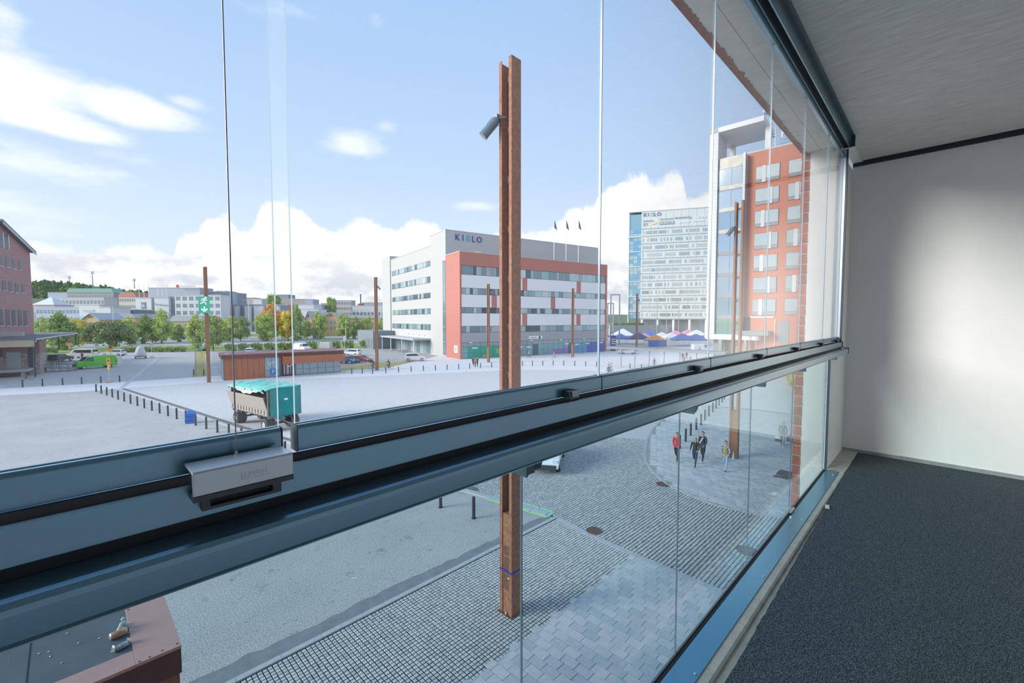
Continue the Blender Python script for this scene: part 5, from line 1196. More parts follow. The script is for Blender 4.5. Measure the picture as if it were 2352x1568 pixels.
# ---- loading annex with flat canopy roof in front of the factory
RZ = 5.66; P1, P2 = atz(82, 779, RZ), atz(178, 764.8, RZ)
an = math.degrees(math.atan2(P2[1] - P1[1], P2[0] - P1[0]))
AB = thing('loading_annex', 'low graffiti-covered brick annex with a dark flat canopy roof', 'building', (P1[0], P1[1], 0), math.radians(an - 90))
la = math.hypot(P2[0] - P1[0], P2[1] - P1[1])
feltb = M('roof_felt_blue', (.15, .165, .19), .85, var=.1, vs=.4)
MB().box((-30, 0, RZ), (0, la, RZ + .28)).build('roof', feltb, AB); MB().box((-30, -.06, RZ - .05), (.05, .0, RZ + .33)).build('roof_edge', M('roof_edge_dark', (.17, .19, .24), .6), AB); MB().box((-.02, 0, RZ - .12), (.06, la, RZ + .12)).build('roof_edge', M('edge_pale', (.56, .58, .60), .5), AB)
MB().box((-30, .1, RZ - 1.1), (-.2, .2, RZ - .06)).build('fascia_board', M('fascia_cream', (.60, .52, .38), .8), AB)
for k in range(8): MB().box((-.12, la * k / 8 + .3, RZ - .45), (.0, la * k / 8 + .45, RZ - .1)).build('rafter_end', M('edge_pale', (.56, .58, .60), .5), AB)
WV = 4.6
gm = bpy.data.materials.new('graffiti_brick'); gm.use_nodes = True
def graf():
    nt = gm.node_tree; N = nt.nodes.new; L = nt.links.new; b = nt.nodes['Principled BSDF']; tc = N('ShaderNodeTexCoord').outputs['Object']; b.inputs['Roughness'].default_value = .85
    s = N('ShaderNodeSeparateXYZ'); L(tc, s.inputs[0])
    w = N('ShaderNodeTexNoise'); L(tc, w.inputs['Vector']); w.inputs['Scale'].default_value = 1.1; w.inputs['Detail'].default_value = 2; w.inputs['Distortion'].default_value = 2.5
    r = N('ShaderNodeValToRGB'); L(w.outputs['Fac'], r.inputs[0]); e = r.color_ramp.elements; r.color_ramp.interpolation = 'CONSTANT'
    e[0].position = 0; e[0].color = (.27, .15, .13, 1); e[1].position = .44; e[1].color = (.46, .45, .46, 1)
    for p, c in ((.48, (.42, .42, .34)), (.52, (.33, .22, .20)), (.57, (.44, .45, .50)), (.61, (.33, .27, .33)), (.66, (.33, .22, .20))): q = e.new(p); q.color = (*c, 1)
    lt = N('ShaderNodeMath'); lt.operation = 'LESS_THAN'; L(s.outputs[2], lt.inputs[0]); lt.inputs[1].default_value = 3.3
    mx = N('ShaderNodeMix'); mx.data_type = 'RGBA'; L(lt.outputs[0], mx.inputs[0]); mx.inputs[6].default_value = (.30, .17, .15, 1); L(r.outputs[0], mx.inputs[7]); L(mx.outputs[2], b.inputs['Base Color'])
graf()
MB().box((-30, WV, 0), (-.4, 9, RZ)).build('body', gm, AB)
for k, (x, w, z0, z1, m) in enumerate(((-3.2, 1.5, 1.1, 3.6, M('door_grey_green', (.40, .46, .44), .7)), (-1.4, .5, 1.1, 4.2, dark_metal), (-4.6, .6, 2.9, 4.2, fwin), (-6.4, .6, 2.9, 4.2, fwin), (-8.4, .7, 1.1, 4.2, dark_metal), (-10.6, 1.6, 1.1, 3.9, MT['door_grey_green']), (-12.6, .6, 2.9, 4.2, fwin))): MB().box((x - w / 2, WV - .06, z0), (x + w / 2, WV + .02, z1)).build('door' if z0 < 2 else 'window', m, AB)
MB().box((-30, 1.2, .75), (-1.2, WV, 1.1)).build('loading_dock', M('dock_concrete', (.42, .42, .42), .9), AB)
for k in range(7): MB().box((-29 + k * 4.5, 1.6, 0), (-28.6 + k * 4.5, 2.0, .75)).build('dock_pier', MT['dock_concrete'], AB)
for y in (.3, la * .5, la - .4): MB().box((-.35, y - .07, 0 if y < 1 else 3.0), (-.2, y + .07, RZ)).build('post', dark_metal, AB)
# planters on the annex roof
t = thing('roof_planter', 'small pale planter boxes with a bush on the annex roof', 'planter', (*rot2((-4.2, 3.2), P1, an - 90), RZ + .28), math.radians(an - 90))
for x in (-2.6, .1): MB().box((x, 0, .15), (x + 2.3, .7, .8)).build('box', M('planter_pale', (.52, .50, .47), .8), t)
MB().ball((-1.5, .3, 1.2), (.9, .5, .6), 8, 6).ball((-1.0, .4, 1.5), (.5, .4, .45), 8, 6).build('bush', M('bush_green', (.10, .20, .05), .9, var=.4, vs=6, bump=1, bs=9), t)
# ramp with railing beside the annex
q0 = atz(45, 857); t = thing('access_ramp', 'metal access ramp with thin railings beside the annex dock', 'ramp', (q0[0], q0[1], 0), math.radians(an - 90))
rail = M('rail_dark', (.12, .14, .17), .5, .3)
MB().mesh([(0, -1, 1.05), (6.5, -1, .55), (6.5, .6, .55), (0, .6, 1.05), (0, -1, .9), (6.5, -1, .4), (6.5, .6, .4), (0, .6, .9)], [(0, 1, 2, 3), (7, 6, 5, 4), (0, 4, 5, 1), (1, 5, 6, 2), (2, 6, 7, 3), (3, 7, 4, 0)]).build('deck', M('ramp_steel', (.20, .22, .22), .6), t)
for y in (-1, .6):
    for dz in (.55, 1.0): MB().tube((0, y, 1.05 + dz), (6.5, y, .55 + dz), .03, 6).build('rail', rail, t)
    for k in range(8): z = 1.05 - .5 * k / 7; MB().tube((6.5 * k / 7, y, 0), (6.5 * k / 7, y, z + 1.0), .03, 6).build('post', rail, t)
q1 = atz(150, 838); dx, dy = q1[0] - q0[0], q1[1] - q0[1]; t2 = thing('ramp_railing', 'long thin grey railing leading from the ramp towards the parked cars', 'railing', (q0[0] + dx * .45, q0[1] + dy * .45, 0), math.atan2(dy, dx)); ln = math.hypot(dx, dy) * .55
for z in (.5, 1.0): MB().tube((0, 0, z), (ln, 0, z), .035, 6).build('rail', rail, t2)
for k in range(11): MB().tube((ln * k / 10, 0, 0), (ln * k / 10, 0, 1.02), .03, 6).build('post', rail, t2)
p = rot2((-7.2, 2.0), P1, an - 90); t = thing('dock_speaker', 'black box on a stand on the loading dock', 'stand', (p[0], p[1], 1.1))
MB().tube((0, 0, .5), (0, 0, 1.8), .06, 6).build('stand', dark_metal, t); MB().box((-.35, -.3, 1.7), (.35, .3, 2.5)).build('box', M('matte_black', (.02, .02, .022), .6), t); bev(MB().box((-.5, -.45, 0), (.5, .45, .55)).build('base', MT['matte_black'], t), .12)

# ---- the town beyond the road
wcol = M('town_window', (.27, .31, .35), .25, .2)  # distance haze put into the pale window colour
def house(name, label, px0, px1, ytop, depth, mat, rows=0, cols=0, base=0.0, dd=14, roof=None, rh=0, wz=(.25, .7), wm=None, cat='building', rz=None):
    c = dep((px0 + px1) / 2, depth); w = (px1 - px0) / FPX * depth; h = zat(c, ytop)
    t = thing(name, label, cat, (c[0], c[1], 0), AZ - math.pi / 2)
    MB().box((-w / 2, 0, base), (w / 2, dd, h)).build('wall', mat, t); zv = 8.6 - (760 - 734) * depth / FPX; zv = max(0, zv)
    for r in range(rows):
        z0 = zv + (h - zv) * r / rows; hh = (h - zv) / rows
        for k in range(cols): window(t, wm or wcol, w / cols * .62, hh * (wz[1] - wz[0]), (-w / 2 + w / cols * (k + .19), -.09, z0 + hh * wz[0]))
    if roof:
        MB().ext([(-w / 2 - .5, h), (w / 2 + .5, h), (w / 2 - rh * .6, h + rh), (-w / 2 + rh * .6, h + rh)], -.5, dd + .5, 'y').build('roof', roof, t)
    else: MB().box((-w / 2 - .2, -.2, h), (w / 2 + .2, dd, h + .5)).build('parapet', MT['parapet_grey'], t)
    return t, w, h
cw = lambda n, c: M('town_' + n, c, .7)
tw_white, tw_cream, tw_grey, tw_dgrey, tw_brown, tw_yellow = cw('white', (.66, .66, .66)), cw('cream', (.62, .55, .42)), cw('grey', (.42, .46, .51)), cw('dark_grey', (.28, .32, .37)), cw('brown', (.42, .36, .33)), cw('yellow', (.58, .41, .21))
green_r, red_r, grey_r = cw('green_roof', (.25, .45, .40)), cw('red_roof', (.52, .22, .15)), cw('grey_roof', (.42, .44, .48))
house('town_hall_block', 'long grey-brown building with a green metal roof below the wooded hill', 158, 265, 672, 520, tw_brown, 4, 16, 18, roof=green_r, rh=5)
house('town_block', 'low blue-grey roofed block left of the green-roofed building', 114, 158, 672, 560, cw('blue_grey', (.42, .50, .60)), 1, 6, 20)
house('town_block', 'pale beige apartment block below the green-roofed building', 128, 242, 684, 400, cw('beige', (.52, .51, .49)), 4, 14, 8)
house('town_hall', 'wide white-edged glazed hall behind the left trees', 84, 186, 706, 290, cw('glazed', (.42, .49, .55)), 3, 12, 0)
t, w, h = house('pavilion', 'white peaked pavilion roof behind the brick factory', 80, 128, 700, 310, cw('pav', (.55, .45, .45)), 1, 6, 6)
MB().mesh([(-w * .55, -1, h), (w * .55, -1, h), (w * .55, 13, h), (-w * .55, 13, h), (-.5, 6, h + 6)], [(0, 1, 4), (1, 2, 4), (2, 3, 4), (3, 0, 4)]).build('tent_roof', tw_white, t)
t, w, h = house('store_block', 'white department store block with a pale sign', 184, 230, 701, 270, tw_white, 0, 0)
MB().box((-w * .3, -.2, h - 4), (w * .25, 0, h - 2.6)).build('sign_print', cw('faded_teal', (.45, .55, .58)), t)
MB().box((-w / 2, -.2, h - 11), (-w * .05, 0, h - 6.5)).build('poster', M('poster_teal', (.35, .62, .64), .5), t)
house('store_wing', 'low white wing right of the department store block', 230, 256, 706, 268, tw_white, 1, 5)
house('town_house', 'cream house with an orange tiled roof beside the white stores', 276, 316, 681, 380, tw_cream, 5, 7, 0, roof=red_r, rh=4)
house('parking_deck', 'dark glazed parking deck below the orange-roofed house', 264, 312, 712, 285, cw('deck', (.20, .23, .28)), 2, 9)
t, w, h = house('store_block', 'plain white store block with a dark square logo and flag poles', 314, 350, 684.5, 300, tw_white, dd=9)
MB().box((-w * .14, -.2, h - 7.2), (w * .16, 0, h - 2.8)).build('logo_panel', M('logo_slate', (.17, .22, .28), .5), t); me = text_mesh('Sb', 2.6, .05); me.materials.append(sgn_w); o = link('lettering', me, t, (0, -.25, h - 6)); o.rotation_euler = (math.pi / 2, 0, 0)
for k in (-.32, -.02, .3): MB().tube((w * k, 1, h), (w * k, 1, h + 9.5), .14, 6).build('flag_pole', white_metal, t)
t, w, h = house('store_block', 'white store block with faint script lettering and flag poles', 357, 390, 684.5, 300, tw_white, dd=9)
me = text_mesh('Stockmann', 2.4, .05); me.materials.append(cw('script', (.5, .5, .52))); o = link('lettering', me, t, (0, -.15, h - 5.2)); o.rotation_euler = (math.pi / 2, .08, 0)
for k in (-.3, 0, .3): MB().tube((w * k, 1, h), (w * k, 1, h + 9.5), .14, 6).build('flag_pole', white_metal, t)
house('glass_link', 'narrow blue glass link between the white store blocks', 350.4, 356.6, 686, 302, cw('glass_blue', (.34, .44, .54)), 5, 1, dd=5)
house('glass_link', 'green-tinted glass link left of the white hotel block', 390.6, 403.4, 681, 302, cw('glass_green', (.24, .32, .34)), 6, 3, dd=5)
t, w, h = house('white_hotel', 'white block with rows of dark windows behind the exit sign', 404, 509, 678, 300, tw_white, 5, 7, 0, dd=10, wz=(.3, .82))
house('upper_storey', 'blue-grey upper storey above the white block, under red-dot lettering', 344, 462, 661.5, 312, tw_grey, 0, 0, 20)
pp = dep(432, 310); zs = zat(pp, 661); t = thing('roof_sign', 'pale rooftop lettering with a red disc on the grey storey', 'sign', (pp[0], pp[1], zs), AZ - math.pi / 2)
MB().tube((-6.2, -.1, 1.2), (-6.2, .1, 1.2), 1.15, 16).build('red_disc', M('disc_red', (.60, .08, .10), .5), t); me = text_mesh('ALEXANDRA', 1.9, .06, 'LEFT'); me.materials.append(cw('letter', (.55, .50, .52))); o = link('lettering', me, t, (-4.4, 0, .5)); o.rotation_euler = (math.pi / 2, 0, 0)
MB().box((-7, .1, -.1), (8.5, .3, .1)).build('rack', white_metal, t)
house('grey_block', 'blue-grey block with roof plant right of the exit sign', 500, 520, 669, 330, tw_grey, 0, 0); house('grey_block', 'lower grey block partly behind the cord', 518, 544, 673, 345, tw_dgrey, 3, 5)
house('roof_plant', 'dark roof plant room above the white block', 487, 500, 670, 318, tw_dgrey, 0, 0, 20)
house('brown_block', 'brown brick upper block left of the white slab', 545, 583, 684, 420, tw_brown, 1, 6); house('white_slab', 'small white slab building rising among brown blocks', 583, 603, 687, 400, tw_white)
house('office_row', 'long office row with white piers and dark glazing', 538, 640, 700, 330, tw_dgrey, 0, 0)
for i, (a, b) in enumerate(((540, 548), (563, 578), (584, 606), (624, 640))): house('white_pier', ('leftmost', 'second', 'third', 'rightmost') [i] + ' white pier block of the long office row', a, b, 703, 326, tw_white, 0, 0, dd=3)
house('brown_block', 'long brown-banded block with a roof rail', 600, 702, 687, 440, tw_brown, 1, 14); house('dark_block', 'dark flat-topped block above the brown-banded one', 639, 665, 677, 470, tw_dgrey, 2, 5)
house('glass_block', 'small glazed block at the end of the brown-banded one', 702, 720, 688, 430, tw_grey, 2, 3); house('brick_block', 'orange brick block behind the turning maple', 646, 668, 700, 360, cw('brick', (.50, .22, .15)), 1, 4)
house('white_block', 'white stepped block right of the maples', 686, 722, 700, 330, tw_white, 0, 0); house('white_block', 'lower white block with a dark window strip', 688, 732, 711, 310, tw_white, 1, 3)
house('grey_block', 'grey block left of the pair of poplars', 720, 740, 700, 420, tw_grey, 2, 4); house('tan_block', 'beige apartment block just left of the poplars', 738, 757, 697, 480, cw('tan', (.52, .48, .45)), 4, 5); house('tan_block', 'big beige box-like block right of the poplars', 772, 808, 690, 520, MT['town_tan'], 5, 6)
house('factory_hall', 'low white factory hall at the right end of the town', 810, 885, 702, 500, tw_white, 1, 9); house('factory_hall', 'blue-grey factory roofs behind the white hall', 832, 884, 695, 560, tw_grey, 1, 8)
p = dep(829.5, 540); t = thing('factory_chimney', 'thin dark factory chimney on a brick base', 'chimney', (p[0], p[1], 0)); MB().tube((0, 0, 0), (0, 0, zat(p, 675)), .9, 10, .6).build('stack', dark_metal, t); MB().box((-3, -3, 0), (3, 3, zat(p, 697))).build('base', cw('brick', (.50, .22, .15)), t)
# yellow wooden station houses
def villa(label, px0, px1, yeave, ypeak, depth, mans=False):
    c = dep((px0 + px1) / 2, depth); w = (px1 - px0) / FPX * depth; h = zat(c, yeave); hp = zat(c, ypeak); t = thing('wooden_villa', label, 'house', (c[0], c[1], 0), AZ - math.pi / 2)
    mb = MB(); prof = [(-w / 2, 0), (w / 2, 0), (w / 2, h), (w * .32, h + (hp - h) * .62), (0, hp), (-w * .32, h + (hp - h) * .62), (-w / 2, h)] if mans else [(-w / 2, 0), (w / 2, 0), (w / 2, h), (0, hp), (-w / 2, h)]
    mb.ext(prof, 0, 14, 'y'); mb.build('wall', tw_yellow, t)
    rp = prof[2:]; MB().ext([(x * 1.06, z + .1) for x, z in rp] + [(x * 1.0, z + .5) for x, z in rp[::-1]], -.6, 14.5, 'y').build('roof', grey_r, t)
    for r in range(2):
        for k in range(3): window(t, wcol, w * .13, 1.7, (-w * .36 + k * w * .28, -.08, h - 2.6 - r * 3.2))
    for k in range(3): window(t, cw('arch', (.35, .15, .12)), w * .07, 1.0, (-w * .14 + k * w * .1, -.08, h + (hp - h) * .35))
    for x in (-w / 2, w / 2 - .3): MB().box((x, -.12, 0), (x + .3, .02, h)).build('corner_board', M('trim_ochre', (.66, .46, .20), .7), t)
    return t
villa('ochre wooden station house with an arched gable behind the left trees', 190, 230, 735, 720.5, 210); 
t, w, h = house('station_wing', 'long ochre station wing with a grey roof', 230, 312, 730, 228, tw_yellow, 1, 10, 0, roof=grey_r, rh=2.2)
t, w, h = house('station_wing', 'grey-roofed ochre wing in front of the white block', 392, 470, 738, 226, tw_yellow, 1, 9, 0, roof=grey_r, rh=3)
villa('narrow ochre villa with a steep pointed gable', 701, 717, 735, 716, 225); villa('ochre villa with a mansard roof behind the young trees', 746, 776, 732, 719, 230, True)
house('villa_wing', 'grey-roofed part between the two ochre villas', 715, 748, 729, 246, tw_yellow, 1, 4, 0, roof=grey_r, rh=3)
house('station_wing', 'long low grey-roofed station building at the right', 778, 886, 731, 256, tw_yellow, 1, 12, 0, roof=grey_r, rh=2.0)

# ---- market, tram stop and gantries right of the office block
tent_c = dict(red=(.60, .10, .12), pink=(.75, .32, .42), white=(.74, .76, .80), blue=(.09, .17, .52), navy=(.06, .08, .18), orange=(.85, .33, .08), salmon=(.72, .35, .30))
def tent(px, ybase, wpx, col, label):
    p = atz(px, ybase); d = p[0] * ca + p[1] * sa; w = wpx / FPX * d; h = 2.1; m = M('tent_' + col, tent_c[col], .7)
    t = thing('market_tent', label, 'tent', (p[0], p[1], 0), AZ - math.pi / 2, 'market tents beyond the tram stop'); a = w / 2; b = min(a, 2.5)
    MB().mesh([(-a, -b, h), (a, -b, h), (a, b, h), (-a, b, h), (-a * .12, 0, h + w * .30), (a * .12, 0, h + w * .30)], [(0, 1, 5, 4), (1, 2, 5), (2, 3, 4, 5), (3, 0, 4)]).build('canopy', m, t)
    MB().box((-a, -b, h - .35), (a, -b + .03, h)).box((-a, b - .03, h - .35), (a, b, h)).box((-a, -b, h - .35), (-a + .03, b, h)).box((a - .03, -b, h - .35), (a, b, h)).build('valance', M('tent_blue', tent_c['blue'], .7) if col == 'orange' else m, t)
    for x in (-a + .05, a - .05):
        for y in (-b + .05, b - .05): MB().tube((x, y, 0), (x, y, h), .05, 6).build('leg', white_metal, t)
    if col == 'orange': MB().box((-a, -b, 0), (a, -b + .05, h - .3)).build('skirt', MT['tent_blue'], t)
for a in ((1504, 795, 41, 'orange', 'orange market tent with a blue skirt, nearest in the market'), (1566, 793, 44, 'blue', 'left one of two wide blue market tents'), (1598, 794, 42, 'blue', 'right one of two wide blue market tents'), (1466, 790, 42, 'navy', 'dark navy market tent behind the farthest mast'), (1425, 789, 32, 'blue', 'blue market tent left of the navy one'),
          (1541, 787, 34, 'white', 'white market tent behind the orange one'), (1520, 783, 28, 'white', 'smaller white market tent left of a pink one'), (1551, 782, 38, 'pink', 'bright pink market tent behind the white ones'), (1580, 776, 30, 'pink', 'pale pink market tent farther back'), (1448, 775, 40, 'red', 'wide red market tent at the back left'), (1478, 774, 22, 'red', 'small red market tent behind the mast'), (1490, 780, 34, 'blue', 'pale blue market tent in the middle rows'), (1505, 772, 18, 'salmon', 'salmon market tent at the far back'), (1430, 780, 46, 'white', 'low white market tent at the left of the rows'), (1480, 786, 28, 'salmon', 'salmon-striped market tent behind the navy one'), (1600, 779, 36, 'white', 'white market tent near the hotel frame'), (1608, 772, 30, 'salmon', 'salmon market tent beside the hotel frame'), (1393, 784, 16, 'blue', 'blue market tent peeping out right of the office block')): tent(*a)
p0, p1 = atz(1426, 843), atz(1545, 853); hs = zat(p0, 801); an2 = math.atan2(p1[1] - p0[1], p1[0] - p0[0])
t = thing('stop_shelter', 'long flat grey shelter roof on thin posts at the tram stop', 'shelter', (p0[0], p0[1], 0), an2); l = math.dist(p0, p1)
MB().box((-2.2, -1.3, hs), (l * 1.9, 1.3, hs + .4)).build('roof', M('shelter_grey', (.20, .22, .23), .6), t)
for k in range(7): MB().tube((l * k / 3.6, 0, 0), (l * k / 3.6 + .12, 0, hs), .09, 8).build('post', grey_metal, t)
p = atz(1408, 806); t = thing('info_totem', 'dark blue information totem right of the office block', 'sign', (p[0], p[1], 0), AZ - math.pi / 2); h = zat(p, 770); w = 11 / FPX * (p[0] * ca + p[1] * sa)
MB().box((-w / 2, -.15, 0), (w / 2, .15, h)).build('panel', M('totem_blue', (.07, .08, .26), .5), t)
for k in range(3): MB().box((-w * .38, -.18, h * (.45 + k * .14)), (w * .38, -.15, h * (.45 + k * .14) + .25)).build('print', sgn_w, t)
def gantry(px0, px1, yb, yt, label):
    p, q = atz(px0, yb), atz(px1, yb); h = zat(p, yt); t = thing('tram_gantry', label, 'gantry', (p[0], p[1], 0), math.atan2(q[1] - p[1], q[0] - p[0])); l = math.dist(p, q); m = M('gantry_grey', (.42, .44, .46), .5, .3)
    for x in (0, l): MB().box((x - .2, -.2, 0), (x + .2, .2, h)).build('post', m, t)
    MB().box((-.2, -.2, h), (l + .2, .2, h + .45)).build('beam', m, t)
gantry(1402, 1422, 792, 678, 'tall grey gantry frame right of the office block'); gantry(1395, 1408, 785, 698, 'lower grey gantry frame behind the tall one')
t = thing('retaining_wall', 'long grey retaining wall with ivy below the glass tower', 'wall', (*atz(1400, 779)[:2], 0)); q = atz(1640, 772); a = atz(1400, 779)
strip = MB(); strip2(strip, (0, 0), (q[0] - a[0], q[1] - a[1]), .6, 0, zat(a, 747)); strip.build('wall', M('wall_grey', (.45, .45, .44), .9), t); strip = MB(); strip2(strip, (5, 3), (30, 1), 3, zat(a, 752), zat(a, 742)); strip.build('ivy', M('ivy', (.18, .27, .08), .9, var=.4, vs=.6), t)
for px, yt, lab in ((1508, 690, 'left'), (1530, 700, 'middle'), (1558, 695, 'right')): street_lamp(px, 782, yt, lab + ' thin grey lamp post among the market tents', grey_metal, 1, .14, 1.5)
p = atz(1442, 813); car('parked_pickup', 'white pickup with a trailer parked beyond the tram stop', (p[0], p[1], 0), -.75, 'hatch', (.72, .74, .76), 4.6)
p = atz(1610, 809); car('parked_van', 'white van by the blue market tents', (p[0], p[1], 0), -.6, 'van', (.75, .78, .80), 5.0, 1.9)
# ================================================================== trees and hedges
def leaf_mesh(name, mats, n, shape, size, seed):
    rnd = random.Random(seed); mb = MB()
    blobs = []
    for _ in range(34):
        while True:
            v = (rnd.uniform(-1, 1), rnd.uniform(-1, 1), rnd.uniform(-1, 1))
            if sum(c * c for c in v) < 1: break
        blobs.append((shape(v), rnd.uniform(.16, .30)))
    for c, r in blobs: mb.ball(c, (r * .72, r * .72, r * .66), 6, 4, 0)
    for _ in range(n):
        c, r = rnd.choice(blobs); d = Vector((rnd.gauss(0, 1), rnd.gauss(0, 1), rnd.gauss(.25, 1))).normalized()
        p = Vector(c) + d * r * rnd.uniform(.60, 1.22); s = size * rnd.uniform(.6, 1.3)
        u = Vector((rnd.gauss(0, 1), rnd.gauss(0, 1), rnd.gauss(0, 1))).normalized(); w = u.cross(d).normalized() if abs(u.dot(d)) < .98 else Vector((1, 0, 0))
        a, b = u * s, w * s * .7; k = rnd.randrange(len(mats)); o = d * s * .25
        mb.mesh([p - a, p - b + o, p + a, p + b + o], [(0, 1, 2), (0, 2, 3)], k)
    return mb.me(name, mats)
def greens(nm, cols): return [M('leaf_%s_%d' % (nm, i), c, .8, spec=.2) for i, c in enumerate(cols)]
LG = dict(light=greens('light', [(0.490, 0.583, 0.151), (0.641, 0.708, 0.226), (0.377, 0.478, 0.133)]), mid=greens('mid', [(0.246, 0.354, 0.113), (0.358, 0.478, 0.151), (0.490, 0.566, 0.189)]), dark=greens('dark', [(0.160, 0.231, 0.094), (0.246, 0.318, 0.133), (0.358, 0.371, 0.133)]),
          gold=greens('gold', [(0.792, 0.601, 0.133), (0.659, 0.583, 0.170), (0.510, 0.531, 0.151)]), orange=greens('orange', [(0.900, 0.425, 0.113), (0.848, 0.495, 0.133), (0.679, 0.495, 0.151)]), pine=greens('pine', [(0.133, 0.212, 0.104), (0.189, 0.283, 0.133), (0.264, 0.354, 0.170)]))
egg = lambda v: (v[0] * .72, v[1] * .72, v[2] * .82 + 1.0)
cone = lambda v: (v[0] * .72 * (1.1 - .55 * (v[2] + 1) / 2 * 1.1), v[1] * .72 * (1.1 - .55 * (v[2] + 1)/2 * 1.1), v[2] * .9 + 1.0)
wide = lambda v: (v[0] * .85, v[1] * .85, v[2] * .72 + .85)
tall = lambda v: (v[0] * .30, v[1] * .30, v[2] * .95 + 1.0)
CR = {}
for nm, ml, shp, sd_ in (('light', 'light', cone, 1), ('light2', 'light', egg, 2), ('mid', 'mid', cone, 3), ('mid2', 'mid', egg, 4), ('dark', 'dark', wide, 5), ('gold', 'gold', egg, 6), ('orange', 'orange', egg, 7), ('poplar', 'mid', tall, 8)):
    CR[nm] = leaf_mesh('foliage', LG[ml], 4200, shp, .048, sd_)
for k in range(3): CR['far%d' % k] = leaf_mesh('foliage', LG['pine' if k else 'mid'], 700, (egg, cone, egg)[k], .085, 20 + k)
bark = M('bark', (.14, .11, .085), .9)
TR = MB().tube((0, 0, 0), (.01, 0, .9), .045, 7, .03).tube((.01, 0, .55), (.22, .05, 1.0), .018, 5, .01).tube((.01, 0, .6), (-.2, .08, 1.05), .018, 5, .01).me('trunk', bark)
def tree(px, ybase, ytop, wpx, kind, label, group='trees along the far road', base=0.0, nm='tree'):
    if isinstance(ybase, tuple): p = dep(px, ybase[0]); base = ybase[1]
    else: p = atz(px, ybase)
    d = p[0] * ca + p[1] * sa; h = zat(p, ytop) - base; w = wpx / FPX * d
    t = thing(nm, label, 'tree', (p[0], p[1], base), random.uniform(0, 6), group); sz = h / 1.95; sx = w / (1.75 if kind not in ('poplar',) else .75)
    f = link('foliage', CR[kind], t); f.scale = (sx, sx, sz); k = link('trunk', TR, t); k.scale = (sx * .8, sx * .8, sz)
    return t
for a in ((98, 800, 722, 40, 'light', 'pale green tree just right of the brick factory'), (146, 803, 718, 88, 'mid', 'big mid-green tree behind the annex canopy'), (178, 795, 722, 55, 'gold', 'yellowing tree half behind the big mid-green tree'),
          (258, 806, 722, 92, 'dark', 'dense dark round tree behind the yellow sign'), (296, 790, 730, 60, 'light2', 'loose light green tree right of the dense dark tree'), (331, 789, 722, 52, 'mid', 'pointed mid-green tree below the white store blocks'), (372, 788, 712, 62, 'light2', 'airy thin-leaved tree left of the exit-sign mast'), (350, 788, 740, 40, 'gold', 'small yellowing tree beside the pointed tree'),
          (408, 785, 745, 42, 'mid', 'small dark green tree in front of the ochre wing'), (456, 800, 716, 62, 'light', 'light green tree directly left of the exit-sign mast'), (490, 806, 722, 62, 'mid2', 'dark leafy tree directly right of the exit-sign mast'), (529, 784, 722, 46, 'light', 'light green tree behind the left pane edge'), (553, 784, 726, 40, 'mid2', 'mid-green tree left of the double lamp post'),
          (610, 783, 712, 62, 'light', 'tall light green tree left of the glazing gap'), (623, 780, 698, 50, 'orange', 'orange autumn maple behind the light green tree'), (648, 778, 712, 40, 'dark', 'dark tree seen in the glazing gap'), (662, 782, 705, 44, 'gold', 'golden-green maple right of the glazing gap'), (684, 782, 700, 36, 'mid', 'slender mid-green maple beside the golden one'), (706, 780, 735, 30, 'mid2', 'small green tree before the narrow ochre villa'),
          (735, 778, 710, 44, 'light', 'light green conical tree between the ochre villas'), (790, 778, 714, 44, 'light', 'light green tree right of the mansard villa'), (816, 778, 728, 34, 'mid', 'mid-green tree left of a light green one'), (842, 777, 722, 38, 'light', 'light green tree near the red car'), (873, 776, 732, 26, 'light2', 'small light tree beside the office stair tower'), (530, 779, 726, 30, 'orange', 'orange autumn bush right of the cord'), (506, 779, 728, 24, 'orange', 'orange autumn bush left of the cord')): tree(*a)
for a in ((758, (430, 4), 680, 12, 'poplar', 'left one of the pair of tall poplars'), (767, (430, 4), 683, 12, 'poplar', 'right one of the pair of tall poplars'), (622, (400, 4), 674, 14, 'poplar', 'poplar behind the orange maple'), (634, (400, 4), 674, 18, 'poplar', 'poplar seen through the pane edge')): tree(*a, group='poplars in the town')
tree(1813, 838, 742, 44, 'gold', 'yellow-green young tree in front of the hotel', 'tree by the hotel')
tree(1832, 905, 842, 52, 'gold', 'yellow-green tree seen through the lower glass beside the brick column', 'tree by the hotel')
# hedge clumps along the lot
hedge_m = M('hedge_green', (.10, .17, .05), .9, var=.45, vs=1.5, bump=1.0, bs=4, coord='World')
HM = leaf_mesh('foliage', LG['mid'], 2200, lambda v: (v[0] * 1.6, v[1] * .6, v[2] * .45 + .55), .065, 31)
for i, (px, py, k) in enumerate(((95, 812, 1.2), (120, 810, 1.2), (290, 809, 1.1), (315, 808.5, 1), (340, 808, 1), (365, 808, 1), (390, 808, 1), (415, 807.5, 1), (530, 806, 1), (560, 805, 1), (590, 804, 1), (620, 803.5, 1), (650, 803, 1), (672, 802.5, 1), (716, 801, 1.1), (745, 800, 1.1), (770, 799.5, 1.1), (800, 799, 1.1), (838, 797.5, 1), (858, 797, 1))):
    p = atz(px, py); d = p[0] * ca + p[1] * sa
    t = thing('hedge_shrub', 'low green hedge shrub beside the lot, %s from the left' % ORD[i], 'shrub', (p[0], p[1], 0), AZ - math.pi / 2 + random.uniform(-.15, .15), 'hedge shrubs along the lot')
    f = link('foliage', HM, t); f.scale = (17 * d / FPX / 1.6, 1.6, (17 if 500 < px < 860 else 12) * d / FPX / 1.15 * k)
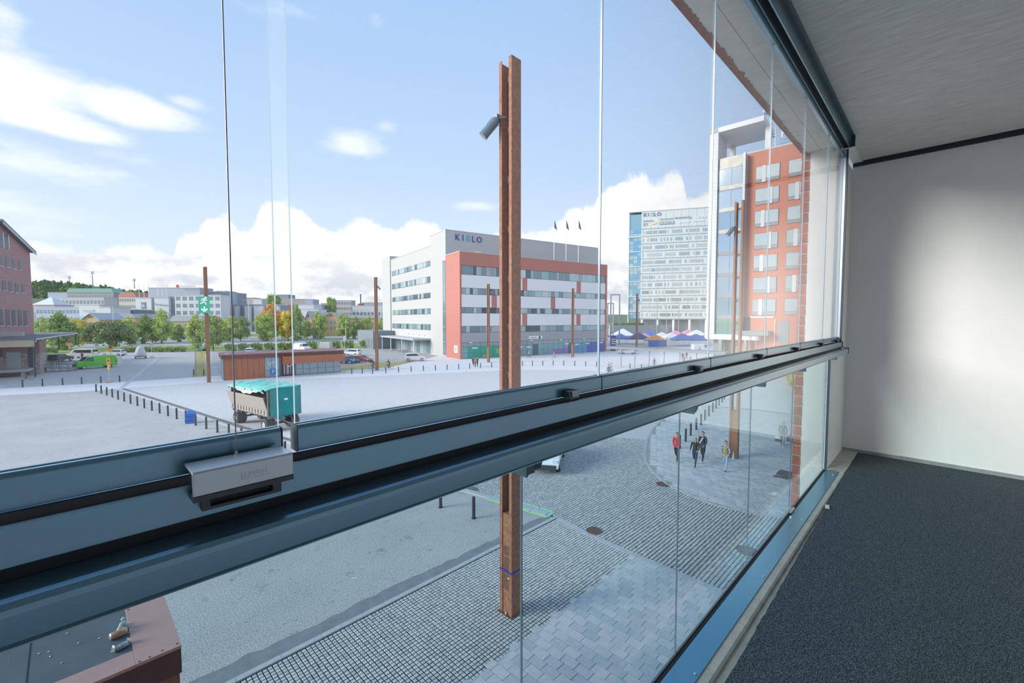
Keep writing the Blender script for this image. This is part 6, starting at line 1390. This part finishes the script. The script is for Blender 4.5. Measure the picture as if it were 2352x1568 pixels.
# wooded hill
hill_m = M('hill_green', (.12, .17, .08), .95, var=.3, vs=.02, coord='World')
mb = MB(); pts = [(-200, 640), (60, 655), (120, 655), (200, 662), (300, 672), (420, 684), (520, 688), (640, 694), (760, 706), (900, 712), (1100, 720), (1400, 722), (1800, 724), (2200, 726)]
D1, D2, D3 = 420, 950, 1600; vs = []
for px, y in pts:
    a, b, c = dep(px, D1), dep(px, D2), dep(px, D3); z = zat(b, y); vs += [(a[0], a[1], -1), ((a[0] + b[0]) / 2, (a[1] + b[1]) / 2, z * .40), (b[0], b[1], z), (c[0], c[1], z * .9)]
mb.mesh(vs, [(i * 4 + j, (i + 1) * 4 + j, (i + 1) * 4 + j + 1, i * 4 + j + 1) for i in range(len(pts) - 1) for j in range(3)]); struct(mb.build('hill', hill_m, smooth=True))
import bisect
def hy(px):
    xs = [p[0] for p in pts]; i = max(1, min(len(xs) - 1, bisect.bisect(xs, px))); (x0, y0), (x1, y1) = pts[i - 1], pts[i]; return y0 + (y1 - y0) * (px - x0) / (x1 - x0)
for i in range(64):
    px = 74 + i * 4.6 + random.uniform(-2, 2); dpt = random.choice((900, 940, 860)); p = dep(px, dpt); b = zat(p, hy(px)) - 4
    tree(px, (dpt, b), hy(px) - random.uniform(8, 15) + (4 if px > 250 else 0), random.uniform(8, 14), 'far%d' % random.randrange(3), 'dark far tree on the crest of the wooded hill', 'trees on the hill crest')
for i in range(30):
    px = 74 + i * 8 + random.uniform(-3, 3); p = dep(px, 760); b = zat(p, hy(px) + 9) - 4
    tree(px, (760, b), hy(px) - random.uniform(0, 6), random.uniform(9, 14), 'far%d' % random.randrange(3), 'far tree on the slope below the hill crest', 'trees on the hill slope')
for i in range(34):
    px = 74 + i * 6.8 + random.uniform(-3, 3); d_ = random.choice((590, 620, 650)); p = dep(px, d_); b = zat(p, hy(px) + 24) - 4
    tree(px, (d_, b), hy(px) + random.uniform(6, 13), random.uniform(12, 17), 'far%d' % random.randrange(3), 'far tree low on the hill between the town roofs', 'trees low on the hill')
for px, yt, lab in ((165, 634, 'left'), (218, 623, 'middle'), (313, 640, 'right')):
    p = dep(px, 880); b = zat(p, 662); h = zat(p, yt); t = thing('floodlight_mast', lab + ' stadium floodlight mast on the wooded hill', 'mast', (p[0], p[1], b), AZ - math.pi / 2); MB().tube((0, 0, 0), (0, 0, h - b), 1.0, 8, .5).build('pole', grey_metal, t); MB().box((-2.2, -.6, h - b - 5), (2.2, .6, h - b)).build('lamp_rack', grey_metal, t)
# ================================================================== people and bicycles
skin_m = M('skin', (.62, .40, .31), .6); dkhair = M('hair_dark', (.07, .045, .035), .7); blond = M('hair_blond', (.62, .48, .25), .6); brownh = M('hair_brown', (.22, .12, .07), .7)
def seg_d(p, a, b):
    ab = b - a; t = max(0, min(1, (p - a).dot(ab) / max(1e-9, ab.dot(ab)))); return (p - a - ab * t).length
def person(label, loc, rz, h=1.70, top=None, bottom=None, shoes=None, hair=dkhair, stride=.35, arms=(.35, -.3), elbow=(.25, .25), bulk=1.0, detail=True, long_hair=False, pose='walk', inner=None, group=None, skirt=0.0, turn=0.0, lev=2):
    s = h / 1.72; V = []; R = []; E = []; REG = []
    def add(p, r, par, reg):
        V.append(Vector(p) * s); R.append(r * s); 
        if par is not None: E.append((par, len(V) - 1)); REG.append(reg)
        return len(V) - 1
    lean = .55 if pose == 'ride' else .03
    up = lambda d: (math.sin(lean) * d, math.cos(lean) * d)
    pz = .93 if pose != 'ride' else 1.0
    T = lambda d: (up(d)[0], 0, pz + up(d)[1])
    pel = add((0, 0, pz), .125 * bulk ** .5, None, 0); wai = add(T(.14), .115 * bulk, pel, 1); che = add(T(.34), .145 * bulk, wai, 1); nb = add(T(.50), .07, che, 1)
    nk = add(T(.57), .05, nb, 3); hd = T(.57); h1 = add((hd[0] + .03, 0, hd[2] + .065), .072, nk, 3); h2 = add((hd[0] + .025, 0, hd[2] + .135), .092, h1, 3); add((hd[0] + .012, 0, hd[2] + .20), .060, h2, 3)
    hc = Vector((hd[0] + .02, 0, hd[2] + .125)) * s
    for k, sd in enumerate((1, -1)):
        c = T(.455); sh = add((c[0], sd * .165 * bulk ** .5, c[2]), .062 * bulk ** .6, che if False else nb, 1)
        a = arms[k] if pose != 'ride' else 1.05; e = elbow[k]
        el = (c[0] + math.sin(a) * .28, sd * (.20 + .03 * bulk), c[2] - math.cos(a) * .28); b = a + e
        eli = add(el, .046 * bulk ** .6, sh, 1); wr = (el[0] + math.sin(b) * .25, sd * .205, el[2] - math.cos(b) * .25); wi = add(wr, .032, eli, 1)
        d = Vector((math.sin(b), 0, -math.cos(b))); f = Vector((math.cos(b), 0, math.sin(b)))
        pm_ = Vector(wr) + d * .075; pi = add(pm_, .030, wi, 3)
        if detail:
            for q in range(4):
                o = f * (.030 - .02 * q); l = (.040, .046, .043, .034)[q]; a1 = add(pm_ + d * .025 + o, .0095, pi, 3); a2 = add(pm_ + d * (.025 + l) + o + Vector((0, -sd * .006, 0)), .0085, a1, 3); add(pm_ + d * (.020 + l * 1.75) + o + Vector((0, -sd * .022, 0)), .0075, a2, 3)
            th_ = add(Vector(wr) + d * .04 + f * .036, .010, pi, 3); add(Vector(wr) + d * .075 + f * .055, .0085, th_, 3)
        # leg
        hp = add((0, sd * .092, pz - .07), .098 * bulk ** .4, pel, 2)
        if pose == 'walk':
            an_ = stride if k == 0 else -stride * .8; kn = an_ * .3 - (.10 if k == 0 else .55 * abs(stride) / .35)
        elif pose == 'stand': an_, kn = .02 * sd, -.02
        else: an_, kn = (1.15, -1.5) if k == 0 else (.6, -.95)
        K = (math.sin(an_) * .43, sd * .095, pz - .07 - math.cos(an_) * .43); kb = an_ + (kn if pose == 'ride' else min(kn, 0))
        A = (K[0] + math.sin(kb) * .40, sd * .095, K[2] - math.cos(kb) * .40)
        ki = add(K, .060, hp, 2); cf = add((K[0] * .65 + A[0] * .35, sd * .096, K[2] * .65 + A[2] * .35), .056, ki, 2); ai = add(A, .040, cf, 2)
        t_ = kb * .8; add((A[0] - .02, sd * .095, A[2] - .045), .042, ai, 4); add((A[0] + .15 * math.cos(t_), sd * .105, A[2] - .045 + .15 * math.sin(t_)), .036, len(V) - 1, 4)
    zmin = min(v.z - r for v, r in zip(V, R)) if pose != 'ride' else 0
    for v in V: v.z -= zmin
    hc.z -= zmin
    me = bpy.data.meshes.new('body'); me.from_pydata([tuple(v) for v in V], E, [])
    o = bpy.data.objects.new('tmp', me); sk = o.modifiers.new('skin', 'SKIN'); sk.use_smooth_shade = True; sk.branch_smoothing = .3
    for i, v in enumerate(me.skin_vertices[0].data): v.radius = (R[i], R[i] * (1.18 if i in (1, 2) else 1)); v.use_root = (i == 0)
    o.modifiers.new('sub', 'SUBSURF').levels = lev; o.modifiers['sub'].render_levels = lev
    bm_ = baked(o); bpy.data.objects.remove(o); bpy.data.meshes.remove(me)
    mats = [top, bottom, skin_m, shoes, inner or top]; bm_.materials.clear()
    for m in mats: bm_.materials.append(m)
    waist = (pz - .02) * s - zmin; hem = waist - skirt * s
    rmap = {0: 0, 1: 0, 2: 1, 3: 2, 4: 3}
    for f in bm_.polygons:
        c = f.center; reg = REG[min(range(len(E)), key=lambda i: seg_d(c, V[E[i][0]], V[E[i][1]]))]; k = rmap[reg]
        if k == 1 and c.z > hem: k = 0
        if k == 0 and c.z < waist - .02 and reg in (0, 1) and abs(c.y) < .15 * s and c.z < hem: k = 1
        if inner and k == 0 and abs(c.y) < .055 * s and c.x > .05 * s and c.z > waist - .05 and reg == 1: k = 4
        f.material_index = k; f.use_smooth = True
    bm_.name = 'body'; t = thing('person', label, 'person', loc, rz, group); link('body', bm_, t)
    hr = MB().ball((hc.x - .018 * s, 0, hc.z + .022 * s), (.105 * s, .098 * s, .108 * s), 12, 8)
    hm = hr.me('hair', hair, True); bmh = bmesh.new(); bmh.from_mesh(hm)
    bmesh.ops.delete(bmh, geom=[v for v in bmh.verts if v.co.x > hc.x + .03 * s and v.co.z < hc.z + .075 * s], context='VERTS'); bmh.to_mesh(hm); bmh.free(); ho = link('hair', hm, t); ho.modifiers.new('s', 'SOLIDIFY').thickness = .012
    if long_hair: MB().tube((hc.x - .09 * s, .02, hc.z + .02), (hc.x - .06 * s, .10 * s, hc.z - .24 * s), .06 * s, 8, .03 * s).build('ponytail', hair, t, True)
    if detail:
        for sd in (1, -1):
            MB().ball((hc.x + .088 * s, sd * .034 * s, hc.z + .012 * s), .012 * s, 6, 4).build('eye', M('eye_dark', (.05, .04, .04), .3), t); MB().ball((hc.x, sd * .092 * s, hc.z - .005 * s), (.018 * s, .010 * s, .03 * s), 6, 4).build('ear', skin_m, t)
        MB().mesh([(hc.x + .088 * s, -.012 * s, hc.z - .03 * s), (hc.x + .088 * s, .012 * s, hc.z - .03 * s), (hc.x + .090 * s, 0, hc.z + .012 * s), (hc.x + .118 * s, 0, hc.z - .024 * s)], [(0, 1, 3), (1, 2, 3), (2, 0, 3), (0, 2, 1)]).build('nose', skin_m, t)
        MB().ball((hc.x + .082 * s, 0, hc.z - .052 * s), (.012 * s, .024 * s, .007 * s), 8, 4).build('mouth', M('lips', (.50, .20, .18), .5), t)
    return t
cl = lambda n, c, r=.85: M('cloth_' + n, c, r)
red_c, black_c, navy_c, jean, white_sh, tan_sh, plum, grey_c, mustard = cl('red', (.62, .05, .07)), cl('black', (.035, .038, .048)), cl('navy', (.05, .06, .10)), cl('jean', (.33, .48, .62)), cl('white_shoe', (.78, .78, .78)), cl('tan_shoe', (.40, .32, .25)), cl('plum', (.22, .05, .08)), cl('grey', (.20, .21, .23)), cl('mustard', (.50, .28, .05))
def plaid():
    m = bpy.data.materials.new('plaid'); m.use_nodes = True; nt = m.node_tree; b = nt.nodes['Principled BSDF']; b.inputs['Roughness'].default_value = .9
    c = nt.nodes.new('ShaderNodeTexChecker'); tc = nt.nodes.new('ShaderNodeTexCoord'); nt.links.new(tc.outputs['Object'], c.inputs['Vector']); c.inputs['Scale'].default_value = 13; c.inputs['Color1'].default_value = (.72, .70, .63, 1); c.inputs['Color2'].default_value = (.07, .07, .075, 1); nt.links.new(c.outputs[0], b.inputs['Base Color']); return m
G = 'pedestrians on the curved pavement'
def gp(px, py, z=.045): q = atz(px, py, z); return (q[0], q[1], z)
person('person in a bright red jacket and dark trousers walking towards the camera', gp(1554, 1058), math.pi + .15, 1.72, red_c, black_c, tan_sh, brownh, .32, bulk=1.12, group=G, skirt=.10)
b = person('person with long blond hair, black jacket and backpack straps, front of the group', gp(1596, 1070), math.pi + .1, 1.70, black_c, navy_c, black_c, blond, .36, bulk=1.08, long_hair=True, group=G, elbow=(1.1, .9), arms=(.1, .15))
coat = person('person in a wide black coat with a pale bag strap and white shoes', gp(1613.5, 1060), math.pi - .1, 1.80, navy_c, black_c, white_sh, brownh, .26, bulk=1.28, group=G, skirt=.06, elbow=(.9, .2), arms=(.2, -.1))
mb = MB(); mb.mesh([(0, -.14, .46), (0, -.08, .48), (-.03, .12, .12), (-.03, .06, .10), (.02, -.14, .46), (.02, -.08, .48), (-.01, .12, .12), (-.01, .06, .10)], [(0, 1, 2, 3), (7, 6, 5, 4), (0, 4, 5, 1), (3, 2, 6, 7)]); so = mb.build('bag_strap', cl('strap', (.72, .62, .42)), coat); so.location = (.205, 0, 1.05); so.rotation_euler = (0, 0, math.pi)
person('person in a black and white plaid jacket over a mustard top and light jeans', gp(1666, 1080), math.pi + .05, 1.70, plaid(), jean, black_c, brownh, .40, bulk=1.22, inner=mustard, group=G, arms=(.45, -.35), skirt=.14)
q = gp(1684, 1068); t = thing('paper_bag', 'pale plastic bag hanging beside the person in the plaid jacket', 'bag', (q[0], q[1], .42)); MB().mesh([(-.10, -.04, 0), (.10, -.04, 0), (.10, .04, 0), (-.10, .04, 0), (-.07, -.015, .34), (.07, -.015, .34), (.07, .015, .34), (-.07, .015, .34)], [(0, 3, 2, 1), (4, 5, 6, 7), (0, 1, 5, 4), (1, 2, 6, 5), (2, 3, 7, 6), (3, 0, 4, 7)]).build('bag', cl('bag', (.55, .62, .68)), t); MB().torus((0, 0, .38), .05, .008, 'y', 12, 5).build('handle', MT['cloth_bag'], t)
person('person in a dark jacket walking away with a bag in each hand', gp(1797, 1026), .1, 1.72, grey_c, cl('blue_grey', (.22, .30, .38)), white_sh, M('hair_grey', (.42, .40, .38), .7), .3, group=G, arms=(.15, -.1))
for px, py, c, lab in ((1788, 1012, (.70, .70, .68), 'white and brown carrier bag held by the person walking away'), (1814, 1012, (.20, .18, .20), 'dark bag held in the far hand of the person walking away')):
    q = atz(px, py, .38); t = thing('carrier_bag', lab, 'bag', (q[0], q[1], .34)); MB().box((-.09, -.2, 0), (.09, .2, .20), 0, .01).build('lower_part', cl('bag_brown' if c[0] > .5 else 'bag_dark', (.20, .13, .12)), t); MB().box((-.085, -.195, .20), (.085, .195, .36), 0, .02).build('upper_part', cl('bag_top%d' % (c[0] * 100), c), t); MB().torus((0, 0, .40), .06, .01, 'x', 12, 5).build('handle', black_c, t)
far = [((1087, 841), black_c, black_c, -2.6, 'left person of the trio by the far bollards, in black', .3), ((1091.5, 843), cl('rust', (.50, .16, .10)), black_c, -2.5, 'middle person of the trio by the far bollards, in rust red', .3), ((1096.5, 842), navy_c, black_c, -2.6, 'right person of the trio by the far bollards, in navy', .3),
       ((1215, 822), cl('pink', (.70, .35, .42)), navy_c, -.6, 'person in pink walking past the shop windows', .4), ((1272.5, 825), cl('coral', (.68, .28, .26)), cl('grey_trouser', (.25, .26, .28)), 2.6, 'person in a coral top striding past the shop windows', .6), ((1338, 812.5), cl('brown', (.32, .16, .12)), grey_c, 2.6, 'person in brown near the right shop windows', .3),
       ((1502.5, 845), grey_c, grey_c, -2.4, 'lone person in grey standing by the tram stop', .05), ((1568, 828), black_c, black_c, -2.4, 'tall dark person under the shelter roof', .25), ((1577, 826), navy_c, grey_c, .6, 'person in navy under the shelter roof', .3), ((1571, 836), cl('rose', (.55, .30, .34)), grey_c, -2.2, 'person in rose in front of the shelter', .2), ((1585, 838), cl('lilac', (.38, .36, .48)), grey_c, -2.2, 'person in lilac half hidden by the glazing rail', .2),
       ((1607, 812), cl('bright_blue', (.12, .25, .58)), grey_c, -2.4, 'person in blue near the white van', .2), ((1526, 803), black_c, cl('pale_trouser', (.6, .6, .6)), -2.2, 'person with pale trousers by the orange tent', .25), ((189, 828), cl('olive', (.18, .20, .14)), black_c, 1.2, 'person in olive standing behind the green van', .05), ((217, 820), black_c, black_c, 1.8, 'person in black beside the white minibus', .05)]
for (px, py), tp, bt, rz, lab, st in far: person(lab, gp(px, py, .03), rz, 1.74, tp, bt, black_c, random.choice((dkhair, brownh)), st, detail=False, group='people far off on the square', lev=1)
def bike(label, loc, rz, col, lying=0.0):
    t = thing('bicycle', label, 'bicycle', loc, rz); m = M('bike_' + col, dict(red=(.40, .08, .08), dark=(.07, .08, .10), yellow=(.75, .50, .06), white=(.6, .62, .65), blue=(.1, .2, .45))[col], .4)
    for x in (-.52, .52):
        w = MB().torus((x, 0, .34), .32, .022, 'y', 26, 5).build('wheel', M('bike_tyre', (.16, .16, .17), .7), t); sp_ = MB()
        for k in range(6): a = math.pi * k / 6; sp_.tube((x - .31 * math.cos(a), 0, .34 - .31 * math.sin(a)), (x + .31 * math.cos(a), 0, .34 + .31 * math.sin(a)), .004, 4)
        sp_.build('spokes', steel, w)
    MB().path([(-.52, 0, .34), (-.15, 0, .82), (.36, 0, .80), (-.08, 0, .30), (-.52, 0, .34)], .018, 6).path([(-.08, 0, .30), (-.17, 0, .92)], .018, 6).path([(.52, 0, .34), (.34, 0, .95)], .018, 6).build('frame', m, t)
    MB().path([(.28, -.26, 1.0), (.34, -.1, 1.0), (.34, .1, 1.0), (.28, .26, 1.0)], .014, 6).build('handlebar', dark_metal, t); MB().ball((-.18, 0, .95), (.13, .07, .035), 8, 5).build('saddle', dark_metal, t); MB().tube((-.08, -.06, .30), (-.08, .06, .30), .09, 12).build('chainring', dark_metal, t)
    return t
def rider(px, py, rz, col, tp, bt, lab, blab):
    q = gp(px, py, .03); bike(blab, q, rz, col); person(lab, (q[0] - .2 * math.cos(rz), q[1] - .2 * math.sin(rz), .0), rz, 1.74, tp, bt, black_c, dkhair, pose='ride', detail=False, group='cyclists', lev=1)
rider(893, 847, 2.3, 'dark', navy_c, navy_c, 'cyclist in dark blue riding past the mast', 'dark bicycle ridden past the mast'); rider(857, 847.5, 2.3, 'white', black_c, black_c, 'cyclist in black half hidden behind the mast', 'pale bicycle ridden behind the mast')
rider(1398, 857, -2.0, 'dark', cl('steel_blue', (.30, .36, .45)), navy_c, 'front cyclist of the pair in pale clothes on the square', 'dark bicycle of the front cyclist of the pair'); rider(1403, 855, -2.0, 'white', cl('pale_coat', (.55, .56, .60)), grey_c, 'rear cyclist of the pair on the square', 'pale bicycle of the rear cyclist of the pair')
bike('old red bicycle with pale tyres leaning at the loading dock', gp(62, 872, .0), -.5, 'red'); bike('yellow bicycle parked by the green shop window', gp(1112, 824, .03), -.2, 'yellow'); bike('white bicycle parked behind the yellow one', gp(1117, 822, .03), -.2, 'white')
for i, px in enumerate((922, 930, 938, 906)): bike(('first', 'second', 'third', 'leftmost')[i] + ' dark bicycle in the rack before the office entrance', gp(px, (810, 809.5, 809, 806)[i], .01), -.5, 'dark')

bpy.data.scenes.remove(WS)
